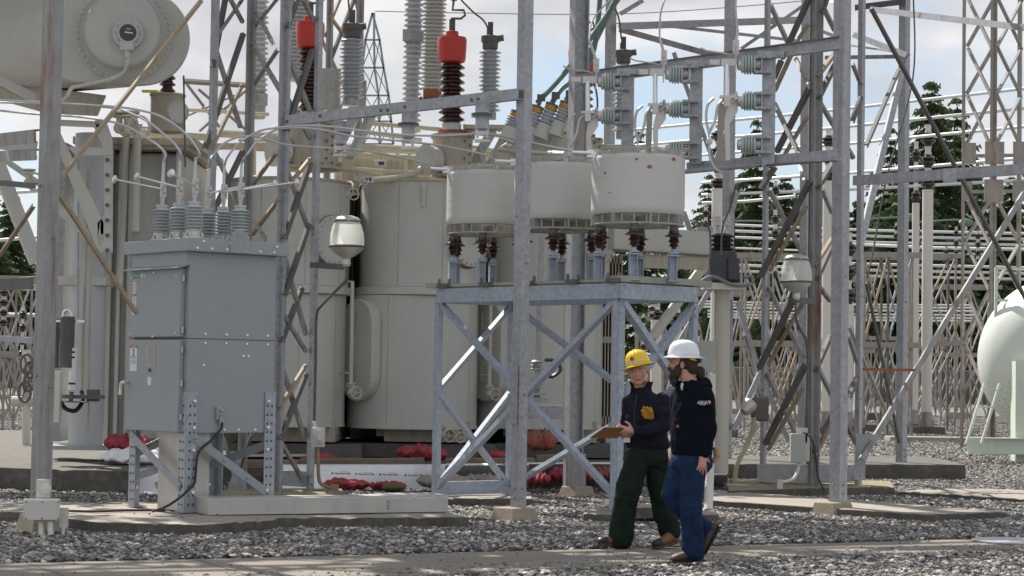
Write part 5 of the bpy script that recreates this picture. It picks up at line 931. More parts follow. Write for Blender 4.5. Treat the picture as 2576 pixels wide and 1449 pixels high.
def lines(par, ua, ub, vs, m=ink, w_=.9):
    b = MB()
    for v in vs: b.box((-.0602, (yy(ua)+yy(ub))/2, zz_(v)), (.001, abs(yy(ua)-yy(ub))*w_, .0035))
    b.build('fine_print', m, par, local=True)
s = plate_l('warning_label', ud, 341, 349.5, 707, 737, signw); plate_l('label_header', s, 341, 349.5, 704, 710, signy, -.0588); lines(s, 341.5, 349, (722, 725, 730, 733))
b = MB(); b.box((-.0602, yy(345), zz_(715)), (.001, .022, .02)); b.build('hazard_symbol', mat('magenta ink', (.35, .02, .2)), s, local=True)
s = plate_l('warning_label', ud, 340.5, 350, 742, 791, signw); plate_l('label_header', s, 340.5, 350, 739, 744.5, signo, -.0588); fig(s, 345, 752, .06, ink); lines(s, 341, 349, (763, 766, 769, 773, 776, 779))
s = plate_l('danger_label', ld, 337.5, 355, 875, 934, signw); h_ = plate_l('label_header', s, 337.5, 355, 869, 875, signr, -.0588); tl(h_, 'DANGER', 347, 872, .022, signw); fig(s, 346.5, 886, .09, ink); lines(s, 338.5, 354, (897, 900, 903, 908, 911, 914))
s = plate_l('data_plate', ld, 378, 400, 868, 919, plate); lines(s, 380, 398, [872+3*k for k in range(15)], mat('plate print', (.12, .12, .11)), .9)
plate_l('tag', ld, 383, 392, 948, 968, signw)
b = MB(); b.lathe([(.02, 0), (.018, .015), (.01, .02)], (-.056, yy(388), zz_(931)), (-1, 0, 0), 14); b.build('key_lock', galvd, ld, local=True)
b = MB(); q = V((-.06, yy(333), zz_(963))); b.cyl(q, q+V((-.05, 0, 0)), .02); b.tube(smooth([q+V((-.05, 0, 0)), q+V((-.055, .035, -.01)), q+V((-.055, .05, -.06)), q+V((-.055, .055, -.13))], 4), [.018]*12+[.014]*1 if 0 else .016, 8); b.build('door_handle', alub, ld, local=True)
for par, zs_, ys_ in ((ud, (zM+.05, zT-.24), (yb+.08, ye-.06)), ):
    b = MB()
    for z in zs_:
        for y in ys_: b.lathe([(.012, 0), (.01, .008)], (-.057, y, z), (-1, 0, 0), 8)
    b.lathe([(.014, 0), (.01, .01)], (-.057, .6, zM+.02), (-1, 0, 0), 8); b.lathe([(.014, 0), (.01, .01)], (-.057, .6, zT-.2), (-1, 0, 0), 8); b.build('door_screw', alub, par, local=True)
# ground lug on right face
b = MB(); b.box((.37, -.02, P(510, 1040, 20.9).z), (.075, .03, .13)); b.box((.385, -.04, P(510, 1048, 20.9).z), (.045, .02, .15)); b.bolt((.385, -.05, P(510, 1033, 20.9).z), (0, -1, 0), .018); b.bolt((.385, -.05, P(510, 1043, 20.9).z), (0, -1, 0), .018); b.build('ground_lug', galv, cab, local=True)
# legs
spang = mat('spangled galvanised leg', (.36, .39, .43), .4, .35, .35, 16, 0, 0, .1)
def leg(x, y, sx, sy, ztop, name='leg'):
    b = MB(); w_ = .125; t_ = .008
    for ax_ in (0, 1):
        c = (x+sx*w_/2, y, (cz+ztop)/2) if ax_ == 0 else (x, y+sy*w_/2, (cz+ztop)/2); b.box(c, (w_, t_, ztop-cz) if ax_ == 0 else (t_, w_, ztop-cz))
    b.box((x+sx*.06, y+sy*.06, cz+.008), (.16, .16, .014)); o = b.build(name, spang, cab, local=True); h = MB()
    n_ = int((ztop-cz-.1)/.09)
    for k in range(n_):
        z = cz+.08+k*.09
        for f in (.35, .78): h.box((x+sx*w_*f, y-.0055 if sy > 0 else y+.0055, z), (.018, .004, .022)); h.box((x-.0055 if sx > 0 else x+.0055, y+sy*w_*f, z), (.004, .018, .022))
    h.build('slot', cabd, o, local=True); h = MB()
    for z in (cz+.2, cz+.62, zB+.05, zB+.32):
        if z < ztop-.03: h.bolt((x+sx*.09, y-.006, z), (0, -1, 0), .02)
    h.build('bolt', alub, o, local=True)
leg(-.012, -.012, 1, 1, P(470, 985, 20.8).z); leg(LX+.012, -.012, -1, 1, P(680, 987, 21.3).z); leg(-.012, LY+.012, 1, -1, zB+.05); leg(LX+.012, LY+.012, -1, -1, zB+.05)
def brace(a, c, w_=.085):
    b = MB(); b.beam(a, c, w_, .01, .01, 'B'); d = (V(c)-V(a))
    for f in (.03, .4, .7, .97): b.bolt(V(a)+d*f, (V((0, -1, 0)) if abs(d.x) > abs(d.y) else V((-1, 0, 0))), .018)
    b.build('brace', cabm, cab, local=True)
brace((.06, -.022, zB-.03), (LX-.03, -.022, cz+.15)); brace((-.022, LY-.02, zB-.04), (-.022, .05, cz+.25)); brace((LX, .02, zB-.1), (.3, LY, cz+.2)); brace((.06, LY+.02, zB-.25), (.5, LY+.02, zB-.07)); brace((-.0, LY-.05, cz+.3), (.5, LY-.3, cz+.5), .08)
# down cable
b = MB(); b.tube(smooth([L3(.385, -.05, P(510, 1062, 20.9).z), L3(.38, -.04, P(510, 1080, 20.9).z), L3(.25, -.045, P(490, 1110, 20.9).z), L3(.12, -.045, P(480, 1140, 20.8).z), L3(.09, -.045, P(478, 1200, 20.8).z), L3(.08, -.045, P(478, 1215, 20.8).z), L3(-.02, -.04, P(460, 1240, 20.8).z), L3(-.2, -.02, cz+.08), L3(-.34, .05, cz+.02)], 5), .013, 8); b.build('ground_cable', rubber, cab, local=True)
pc = [G(415, 1284, .14), G(380, 1283, .14), G(300, 1284, .14), G(240, 1286, .14), G(160, 1284, .14)]
b = MB(); b.tube(smooth(pc, 6), .014, 8); b.build('ground_cable', mat('braided brown cable', (.07, .045, .045), .6), None, 'brown braided cable lying across the cabinet pad', 'cable')
# bushings on roof
sc_ = mat('silicone grey', (.47, .50, .50), .35, 0, .04, 6)
PT6 = {}
for r_, x in ((0, .20), (1, .78)):
    for c_, u_ in ((0, (495, 611)[r_]), (1, (456, 568)[r_]), (2, (414, 529)[r_])):
        y = ysolve(u_, 580, x)
        m_ = MCab @ M.Translation((x, y, zR)) @ M.Scale(1.12, 4); lab = 'grey ribbed cabinet bushing, '+[['nearest of the left row', 'middle of the left row', 'farthest of the left row'], ['nearest of the right row', 'middle of the right row', 'farthest of the right row']][r_][c_]
        t = thing('cabinet_bushing', lab, 'bushing', mtx=m_, group='six bushings on the cabinet roof') if (r_, c_) == (0, 0) else None
        if t:
            b = MB(); b.lathe([(.1, 0), (.1, .03), (.075, .035), (.075, .09)], n=22); [b.bolt((.085*math.cos(k*1.05), .085*math.sin(k*1.05), .03), (0, 0, 1), .012, .03) for k in range(6)]; b.build('base', galvn if 0 else alu, t, local=True)
            b = MB(); b.lathe(sheds(.05, .088, 8, .24, .08)+[(.05, .33), (.056, .335), (.056, .355), (.02, .36)], n=30); b.build('sheds', sc_, t, local=True)
            b = MB(); b.cyl((0, 0, .36), (0, 0, .45), .017); b.lathe([(.025, .39), (.025, .44)], n=6); b.box((0, -.01, .5), (.06, .018, .14)); [b.bolt((.012*(-1)**k, -.02, .47+k*.03), r=.01) for k in range(3)]; b.build('terminal', alu, t, local=True)
            proto6 = t
        else: t = copy_tree(proto6, m_, None, lab)
        PT6[(r_, c_)] = m_.translation.copy()
# arcing arms with dome ends
for (rc, u, v, dz, lb) in (((0, 2), 292, 452, .1, 'aluminium arm with dome tip, farthest left'), ((0, 1), 348, 445, .25, 'aluminium arm with dome tip, second from left'), ((0, 0), 433, 437, .6, 'short aluminium arm with round face towards the viewer'), ((1, 2), 603, 470, .6, 'aluminium arm pointing back right, hidden dome'), ((1, 1), 690, 462, .3, 'aluminium arm with dome tip behind the longest right arm'), ((1, 0), 745, 459, -.1, 'longest aluminium arm pointing right with dome tip')):
    a = PT6[rc]+V((0, -.02, .56)); e = P(u, v, a.y-.05-(.3 if rc == (0, 0) else -.2*dz)); t = thing('arcing_arm', lb, 'arcing arm', a, 'arcing arms on the cabinet bushings'); ax = (e-a); b = MB(); b.tube([a, e], .011, 10); b.build('rod', alub, t); b = MB(); b.lathe([(.012, -.01), (.03, -.005), (.044, .008), (.046, .02), (.03, .034), (.008, .04)], e, ax, 22); b.build('dome_tip', alub, t)
# conductors with clamps
def cable(pts, lb, r=.012, s_=6, name='conductor'): return MB().tube(smooth(pts, s_), r, 8).build(name, wire, None, lb, 'cable')
e = {k: v+V((0, -.01, .63)) for k, v in PT6.items()}
for k, v in e.items():
    b = MB(); b.tube([v, v+V((.004, 0, .22))], [.017, .014], 10); b.build('tape_sleeve', signw if 0 else mat('silver tape', (.6, .6, .6), .45, .2, .08, 30), None, {(0, 0): 'silver tape sleeve above the nearest left-row bushing', (0, 1): 'silver tape sleeve above the middle left-row bushing', (0, 2): 'silver tape sleeve above the farthest left-row bushing', (1, 0): 'silver tape sleeve above the nearest right-row bushing', (1, 1): 'silver tape sleeve above the middle right-row bushing', (1, 2): 'silver tape sleeve above the farthest right-row bushing'}[k], 'tape sleeve')
def up2(k): return e[k]+V((.004, 0, .21))
def PL(lst, Za, Zb): n = len(lst); return [P(u, v, Za+(Zb-Za)*i/(n-1)) for i, (u, v) in enumerate(lst)]
cable([up2((0, 0))]+PL([(503, 388), (484, 355), (452, 323), (404, 293), (350, 277), (285, 268), (188, 262), (90, 256), (-20, 251)], 21, 21.5), 'conductor curving from the nearest left bushing, topmost of the left three')
cable([up2((0, 1))]+PL([(455, 385), (436, 358), (417, 342), (377, 309), (336, 288), (285, 272), (188, 264), (90, 260), (-20, 257)], 21.3, 21.9), 'conductor curving from the middle left bushing')
cable([up2((0, 2))]+PL([(417, 388), (400, 368), (377, 352), (323, 320), (269, 304), (188, 293), (90, 287), (-20, 276)], 21.6, 22.2), 'conductor curving from the farthest left bushing, lowest of the left three')
h1_, h2_, h3_ = (1213, 335, 21.75), (1027, 356, 22.7), (856, 373, 23.35)
cable([up2((1, 2))]+PL([(530, 400), (541, 385), (565, 360), (600, 345), (645, 344), (710, 362), (780, 370), (844, 373)], 21.8, 23.35)+[P(*h3_)]+PL([(880, 375), (979, 390), (1073, 412)], 23.4, 25)+[TR1], 'lowest of three conductors from the cabinet to the far coil drum')
cable([up2((1, 1))]+PL([(573, 394), (600, 362), (640, 335), (677, 324), (763, 316), (844, 320), (930, 331), (1032, 340), (1120, 341), (1194, 336)], 21.6, 21.8)+[P(*h1_)]+PL([(1240, 338), (1299, 350), (1380, 368), (1446, 381)], 21.9, 22.9)+[TR3], 'topmost conductor passing the right clamp to the near coil drum')
cable([up2((1, 0))]+PL([(622, 388), (645, 358), (680, 333), (710, 323), (763, 322), (817, 328), (898, 344), (1016, 355)], 21.3, 22.6)+[P(*h2_)]+PL([(1041, 358), (1113, 367), (1221, 390)], 22.8, 23.9)+[TR2], 'middle conductor passing the second clamp to the middle coil drum')
for (u, v, Z), vb, lb in ((h1_, 246, 'small grey suspension insulator below the beam, next to the centre post'), (h2_, 272, 'small grey suspension insulator below the middle of the beam'), (h3_, 297, 'small grey suspension insulator below the left end of the beam')):
    a = P(u+1, vb+8, Z); t = thing('beam_insulator', lb, 'insulator', a, 'insulators under the sloping beam'); s_ = S(Z); Ln = (v-18-vb)*s_; b = MB(); b.lathe([(.08, 0), (.08, .012), (.075, .02), (.075, .14)], a, (0, 0, -1), 24); b.lathe([(.072, Ln-.12), (.072, Ln), (.05, Ln+.02)], a, (0, 0, -1), 24); b.build('end_collar', galv, t)
    b = MB(); b.lathe([(.065, .12)]+[(r, z+.13) for r, z in sheds(.06, .12, 4, Ln-.25)[1:]], a, (0, 0, -1), 26); b.build('sheds', porc, t); b = MB(); q = P(u, v-2, Z); b.box(q+V((0, 0, .02)), (.14, .06, .1)); [b.bolt(q+V((dx, -.03, dz)), r=.018) for dx in (-.05, .05) for dz in (-.05, .06)]; b.box(q+V((0, 0, -.09)), (.16, .08, .03)); b.tube([q+V((-.03, 0, .05)), q+V((-.03, 0, .13))], .02, 6); b.build('wire_clamp', alu, t)
# aluminium duct and trough
p = MCab; b = MB(); b.box((.22, .40, (cz+zB)/2), (.24, .6, zB-cz-.0)); b.box((.22, .40, cz+.2), (.25, .61, .015)); b.box((.22, .40, cz+.5), (.244, .604, .006)); t = b.build('cable_duct', alu, cab, 'upright brushed aluminium duct', local=True)
t = thing('cable_trough', 'long low brushed aluminium trough with diamond-plate lid beside the cabinet', 'cable trough', G(800, 1290, .13)); a = G(523, 1296, .13); c = G(1127, 1288, .13); l_ = G(490, 1278, .13); h = .165
d = (c-a); w_ = (l_-a); w_ = V((-.2, .38, 0)); b = MB(); b.rings([[a, c, c+V((-.15, .42, 0)), a+w_], [q+V((0, 0, h)) for q in (a, c, c+V((-.15, .42, 0)), a+w_)]]); b.build('trough', alu, t, bevel=.004)
b = MB(); e0 = a.lerp(c, .73); b.rings([[q+V((0, 0, h+.003)) for q in (e0-V((0, .006, 0)), c+V((.006, -.006, 0)), c+V((-.15, .42, 0)), e0+V((-.15, .42, 0)))], [q+V((0, 0, h+.012)) for q in (e0-V((0, .006, 0)), c+V((.006, -.006, 0)), c+V((-.15, .42, 0)), e0+V((-.15, .42, 0)))]]); q0 = e0+V((0, -.004, h-.012)); q1 = c+V((0, -.004, h-.012)); b.beam(q0, q1, .03, .004, .003, 'B'); b.build('lid', mat('diamond plate', (.6, .6, .6), .35, .6, .2, 40, bump=.6, bscale=60), t)
b = MB(); [b.bolt(a.lerp(c, .745)+V((0, -.003, z)), r=.015) for z in (.05, .08, .115)]; b.build('bolt', galv, t)
# ================= lamps =================
glassm = bpy.data.materials.new('prismatic glass'); glassm.use_nodes = True; n_ = glassm.node_tree; bs = n_.nodes['Principled BSDF']; bs.inputs['Base Color'].default_value = (.9, .91, .88, 1); bs.inputs['Roughness'].default_value = .25; bs.inputs['Transmission Weight'].default_value = .0; bs.inputs['Subsurface Weight'].default_value = 0
tr = n_.nodes.new('ShaderNodeBsdfTranslucent'); tr.inputs[0].default_value = (.95, .97, .93, 1); mxs = n_.nodes.new('ShaderNodeMixShader'); mxs.inputs[0].default_value = .85; o_ = n_.nodes['Material Output']; n_.links.new(bs.outputs[0], mxs.inputs[1]); n_.links.new(tr.outputs[0], mxs.inputs[2]); tp_ = n_.nodes.new('ShaderNodeBsdfTransparent'); mx3 = n_.nodes.new('ShaderNodeMixShader'); mx3.inputs[0].default_value = .42; n_.links.new(mxs.outputs[0], mx3.inputs[1]); n_.links.new(tp_.outputs[0], mx3.inputs[2]); n_.links.new(mx3.outputs[0], o_.inputs[0])
def lamp(u, vt, vb, Z, bracket, pipe, label):
    a = P(u, vb, Z); k = (vb-vt)*S(Z)/.50; t = thing('yard_lamp', label, 'lamp', a, 'barrel-shaped yard lamps')
    b = MB(); b.lathe([(.042*k, -.07*k), (.05*k, -.06*k), (.045*k, 0), (.06*k, .02*k), (.10*k, .04*k), (.165*k, .09*k), (.2*k, .135*k), (.205*k, .15*k), (.19*k, .15*k)], a, n=36, caps=False); b.lathe([(.04*k, -.08*k), (.04*k, -.01*k)], a, n=16); b.build('reflector_bowl', alu, t)
    b = MB(); b.lathe([(.19*k, .15*k), (.196*k, .2*k), (.19*k, .29*k), (.165*k, .38*k), (.14*k, .43*k)], a, n=40, caps=False); b.build('lamp_shade', glassm, t)
    b = MB(); b.lathe([(.145*k, .425*k), (.15*k, .44*k), (.15*k, .452*k), (.12*k, .475*k), (.06*k, .495*k), (.01*k, .5*k)], a, n=36); b.lathe([(.147*k, .43*k), (.152*k, .435*k), (.147*k, .445*k)], a, n=36, caps=False); b.box(a+V((.03, -.15*k, .445*k)), (.02, .02, .04)); cp = b.build('cap', alu, t); b = MB(); b.lathe([(.144*k, .416*k), (.154*k, .418*k), (.154*k, .434*k), (.148*k, .437*k)], a, n=36, caps=False); b.lathe([(.2*k, .128*k), (.209*k, .132*k), (.211*k, .15*k), (.203*k, .156*k)], a, n=36, caps=False); b.build('band', galvd, cp)
    (u1, v1, Z1), (u2, v2, Z2) = bracket; mem(t, 'bracket_arm', u1, v1, Z1, u2, v2, Z2, 15, galvd, 0)
    b = MB(); b.tube(smooth([P(*q) for q in pipe], 5), .018, 8); b.build('conduit', galvd, t)
lamp(872, 541, 652, 24.4, ((780, 659, 24.75), (866, 664, 24.4)), ((872, 655, 24.4), (872, 700, 24.4), (862, 715, 24.45), (812, 765, 24.6), (796, 795, 24.7), (794, 900, 24.75), (790, 1075, 24.75)), 'lit-looking frosted barrel lamp on the left mast beside the transformers')
lamp(2003, 638, 738, 27.2, ((1992, 747, 27.2), (2052, 751, 27.7)), ((2003, 742, 27.2), (2003, 800, 27.2), (2014, 830, 27.3), (2030, 870, 27.5), (2030, 1000, 27.6), (2026, 1085, 27.6)), 'frosted barrel lamp on the right mast beside the bus pipes')
# ================= electrical boxes =================
t = thing('junction_box', 'white steel junction box on the left pier with conduits into gravel', 'junction box', P(110, 1308, Zp-.5)); b = MB(); q = P(105, 1281, Zp-.45); b.box(q, (.32, .26, .185), .25); b.build('box', white, t, bevel=.006)
b = MB(); Rz = M.Rotation(.25, 3, 'Z'); [b.bolt(q+Rz @ V((dx, -.13, dz)), Rz @ V((0, -1, 0)), .008, .005) for dx in (-.145, 0, .145) for dz in (-.075, .075)]; b.build('screw', galvd, t)
b = MB(); b.tube([P(103, 1308, Zp-.5), P(104, 1362, Zp-.55)], .026, 12); b.tube([P(126, 1308, Zp-.5), P(128, 1366, Zp-.55)], .028, 12); b.tube(smooth([P(160, 1325, Zp-.45), P(159, 1345, Zp-.45), P(163, 1358, Zp-.45)], 4), .016, 10); b.box(P(161, 1302, Zp-.42), (.07, .06, .18)); b.build('conduit', white, t)
t = thing('outlet_box', 'small cream outlet box with round cover above the junction box', 'outlet', P(110, 1250, Zp-.3)); b = MB(); b.box(P(109, 1229, Zp-.3), (.115, .09, .17)); b.tube([P(108, 1205, Zp-.3), P(108, 1262, Zp-.3)], .022, 10); b.build('box', white, t, bevel=.006); b = MB(); b.lathe([(.052, 0), (.05, .02), (.03, .028)], P(115, 1229, Zp-.37), (.1, -1, 0), 22); b.build('cover', white, t)
t = thing('outlet_box', 'cream outlet box with round cover on the left mast leg', 'outlet', P(802, 1125, 24.6)); b = MB(); b.box(P(801, 1100, 24.65), (.15, .1, .23)); b.tube([P(791, 1060, 24.7), P(792, 1076, 24.7)], .022, 8); b.build('box', white, t, bevel=.006); b = MB(); b.box(P(801, 1098, 24.58), (.11, .04, .15)); b.lathe([(.045, 0), (.04, .03)], P(804, 1100, 24.56), (.2, -1, 0), 20); b.build('cover', white, t); b = MB(); b.tube(smooth([P(800, 1124, 24.65), P(801, 1190, 24.65), P(806, 1215, 24.65), P(826, 1226, 24.6), P(846, 1227, 24.5)], 5), .022, 10); b.box(P(842, 1226, 24.5), (.09, .08, .07)); b.build('conduit', mat('tan conduit', (.27, .2, .13), .5, 0, .2, 8, .3), t)
t = thing('socket_box', 'pale grey socket and meter boxes strapped to the right mast leg', 'socket box', P(2012, 1150, 27.3)); b = MB(); b.box(P(2006, 1127, 27.4), (.19, .14, .38)); b.build('meter_box', mat('greenish grey box', (.42, .44, .40), .5, 0, .05), t, bevel=.006); b = MB(); b.box(P(2022, 1126, 27.5), (.14, .12, .36)); b.box(P(2016, 1095, 27.5), (.15, .12, .2)); b.build('socket_box', white, t, bevel=.006); b = MB(); b.cyl(P(2022, 1092, 27.4), P(2030, 1094, 27.35), .025); b.tube(smooth([P(2028, 1093, 27.35), P(2042, 1105, 27.3), P(2052, 1150, 27.3), P(2058, 1200, 27.3), P(2075, 1236, 27.2)], 5), .012, 8); b.build('plug_cord', rubber, t)
b = MB(); b.tube(smooth([P(2008, 1152, 27.4), P(2008, 1180, 27.4), P(1995, 1205, 27.3), P(1965, 1213, 27.2)], 5), .022, 10); b.box(P(1962, 1222, 27.2), (.07, .06, .16)); b.build('conduit', white, t)
b = MB(); b.box(P(1912, 1030, 28.3), (.22, .18, .32)); t = b.build('cast_elbow', galvd, None, 'dark cast conduit elbow with flexible cream pipe on the right mast', 'conduit fitting', bevel=.02); b = MB(); b.lathe([(.1, 0), (.11, .03), (.1, .1), (.06, .18)], P(1890, 1015, 28.2), (-.6, -.4, -.65), 18); b.build('elbow', alu, t); b = MB(); b.tube(smooth([P(1896, 1050, 28.2), P(1895, 1080, 28.2), P(1880, 1115, 28.2), P(1858, 1160, 28.1), P(1850, 1190, 28.1), P(1848, 1230, 28.1)], 5), .035, 10); b.build('pipe', mat('yellowed flexible pipe', (.42, .38, .26), .5, 0, .1), t)
t = thing('control_box', 'green-grey hinged control box behind the man in the white hard hat', 'control box', P(1770, 935, 24)); b = MB(); b.box(P(1773, 897, 24.2), (.22, .14, .37)); b.build('box', mat('greenish grey box', (.42, .44, .40)), t, bevel=.006); b = MB(); b.tube([P(1747, 858, 24.1), P(1746, 780, 24)], .022, 10); b.tube([P(1747, 720, 24), P(1746, 775, 24)], .045, 12); b.build('conduit', galvp, t)
MB().tube([G(1786, 1288, .1)+V((0, .2, 0)), P(1786, 1170, 23.2), P(1788, 1050, 23.2), P(1790, 940, 23.2)], .05, 14).build('conduit_riser', white, None, 'white conduit riser behind the jeans of the bearded man', 'conduit')
# black potential device on white pedestal
p = P(1812, 1215, 27.5); t = thing('potential_device', 'black ribbed potential transformer on a white pedestal', 'transformer', (p.x, p.y, .2)); z7 = lambda v: P(1812, v, 27.5).z; b = MB(); b.lathe([(.105, 0), (.105, z7(728)-.3)], (p.x, p.y, .3), n=28); b.build('pedestal', mat('cream pedestal paint', (.52, .50, .43), .5, 0, .05, 2, .1, .05, 0, (.3, .2, .1)), t)
b = MB(); b.box((p.x+.0, p.y-.05, z7(722)), (.56, .5, .09)); b.build('shelf', white, t, bevel=.004); b = MB(); zz7 = z7(711); b.rings([[V((p.x+x, p.y+y, z)) for x, y in ((-.18, -.2), (.22, -.2), (.22, .2), (-.18, .2))] for z in (zz7, )][0:1]+[[V((p.x+x, p.y+y, zz7+.42)) for x, y in ((-.17, -.19), (.16, -.19), (.16, .19), (-.17, .19))]]); b.box((p.x+.12, p.y-.2, zz7+.17), (.16, .1, .3)); b.build('epoxy_body', dkgrey, t, bevel=.02)
b = MB(); b.lathe([(.12, 0)]+[(r, z) for r, z in sheds(.11, .17, 4, .23)], (p.x-.01, p.y, zz7+.42), n=30, sq=.9); b.build('sheds', rubber, t); b = MB()
for dx in (-.07, .06): b.box((p.x+dx, p.y, zz7+.7), (.06, .03, .17)); b.box((p.x+dx-.01, p.y-.02, zz7+.82), (.09, .05, .13)); [b.bolt((p.x+dx, p.y-.05, zz7+.72+k*.05), r=.013) for k in range(4)]
b.build('terminal', alu, t); b = MB(); b.tube(smooth([V((p.x+.25, p.y-.25, zz7+.06)), V((p.x+.36, p.y-.25, zz7+.07)), V((p.x+.34, p.y-.3, zz7-.03)), V((p.x+.1, p.y-.33, zz7-.04)), V((p.x-.15, p.y-.33, zz7+.06)), V((p.x-.3, p.y-.33, zz7-.0)), V((p.x-.36, p.y-.33, zz7-.12))], 6), .024, 10); b.build('cable', mat('grey cable', (.2, .2, .21), .5), t)
# ================= absorbent mats, sandbags, timbers =================
def wbag(name, u, v, Z, wpx, hpx, m, label, rz=0, seed=1, dep=.42, grp='mesh sandbags along the transformer plinth', tie=1):
    rnd = random.Random(seed); c = P(u, v, Z); w_ = wpx*S(Z)/2; h = hpx*S(Z); b = MB(); n, mm = 30, 34; rs = []
    for i in range(mm+1):
        t_ = -1+2*i/mm; k = max(.0, (1-abs(t_)**2.6))**.55; k = max(k, .1) if tie else max(k, .04)
        off = NZ.noise(V((t_*2, seed, 0)))*.15; ring = []
        for j in range(n):
            a = 6.2832*j/n; y = math.cos(a)*dep/2*k; z = math.sin(a)*h*.5*k*(1+off)+h*.5
            if z < 0: z = 0
            z += NZ.noise(V((t_*5, math.cos(a)*1.5, seed)))*h*.35*k+NZ.noise(V((t_*8, math.sin(a)*5, seed+9)))*h*.10*k; x = t_*w_*(1+.05*NZ.noise(V((a, seed, 3)))); y *= 1+.3*NZ.noise(V((t_*4, a, seed+5)))
            ring.append(M.Rotation(rz, 3, 'Z') @ V((x, y, max(z, .004)))+c)
        rs.append(ring)
    b.rings(rs)
    return b.build(name, m, None, label, 'sandbag', grp, sharp=80)
def netmat(name, c1, c2, amt):
    m = bpy.data.materials.new(name); m.use_nodes = True; nt = m.node_tree; n = nt.nodes; b_ = n['Principled BSDF']; L = nt.links.new; b_.inputs['Roughness'].default_value = .8
    tc = n.new('ShaderNodeTexCoord'); v = n.new('ShaderNodeTexVoronoi'); v.inputs['Scale'].default_value = 55; v.feature = 'DISTANCE_TO_EDGE'; nz = n.new('ShaderNodeTexNoise'); nz.inputs['Scale'].default_value = 5; nz.inputs['Detail'].default_value = 5
    L(tc.outputs['Object'], v.inputs[0]); L(tc.outputs['Object'], nz.inputs[0]); mr = n.new('ShaderNodeMapRange'); mr.inputs[1].default_value = .02; mr.inputs[2].default_value = .12; mr.inputs[3].default_value = 1; mr.inputs[4].default_value = .0; L(v.outputs[0], mr.inputs[0])
    m2 = n.new('ShaderNodeMapRange'); m2.inputs[1].default_value = .42; m2.inputs[2].default_value = .6; m2.inputs[3].default_value = amt; m2.inputs[4].default_value = 1; L(nz.outputs[0], m2.inputs[0]); mx = n.new('ShaderNodeMath'); mx.operation = 'MAXIMUM'; L(mr.outputs[0], mx.inputs[0]); L(m2.outputs[0], mx.inputs[1])
    k = n.new('ShaderNodeMixRGB'); k.inputs[1].default_value = (*c1, 1); k.inputs[2].default_value = (*c2, 1); L(mx.outputs[0], k.inputs[0]); L(k.outputs[0], b_.inputs['Base Color'])
    bp = n.new('ShaderNodeBump'); bp.inputs['Strength'].default_value = .8; bp.inputs['Distance'].default_value = .015; L(mx.outputs[0], bp.inputs['Height']); L(bp.outputs[0], b_.inputs['Normal']); return m
redn = netmat('red mesh netting', (.24, .05, .055), (.42, .05, .07), .45); greyn = netmat('grey mesh netting', (.40, .37, .33), (.36, .30, .28), .2); pinkn = netmat('straw in red mesh', (.34, .20, .13), (.36, .07, .06), .1)
for i, a in enumerate(((872, 1231, 27.2, 118, 26, redn, 'long red mesh sandbag left of the coil stand, on the mat'), (975, 1232, 27.1, 96, 20, redn, 'flatter red mesh sandbag beside the mossy stone'), (1118, 1228, 27.0, 140, 34, greyn, 'grey sandbag with red netting under the coil stand'), (1215, 1222, 27.2, 110, 28, greyn, 'grey sandbag behind the right legs of the stand brace'), (1352, 1218, 27.3, 68, 30, redn, 'red mesh sandbag just right of the centre post'), (1412, 1212, 27.5, 66, 33, redn, 'plump red mesh sandbag left of the broad column'), (1480, 1212, 27.6, 40, 26, redn, 'red mesh sandbag right of the broad column'), (1522, 1208, 27.7, 70, 32, pinkn, 'faded red sandbag behind the blue stand leg'), (320, 1134, 27.9, 120, 40, redn, 'crumpled red mesh sandbag heaped beside the cabinet leg'), (1060, 1160, 28.6, 130, 40, redn, 'shaded red mesh sandbag heaped behind the timbers'), (800, 1162, 28.6, 90, 20, redn, 'small red mesh bag behind the left mast'), (1360, 1135, 28.9, 80, 52, pinkn, 'straw-filled red mesh bag hanging behind the centre post'), (1245, 1160, 28.8, 90, 26, redn, 'dark red mesh bag deep behind the stand'))):
    wbag('sandbag', *a, seed=i+1)
b = MB(); b.ball((0, 0, 0), 1, 14, 10); c = P(990, 1226, 26.9); b.v = [c+V((v.x*.16, v.y*.13, v.z*.055)) for v in b.v]; b.build('mossy_stone', mat('mossy stone', (.11, .11, .04), .9, 0, .3, 12), None, 'mossy round stone lying on a red sandbag', 'stone')
matm = mat('white absorbent mat', (.82, .83, .87), .9, 0, .06, 5, .2, 0, .35, (.5, .5, .55), bscale=25)
def drape(pts, zt_, ztop, Z, label, sag=.02, seed=1):
    b = MB(); rs = []
    n = 40; (u0, u1) = pts
    prof = [(0, .0), (-.10, .02), (-.2, .04), (-.22, .0)]
    for i in range(n+1):
        u = u0+(u1-u0)*i/n; top = P(u, ztop, Z); bot = G(u, zt_, .03); nz_ = NZ.noise(V((u*.03, seed, 0)))*.03
        rs.append([top+V((0, .35, .02)), top+V((0, 0, .01+nz_*.3)), top.lerp(bot, .35)+V((0, -.05+nz_, -.0)), top.lerp(bot, .7)+V((0, -.03-nz_, 0)), bot+V((0, 0, nz_*.3)), bot+V((0, -.30, -.012+abs(nz_)*.6))])
    b.rings(rs, False, False); o = b.build('absorbent_mat', matm, None, label, 'absorbent mat', 'white absorbent mats draped over the timbers', sharp=70); sd_ = o.modifiers.new('thick', 'SOLIDIFY'); sd_.thickness = .012; return o
dm = [drape((345, 520), 1238, 1177, 27.5, 'white absorbent mat below the cabinet, beside its leg', seed=1), drape((690, 1120), 1230, 1174, 27.55, 'long printed white absorbent mat left of the coil stand', seed=2), drape((1120, 1330), 1222, 1172, 27.7, 'white absorbent mat under the coil stand', seed=3), drape((1325, 1560), 1216, 1169, 27.9, 'white absorbent mat between the broad column and the blue leg', seed=4), drape((1770, 1830), 1218, 1196, 28.3, 'scrap of white mat behind the bearded man', seed=5)]
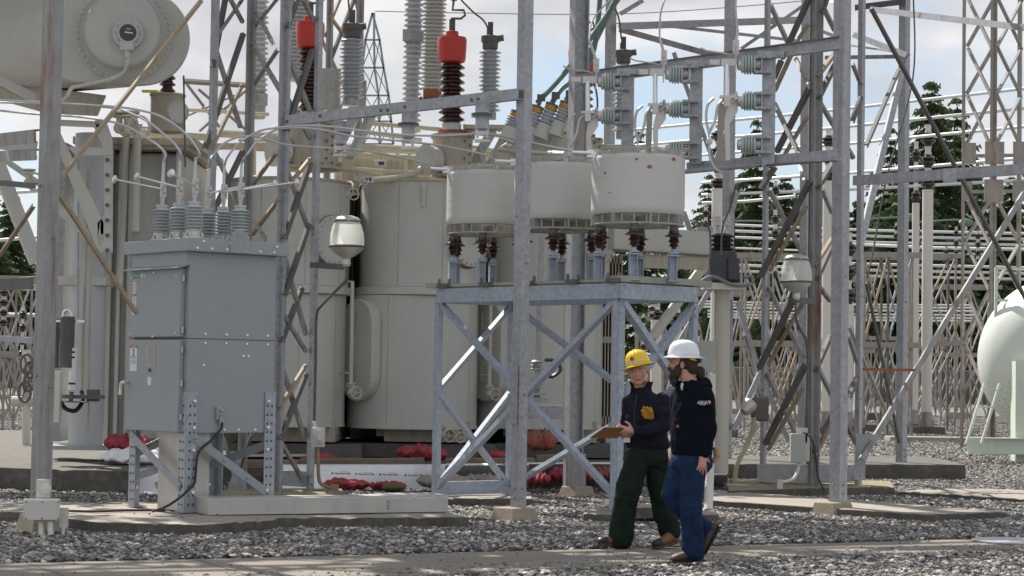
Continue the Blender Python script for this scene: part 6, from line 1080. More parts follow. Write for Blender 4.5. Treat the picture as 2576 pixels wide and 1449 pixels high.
for o, spots in ((dm[0], [(384, 1224)]), (dm[1], [(730, 1190), (862, 1191), (922, 1193), (982, 1194), (1046, 1196)]), (dm[3], [(1505, 1181)]), (dm[2], [(1270, 1168)])):
    b = MB()
    for s_ in spots:
        c = P(s_[0], s_[1], 27.28); b.text('Absorbent Mat', M.Translation(c) @ M.Rotation(R(80), 4, 'X'), .034, .001); b.box(c+V((-.135, 0, 0)), (.022, .004, .024)); b.box(c+V((.02, 0, .024)), (.12, .002, .003))
    b.build('print', ink, o)
o = wbag('absorbent_mat', 335, 1166, 27.6, 165, 34, matm, 'bunched white absorbent mat under the red bag by the cabinet leg', seed=31, dep=.7, grp=None, tie=0); o['category'] = 'absorbent mat'
for u0, u1, v, Z, h, lb in ((752, 866+200, 1163, 28.0, .12, 'weathered timber behind the mats, left piece'), (1120, 1345, 1163, 28.2, .13, 'mossy timber behind the mats, right of the first'), (1348, 1430, 1155, 28.5, .14, 'dark timber behind the broad column'), (600, 750, 1166, 27.9, .11, 'timber behind the left mast')):
    a, c = P(u0, v+3, Z), P(u1, v+1, Z); b = MB(); b.beam(a, c, h, .25, .02, 'B'); b.build('timber', wood, None, lb, 'timber', bevel=.01)
# ================= background yard =================
wp = mat('white bus pipe', (.60, .62, .61), .4, .1, .06, 1)
pipes = [((1590, 327, 70), (2600, 220, 58), 8), ((1600, 366, 70), (2600, 270, 58), 8), ((1766, 390, 70), (2600, 316, 58), 8), ((1766, 460, 72), (2600, 396, 60), 8), ((1766, 490, 72), (2600, 452, 60), 8), ((1766, 511, 72), (2000, 494, 70), 8),
    ((1850, 566, 75), (2600, 588, 70), 7), ((1850, 581, 75), (2600, 602, 70), 7), ((1850, 597, 75), (2600, 617, 70), 7), ((2100, 612, 75), (2600, 628, 70), 8), ((1850, 624, 76), (2500, 640, 72), 5), ((1780, 648, 76), (2600, 674, 70), 7), ((1780, 664, 76), (2600, 688, 70), 7), ((1780, 679, 76), (2600, 703, 70), 7),
    ((1760, 758, 78), (2450, 768, 76), 5), ((1760, 765, 79), (2450, 775, 77), 5), ((1760, 772, 80), (2450, 783, 78), 5), ((1780, 782, 80), (2450, 793, 78), 5), ((1780, 790, 81), (2450, 801, 79), 5), ((1780, 797, 82), (2450, 808, 80), 5)]
od = ['first', 'second', 'third', 'fourth', 'fifth', 'sixth', 'seventh', 'eighth', 'ninth', 'tenth', 'eleventh', 'twelfth', 'thirteenth', 'fourteenth', 'fifteenth', 'sixteenth', 'seventeenth', 'eighteenth', 'nineteenth', 'lowest']
for i, (a, c, px) in enumerate(pipes):
    p, q = P(*a), P(*c); b = MB(); b.tube([p, p.lerp(q, .5)+V((0, 0, -.05)), q], px*S((a[2]+c[2])/2)/2, 10); b.build('bus_pipe', wp, None, od[i]+' white tubular bus from the top, behind the right mast', 'bus pipe', 'white tubular bus pipes')
for i, (u1, v1, u2, v2, lb) in enumerate(((-20, 488, 78, 480, 'pale bus pipe seen past the left post, upper'), (-20, 606, 78, 596, 'pale bus pipe seen past the left post, under the conservator arm'), (-20, 714, 78, 717, 'white bus pipe past the left post, below the dark beam'), (-20, 724, 78, 727, 'second white bus pipe past the left post'), (-20, 790, 78, 793, 'low white bus pipe past the left post'))):
    p, q = P(u1, v1, 60), P(u2+20, v2, 60); MB().tube([p, q], .05, 8).build('bus_pipe', wp, None, lb, 'bus pipe', 'white tubular bus pipes')
# white columns with brown insulators
ped = mat('cream column paint', (.56, .54, .49), .5, 0, .04, 1, .08, .03, 0, (.35, .25, .15), (.35, .15, .05))
def brown(b, p, n, rs, seg):
    for k in range(n): b.lathe([(rs*.5, 0), (rs*.55, seg*.1), (rs, seg*.22), (rs, seg*.30), (rs*.6, seg*.34), (rs*.9, seg*.42), (rs*.9, seg*.5), (rs*.5, seg*.56), (rs*.45, seg*.62)], p+V((0, 0, k*seg)), n=20)
def caps(b, p, n, rs, seg):
    for k in range(n): b.lathe([(rs*.46, seg*.62), (rs*.5, seg*.66), (rs*.38, seg*.8), (rs*.5, seg*1.0)], p+V((0, 0, k*seg)), n=16)
def col_ins(u, vb, vm, vt, Z, px, label, n=3, pad=True, grp='white pedestals with brown insulators'):
    p = P(u, vb, Z); p.z = .0; pm = P(u-(vb-vm)*-.0155, vm, Z); zt_ = P(u, vt, Z).z; t = thing('insulator_column', label, 'insulator column', p, grp); r = px*S(Z)/2; x, y = p.x, p.y
    if vm < vb:
        b = MB(); b.lathe([(r, 0), (r, pm.z), (r*1.04, pm.z), (r*1.04, pm.z+.05)], (x, y, 0), n=28); b.build('pedestal', ped, t)
        if pad: b = MB(); b.lathe([(r*1.08, .12), (r*1.05, .62)], (x, y, .05), n=24); b.box((x, y, .3), (r*3, .04, .3)); b.build('base_flange', galvr, t); b = MB(); b.box((x, y, .08), (r*6, r*5, .3)); b.build('footing', concd, t)
    seg = (zt_-pm.z)/n; b = MB(); brown(b, V((x, y, pm.z+.05)), n, r*1.35, seg); b.build('insulator', porcd, t); b = MB(); caps(b, V((x, y, pm.z+.05)), n, r*1.35, seg); b.build('insulator_cap', alu, t)
for a in ((2330, 1080, 482, 318, 62, 27, 'tall white pedestal with brown insulator right of the gantry column', 3), (2300, 1080, 515, 360, 66, 18, 'narrow white pedestal half behind the gantry column', 3), (2132, 1080, 770, 590, 60, 26, 'white pedestal with dark insulator just right of the pale post', 3), (2160, 1075, 800, 640, 64, 26, 'second white pedestal right of the pale post', 3), (2078, 1082, 460, 330, 60, 27, 'white pedestal hidden behind the right mast', 3), (1803, 900, 480, 320, 55, 34, 'rust-topped pedestal with stacked brown insulators right of the drums', 4),
    (1648, 1100, 810, 770, 52, 28, 'white pedestal between the two men, under the stand', 1), (1700, 1100, 828, 770, 52, 26, 'white pedestal behind the yellow hat', 1), (1748, 1000, 850, 790, 58, 22, 'short white pedestal behind the control box', 2)):
    col_ins(*a[:7], n=a[7])
for (u, vb, vt, Z, px, n, lb) in ((1950, 600, 455, 50, 22, 4, 'brown insulator stack left of the right mast leg'), (1950, 700, 610, 60, 14, 3, 'small insulator stack behind the barrel lamp'), (1775, 600, 520, 55, 22, 3, 'brown insulator stack beside the potential device'), (2255, 600, 560, 70, 17, 2, 'small insulator under the green cable, left one'), (2310, 645, 570, 70, 17, 3, 'insulator stack beside the narrow pedestal'), (2405, 670, 570, 70, 15, 4, 'insulator stack left of the far lattice mast'), (2460, 665, 580, 70, 17, 4, 'insulator stack in front of the far lattice mast'), (2430, 640, 570, 72, 12, 3, 'thin insulator stack by the far lattice leg'), (2380, 665, 620, 72, 14, 2, 'hanging insulator by the rack beam'), (2250, 660, 640, 72, 14, 2, 'short insulator under the rack beam'), (2308, 662, 640, 72, 14, 2, 'short insulator under the rack beam by the pedestal'), (1455+350, 740, 700, 48, 22, 2, 'dark insulator under the potential shelf'), (1640, 800, 765, 50, 20, 2, 'dark insulator left of the yellow hat top'), (1618, 880, 790, 50, 18, 4, 'dark insulator stack beyond the blue stand leg'),
    (8, 820, 720, 42, 28, 4, 'stack of dark insulators at the left edge'), (55, 900, 770, 48, 20, 4, 'dark insulator behind the left post')):
    p = P(u, vb, Z); t = thing('insulator_stack', lb, 'insulator', p, 'brown insulator stacks in the background yard'); seg = (P(u, vt, Z).z-p.z)/n; r = px*S(Z)/2; b = MB(); brown(b, p, n, r, seg); b.build('insulator', porcd, t); b = MB(); caps(b, p, n, r, seg); b.build('insulator_cap', alu, t)
# lattice racks
rr = random.Random(4)
def lattice_rack(u0, u1, vt, vb, Z, label, nb=3, w_=.065, m=rack, rows=1):
    c = G((u0+u1)/2, 1000, 0); a = P(u0, vb, Z); e = P(u1, vb, Z); t = thing('lattice_rack', label, 'steel rack', (P((u0+u1)/2, vb, Z).x, Z, 0), 'lattice racks in the background yard'); zt_ = P(u0, vt, Z).z
    for k in range(nb+1):
        x = a.x+(e.x-a.x)*k/nb
        for dy in (0, 1.1): b = MB(); b.lbar((x, Z+dy, 0), (x, Z+dy, zt_), w_, .012, 0); b.build('leg', m if rr.random() < .7 else galvd, t)
    for k in range(nb):
        x, x2 = a.x+(e.x-a.x)*k/nb, a.x+(e.x-a.x)*(k+1)/nb; hs = [0.2+(zt_-.3)*j/rows for j in range(rows+1)]
        for dy in (0, 1.1):
            for j in range(rows):
                for s_ in (0, 1): b = MB(); b.lbar((x, Z+dy, hs[j+s_]), (x2, Z+dy+.02, hs[j+1-s_]), w_*.8, .01, 20); b.build('brace', (rack, tansteel, galvp, galvr)[rr.randrange(4)], t)
    for z in (zt_, zt_*.5 if rows > 1 else .5): b = MB(); b.beam((a.x-.3, Z-.05, z), (e.x+.3, Z-.05, z), .16, .1, .014, 'C'); b.build('rack_beam', m, t); b = MB(); b.beam((a.x-.3, Z+1.15, z), (e.x+.3, Z+1.15, z), .16, .1, .014, 'C'); b.build('rack_beam', m, t)
lattice_rack(1870, 2010, 642, 1020, 62, 'rust-stained rack behind the right lattice mast', 2, rows=2)
lattice_rack(2170, 2290, 640, 1025, 60, 'rust-stained rack left of the gantry column', 2, rows=2)
lattice_rack(2300, 2400, 642, 1025, 66, 'rack between pedestal and far lattice mast', 1, rows=2)
lattice_rack(1740, 1870, 735, 1010, 68, 'low rack behind the potential device pedestal', 2, .06, rows=1)
lattice_rack(2020, 2180, 700, 1005, 78, 'deep rack seen between the pale post and mast', 3, .06, rows=2)
lattice_rack(2380, 2500, 720, 1005, 80, 'rack partly hidden by the green tank', 2, .06, rows=2)
lattice_rack(1600, 1730, 800, 1015, 75, 'low rack seen between the two men', 2, .06, rows=1)
lattice_rack(1880, 2080, 860, 1000, 95, 'farthest low rack in front of the fence', 4, .06, rows=1)
lattice_rack(2200, 2420, 850, 1000, 95, 'long low rack before the fence at right', 4, .06, rows=1)
lattice_rack(-60, 70, 700, 1010, 52, 'rack seen past the left post', 2, .06, rows=2)
lattice_rack(-40, 95, 790, 990, 75, 'lower rack deeper past the left post', 3, .06, rows=1)
# far lattice mast at right edge (three legs)
tfm = mast('lattice_mast', 'riveted rusty lattice mast at the right edge with gusset plates', 'lattice mast', dict(L=(2420, 1100, 46, 9, 'k', False), F=(2496, 1105, 45, 16, 'k', True), Rr=(2562, 1100, 46, 12, 'k', False)),
    [q for v0, v1 in ((-4, 118), (118, 238), (238, 365), (495, 610), (610, 725), (725, 860), (860, 990)) for q in (((2437-v0*.012, v0, 'L', 2497-v1*.012, v1, 'F', 8, 'k'), (2502-v0*.012, v0, 'F', 2435-v1*.012, v1, 'L', 8, 'r'), (2512-v0*.012, v0, 'F', 2572-v1*.012, v1, 'Rr', 8, 'k'), (2574-v0*.012, v0, 'Rr', 2510-v1*.012, v1, 'F', 8, 'r')))], MM)
b = MB()
for u, v, w_, h in ((2438, 385, .3, .45), (2502, 385, .42, .5), (2566, 385, .3, .5), (2500, 480, .42, .5), (2562, 480, .26, .45), (2434, 480, .2, .4)):
    p = P(u, v, 44.9); b.box(p, (w_, .02, h)); [b.bolt(p+V((dx*w_, -.01, dz*h)), r=.028) for dx in (-.35, .35) for dz in (-.4, -.15, .15, .4)]
b.build('gusset_plate', rack, tfm); mem(tfm, 'strut', 2440, 388, 45.6, 2570, 386, 45.6, 9, rack, 0); mem(tfm, 'strut', 2436, 478, 45.6, 2566, 476, 45.6, 9, rack, 0)
# verdigris cables
for pts, lb in (([(2170, 551), (2255, 547), (2290, 547)], 'green cable end over the small insulator'), ([(2300, 560), (2400, 553), (2430, 560)], 'green cable spanning to the far mast'), ([(1850, 556), (1900, 556), (1960, 560)], 'green cable at the right of the drums')):
    MB().tube(smooth([P(u, v, 69) for u, v in pts], 4), .035, 6).build('green_cable', verd, None, lb, 'cable'); MB().ball(P(*pts[-1], 68.9), .14, 10, 6, (1.8, 1, 1)).build('clamp', verd, None, 'clamp at the tip of the '+lb[:11]+' '+lb.split()[-1], 'clamp')
# green tank with ladder and cradle
Zg = 41.5; s = S(Zg); ty = Zg; cx = P(2681, 905, Zg).x; czt = P(2681, 905, Zg).z; t = thing('storage_tank', 'large pale green cylindrical tank with streaked domed end at right edge', 'tank', (cx, ty, 0))
r = 211*s; pr = [(.02, 0), (r*.35, .04*r), (r*.6, .13*r), (r*.8, .27*r), (r*.93, .45*r), (r, .7*r), (r*1.002, .72*r), (r, .74*r), (r, 9)]
hm = mat('streaked tank end', (.60, .64, .58), .35, 0, .05, 1, 0, 0, 0); hb = hm.node_tree; n = hb.nodes; LN = hb.links.new; bs = n['Principled BSDF']; src = bs.inputs['Base Color'].links[0].from_socket
tcn = n.new('ShaderNodeTexCoord'); mpn = n.new('ShaderNodeMapping'); mpn.inputs['Scale'].default_value = (14, 14, 1.6); q1 = n.new('ShaderNodeTexNoise'); q1.inputs['Detail'].default_value = 5; LN(tcn.outputs['Object'], mpn.inputs[0]); LN(mpn.outputs[0], q1.inputs[0]); sx = n.new('ShaderNodeSeparateXYZ'); LN(tcn.outputs['Object'], sx.inputs[0])
m1 = n.new('ShaderNodeMapRange'); m1.inputs[1].default_value = czt-.2; m1.inputs[2].default_value = czt-1.1; LN(sx.outputs[2], m1.inputs[0]); m2 = n.new('ShaderNodeMapRange'); m2.inputs[1].default_value = .5; m2.inputs[2].default_value = .62; LN(q1.outputs[0], m2.inputs[0]); mm_ = n.new('ShaderNodeMath'); mm_.operation = 'MULTIPLY'; LN(m1.outputs[0], mm_.inputs[0]); LN(m2.outputs[0], mm_.inputs[1]); kx = n.new('ShaderNodeMixRGB'); LN(mm_.outputs[0], kx.inputs[0]); LN(src, kx.inputs[1]); kx.inputs[2].default_value = (.07, .085, .05, 1); LN(kx.outputs[0], bs.inputs['Base Color'])
b = MB(); b.lathe(pr, (cx-.36, ty-.9, czt), (.30, .95, 0), 64); b.build('shell', hm, t, sharp=30)
b = MB(); p = P(2558, 1160, Zg-.6); b.box((p.x+.1, p.y, p.z*0+1.0), (.36, .4, 2.0)); b.build('saddle_leg', mint, t)
b = MB(); a, c = P(2435, 1160, Zg-1), P(2600, 1164, Zg-1); b.beam(V((a.x, a.y, .33)), V((c.x, c.y, .33)), .32, .2, .02, 'I'); b.build('skid_beam', mint, t)
t = thing('ladder', 'pale green steel ladder leaning beside the green tank', 'ladder', P(2450, 1150, Zg-1.2)); b = MB()
for (u1, v1, u2, v2) in ((2432, 1117, 2478, 965), (2470, 1117, 2516, 965)): b.beam(P(u1, v1, Zg-1.3), P(u2, v2, Zg-.9), .06, .03, .01, 'B')
b.build('side_rail', mint, t); b = MB()
for k in range(4):
    v = 1108-k*42; f = (1117-v)/152; u = 2432+46*f; b.beam(P(u, v, Zg-1.25), P(u+38, v, Zg-1.25), .03, .03, .01, 'B')
b.build('rung', mint, t)
t = thing('handrail', 'pale green handrail rising behind the green tank', 'handrail', P(2507, 800, Zg+.5)); b = MB()
for v in (675, 755, 830): b.beam(P(2505, v, Zg+.2), P(2600, v+3, Zg+.2), .05, .04, .01, 'B')
b.beam(P(2503, 1000, Zg+.2), P(2507, 672, Zg+.2), .06, .05, .01, 'B'); b.build('rail', mint, t)
# misc far posts, small concrete footings
for u, v, w_, lb in ((2400, 1055, 60, 'white block footing near the green tank'), (2190, 1058, 50, 'footing beneath the pedestals'), (1905, 1050, 40, 'brown footing right of the dark crate')): c = G(u, v, 0); b = MB(); b.box((c.x, c.y, .15), (w_*S(c.y), 1, .34)); b.build('footing', conc if 'white' in lb else concd, None, lb, 'footing', bevel=.02)
c = G(1885, 1040, 0); b = MB(); b.box((c.x, c.y, .45), (1.0, 1.2, .9)); b.build('dark_crate', dkgrey, None, 'dark slatted crate behind the conduit elbow', 'crate', bevel=.02)
c = G(2400, 1112, 0); b = MB(); b.box((c.x+.5, c.y, .06), (4.5, .8, .14)); b.build('footing', conc, None, 'long low footing strip left of the ladder', 'footing', bevel=.02)
t = thing('valve_cluster', 'handwheel valve cluster on pipes past the left post', 'valve', P(60, 1000, 34))
b = MB()
for u, v, r_ in ((62, 985, .17), (66, 915, .16), (76, 930, .14), (74, 960, .15)):
    p = P(u, v, 34); ps = [p+V((r_*math.cos(a)*.6, 0, r_*math.sin(a))) for a in [6.2832*j/18 for j in range(19)]]; b.tube(ps, .025, 6, False); [b.tube([ps[j*6], p], .015, 5, False) for j in range(3)]
b.build('handwheel', galvd, t); b = MB(); b.tube([P(66, 880, 34.2), P(66, 1150, 34.2)], .07, 10); b.tube([P(30, 1010, 34.2), P(95, 1010, 34.2)], .09, 10); b.build('pipe', beige, t)
# ================= people =================
skin = mat('skin', (.50, .27, .20), .5, 0, .08, 25, bump=.05, bscale=200); skinb = mat('skin fair', (.48, .25, .19), .5, 0, .1, 25)
navy = mat('navy jacket cloth', (.013, .013, .024), .85, 0, .3, 12, bump=.3, bscale=300, spec=.12); black = mat('black hoodie cloth', (.006, .008, .014), .95, 0, .3, 10, bump=.2, bscale=300, spec=.08)
green = mat('dark green trousers', (.014, .024, .017), .85, 0, .3, 8, bump=.3, bscale=250, spec=.12); jean = mat('blue denim', (.011, .026, .068), .85, 0, .5, 7, bump=.3, bscale=350, spec=.15)
leather = mat('tan boot leather', (.19, .085, .035), .6, 0, .25, 14); dkleather = mat('dark boot leather', (.045, .028, .02), .6, 0, .3, 14); hairm = mat('dark brown hair', (.028, .015, .01), .65, 0, .5, 60, bump=.8, bscale=120); greyh = mat('short grey hair', (.2, .19, .18), .8)
hy = mat('yellow hat shell', (.75, .50, .01), .28, 0, .03, 2); hw_ = mat('white hat shell', (.72, .74, .78), .28, 0, .02, 2)
fold = bpy.data.textures.new('folds', 'CLOUDS'); fold.noise_scale = .09; fold.noise_depth = 2; fold2 = bpy.data.textures.new('fine_folds', 'CLOUDS'); fold2.noise_scale = .035
def loft(b, rs, n=28):
    out = []
    for c, rx, ry, yaw in rs:
        c = V(c); q = M.Rotation(R(yaw), 3, 'Z'); out.append([c+q @ V((rx*math.cos(6.2832*j/n), ry*math.sin(6.2832*j/n), 0)) for j in range(n)])
    return b.rings(out)
def limb(b, pts, rad, n=18):
    pts = [V(p) for p in pts]; rr = []; pp = []
    for i in range(len(pts)-1):
        for k in range(5): t = k/5; pp.append(pts[i].lerp(pts[i+1], t)); rr.append(rad[i]+(rad[i+1]-rad[i])*t)
    pp.append(pts[-1]); rr.append(rad[-1]); b.tube(pp, rr, n)
    for p, r in ((pts[0], rad[0]), (pts[-1], rad[-1]))+tuple(zip(pts[1:-1], rad[1:-1])): b.ball(p, r*.995, 16, 10)
    return b
def cloth(b, name, m, par, vox=.011, sm=6, disp=.012, lab=None, f2=.004):
    o = b.build(name, m, par, lab); r = o.modifiers.new('remesh', 'REMESH'); r.mode = 'VOXEL'; r.voxel_size = vox; r.use_smooth_shade = True
    s = o.modifiers.new('smooth', 'SMOOTH'); s.iterations = sm; s.factor = .6
    for tx, st in ((fold, disp), (fold2, f2)):
        if st: d = o.modifiers.new('folds', 'DISPLACE'); d.texture = tx; d.strength = st; d.mid_level = .5; d.texture_coords = 'LOCAL'
    return o
def hand(b, wrist, d, side, up, curl=.5, s=1.0, spread=.1):
    d = V(d).normalized(); side = V(side); side = (side-d*side.dot(d)).normalized(); nr = d.cross(side)*(1 if V(up).dot(d.cross(side)) > 0 else -1)   # nr: back of hand
    w0 = V(wrist); limb(b, [w0, w0+d*.035*s, w0+d*.085*s], [.027*s, .030*s, .033*s], 12)
    for k in (-1, 0, 1): limb(b, [w0+d*.03*s+side*.016*k*s, w0+d*.09*s+side*.024*k*s], [.014*s, .013*s], 10)
    for k, l in ((-1.5, .072), (-.5, .082), (.5, .078), (1.5, .060)):
        p = w0+d*.088*s+side*k*.0195*s; dd = (d+side*k*spread*.5).normalized(); a = 0; pts = [p]
        for seg, f in ((.45, .6), (.32, 1.0), (.25, .8)): a += curl*f; dir_ = dd*math.cos(a)-nr*math.sin(a); p = p+dir_*l*seg*s; pts.append(p)
        limb(b, pts, [.0095*s, .009*s, .0083*s, .0072*s], 8)
    p = w0+d*.03*s-side*.03*s; limb(b, [p, p+(d*.5-side*.7-nr*.3).normalized()*.04*s, p+(d*.5-side*.7-nr*.3).normalized()*.04*s+(d*.8-side*.2-nr*.5).normalized()*.035*s], [.014*s, .011*s, .009*s], 8)
def headshape(b, c, yaw, roll, s=1):
    q = M.Rotation(roll, 3, 'Y') @ M.Rotation(yaw, 3, 'Z')       # local -Y is the face
    pt = lambda x, y, z: V(c)+q @ (V((x, y, z))*s)
    def el(x, y, z, rx, ry, rz, n=20):
        k = MB(); k.ball((0, 0, 0), 1, n, n*2//3); k.v = [pt(x+v.x*rx, y+v.y*ry, z+v.z*rz) for v in k.v]; b.add(k.v, k.f)
    el(0, .01, .035, .077, .097, .082); el(0, -.022, -.02, .064, .072, .088); el(0, -.048, -.078, .036, .034, .030)
    el(0, -.083, .024, .050, .014, .013); el(0, -.092, .0, .0095, .014, .030); el(0, -.103, -.022, .0145, .0135, .011)
    for s_ in (-1, 1): el(s_*.042, -.062, -.02, .024, .026, .024); el(s_*.078, .012, -.008, .009, .018, .032, 12); el(s_*.045, -.03, -.065, .02, .034, .025)
    el(0, -.089, -.049, .024, .010, .0055, 12); el(0, -.086, -.060, .020, .011, .006, 12)
    return pt, el
def hat(par, c, yaw, roll, pitch, m, s=1.0, ribs=True, lab=None):
    q = M.Rotation(roll, 3, 'Y') @ M.Rotation(yaw, 3, 'Z') @ M.Rotation(pitch, 3, 'X'); pt = lambda x, y, z: V(c)+q @ (V((x, y, z))*s)
    b = MB(); n = 72; rs = []
    for r, z in ((1.0, 0), (.99, .02), (.965, .040), (.91, .070), (.80, .097), (.62, .117), (.4, .130), (.2, .135), (.01, .136)):
        ring = []
        for j in range(n):
            a = 6.2832*j/n; rib = 0
            if ribs: rib = sum(.006*max(0, 1-abs(math.cos(a)-x0)/.1) for x0 in (-.35, 0, .35))*(1 if r < .97 else 0)
            ring.append(pt(.112*r*math.cos(a), .135*r*math.sin(a), z+rib))
        rs.append(ring)
    b.rings(rs, True, False); sh = b.build('hard_hat', m, par, lab); so_ = sh.modifiers.new('thick', 'SOLIDIFY'); so_.thickness = .003
    b = MB(); rs = []
    for r, dz in ((.99, .004), (1.0, .0), (1.10, -.008), (1.25, -.017), (1.34, -.016), (1.335, -.021), (1.22, -.022), (1.0, -.008)):
        rs.append([pt(.112*r*math.cos(6.2832*j/n)*(1 if r < 1.05 else 1.02), .135*r*math.sin(6.2832*j/n)-(.012*(r-1)/.34 if math.sin(6.2832*j/n) < 0 else 0), dz-.0) for j in range(n)])
    b.rings(rs, True, False); b.build('brim', m, sh); return sh, pt
def boot(par, heel, toe, m, cap=None, h=.11, s=1.0, sole_up=V((0, 0, 1)), ank=None):
    heel, toe = V(heel), V(toe); d = (toe-heel).normalized(); L_ = (toe-heel).length; up = sole_up-d*sole_up.dot(d); up.normalize(); sd_ = d.cross(up)
    def ring(t, w_, z0, hh, n=16): c = heel+d*(L_*t); return [c+sd_*(w_*math.cos(6.2832*j/n))+up*(z0+hh*(.5+.5*math.sin(6.2832*j/n))) for j in range(n)]
    b = MB(); b.rings([ring(-.02, .02, .02, .05), ring(.02, .036, .015, .085), ring(.15, .04, .015, .12), ring(.35, .04, .015, .11), ring(.55, .045, .015, .08), ring(.78, .05, .015, .066), ring(.93, .043, .015, .055), ring(1.0, .02, .018, .03)])
    limb(b, [heel+d*(L_*.2)+up*.07, ank if ank else heel+d*(L_*.17)+up*.2], [.045, .047], 14); o = b.build('boot', m, par, sharp=70)
    b = MB(); b.rings([ring(-.03, .03, 0, .02), ring(.05, .041, 0, .03), ring(.35, .037, 0, .026), ring(.7, .051, 0, .026), ring(.93, .046, 0, .026), ring(1.03, .02, .004, .02)]); b.build('sole', rubber if cap is None else mat('brown sole', (.10, .05, .03), .7), o)
    if cap: b = MB(); b.rings([ring(.72, .052, .02, .066), ring(.86, .051, .018, .064), ring(.95, .044, .018, .055), ring(1.02, .022, .02, .033)]); b.build('toe_cap', cap, o, sharp=70)
    return o
# ---- man in yellow hat ----
YA = G(1600, 1381, .035).y; JA = lambda u, v, dy=0: P(u, v, YA+dy)
pA = mark(bpy.data.objects.new('tmp', None))
bpy.data.objects.remove(pA)
def person(joints, label, m, org):
    b = MB(); joints(b); o = b.build('person', m, None, label, 'person', org=org); r = o.modifiers.new('remesh', 'REMESH'); r.mode = 'VOXEL'; r.voxel_size = .0052; r.use_smooth_shade = True; s = o.modifiers.new('smooth', 'SMOOTH'); s.iterations = 2; s.factor = .4; return o
hA = JA(1607, 936, 0)
def bodyA(b):
    headshape(b, hA, R(-12), R(-6), 1.1); limb(b, [hA+V((.0, .02, -.06)), JA(1615, 990, .03)], [.06, .066])
    loft(b, [((*JA(1625, v, .02)[:2], JA(1625, v).z), rx, ry, -25) for v, rx, ry in ((992, .09, .07), (1008, .14, .09), (1030, .17, .10), (1080, .16, .10), (1120, .15, .10), (1150, .14, .10))])
    limb(b, [JA(1655, 1020, 0), JA(1676, 1068, -.03), JA(1620, 1085, -.2), JA(1592, 1085, -.22)], [.035, .035, .03, .027]); hand(b, JA(1594, 1085, -.22), (-1, -.15, .12), (0, .3, -1), (0, -1, .2), .55)
    limb(b, [JA(1592, 1020, .06), JA(1580, 1060, .08), JA(1590, 1092, -.05)], [.035, .033, .028]); hand(b, JA(1588, 1092, -.05), (-.7, -.4, -.1), (0, 1, 0), (0, 0, -1), .3)
    limb(b, [JA(1605, 1135, 0), JA(1580, 1240, -.02), JA(1556, 1350, .02)], [.07, .05, .04]); limb(b, [JA(1645, 1140, .05), JA(1660, 1238, .09), JA(1683, 1345, .12)], [.07, .05, .04])
mA = person(bodyA, 'smiling man in yellow hard hat, navy jacket and dark green trousers, holding a brown clipboard', skin, V((*JA(1610, 1378).xy, .035)))
# face details
q = M.Rotation(R(-6), 3, 'Y') @ M.Rotation(R(-12), 3, 'Z'); fp = lambda x, y, z: hA+q @ (V((x, y, z))*1.1)
for s_ in (-1, 1):
    b = MB(); b.ball(fp(s_*.029, -.083, .006), .0085, 12, 8, (1.2, .5, .6)); e_ = b.build('eye', mat('eye white', (.55, .5, .47), .3), mA); b = MB(); b.ball(fp(s_*.029-.002, -.0872, .006), .0042, 10, 6, (1, .5, 1)); b.build('iris', ink, e_)
    b = MB(); b.tube([fp(s_*.014, -.093, .021), fp(s_*.03, -.095, .026), fp(s_*.046, -.084, .020)], .0032, 6); b.build('eyebrow', greyh, mA)
b = MB(); b.tube(smooth([fp(-.028, -.089, -.047), fp(-.012, -.0985, -.053), fp(.012, -.0985, -.053), fp(.028, -.089, -.046)], 4), .0028, 6); b.build('mouth', mat('lip line', (.25, .07, .06), .6), mA)
b = MB()
for s_ in (-1, 1): b.ball(fp(s_*.072, .03, .01), .02, 12, 8, (.5, 1.6, 1.3))
b.ball(fp(0, .075, .0), .04, 12, 8, (1.4, .7, 1.2)); b.build('hair', greyh, mA)
shA, hp = hat(mA, hA+V((-.008, .0, .066)), R(-12), R(-15), R(-4), hy, 1.0, True, 'yellow wide-brim hard hat with round emblem and name strip')
def onhat(pt, x, z, lift=.0):  # point on front of shell
    r = {0: 1}.get(0, 1); t = min(.98, z/.136); rr_ = math.sqrt(max(0, 1-t**2.6)); y = -.135*rr_*math.sqrt(max(0, 1-(x/(.112*rr_+1e-6))**2)) if abs(x) < .112*rr_ else 0; return pt(x, y-lift, z)
b = MB(); rs = []
for j in range(15): x = -.085+.155*j/14; rs.append([onhat(hp, x, .008, .004), onhat(hp, x*.985, .030, .005)])
b.rings(rs, False, False); ns = b.build('name_strip', signw, shA)
b = MB(); tx = MB().text('TOM INGENTHRON', M.Identity(4), .021); wv = [v.x for v in tx.v]; w_ = max(wv)-min(wv); tv = []
for v in tx.v: x = -.0075+v.x/w_*.145; tv.append(onhat(hp, x, .019+v.y*.9, .0075))
b.add(tv, tx.f); b.build('lettering', ink, ns)
b = MB(); ps = [onhat(hp, -.02+.017*math.cos(a), .056+.017*math.sin(a), .006) for a in [6.2832*j/20 for j in range(21)]]; b.tube(ps, .0022, 5, False)
for x1, z1, x2, z2 in ((-.03, .048, -.022, .066), (-.022, .066, -.015, .048), (-.012, .064, -.028, .06), (-.026, .052, -.012, .052)): b.tube([onhat(hp, x1, z1, .006), onhat(hp, x2, z2, .006)], .0024, 5)
b.build('emblem', ink, shA)
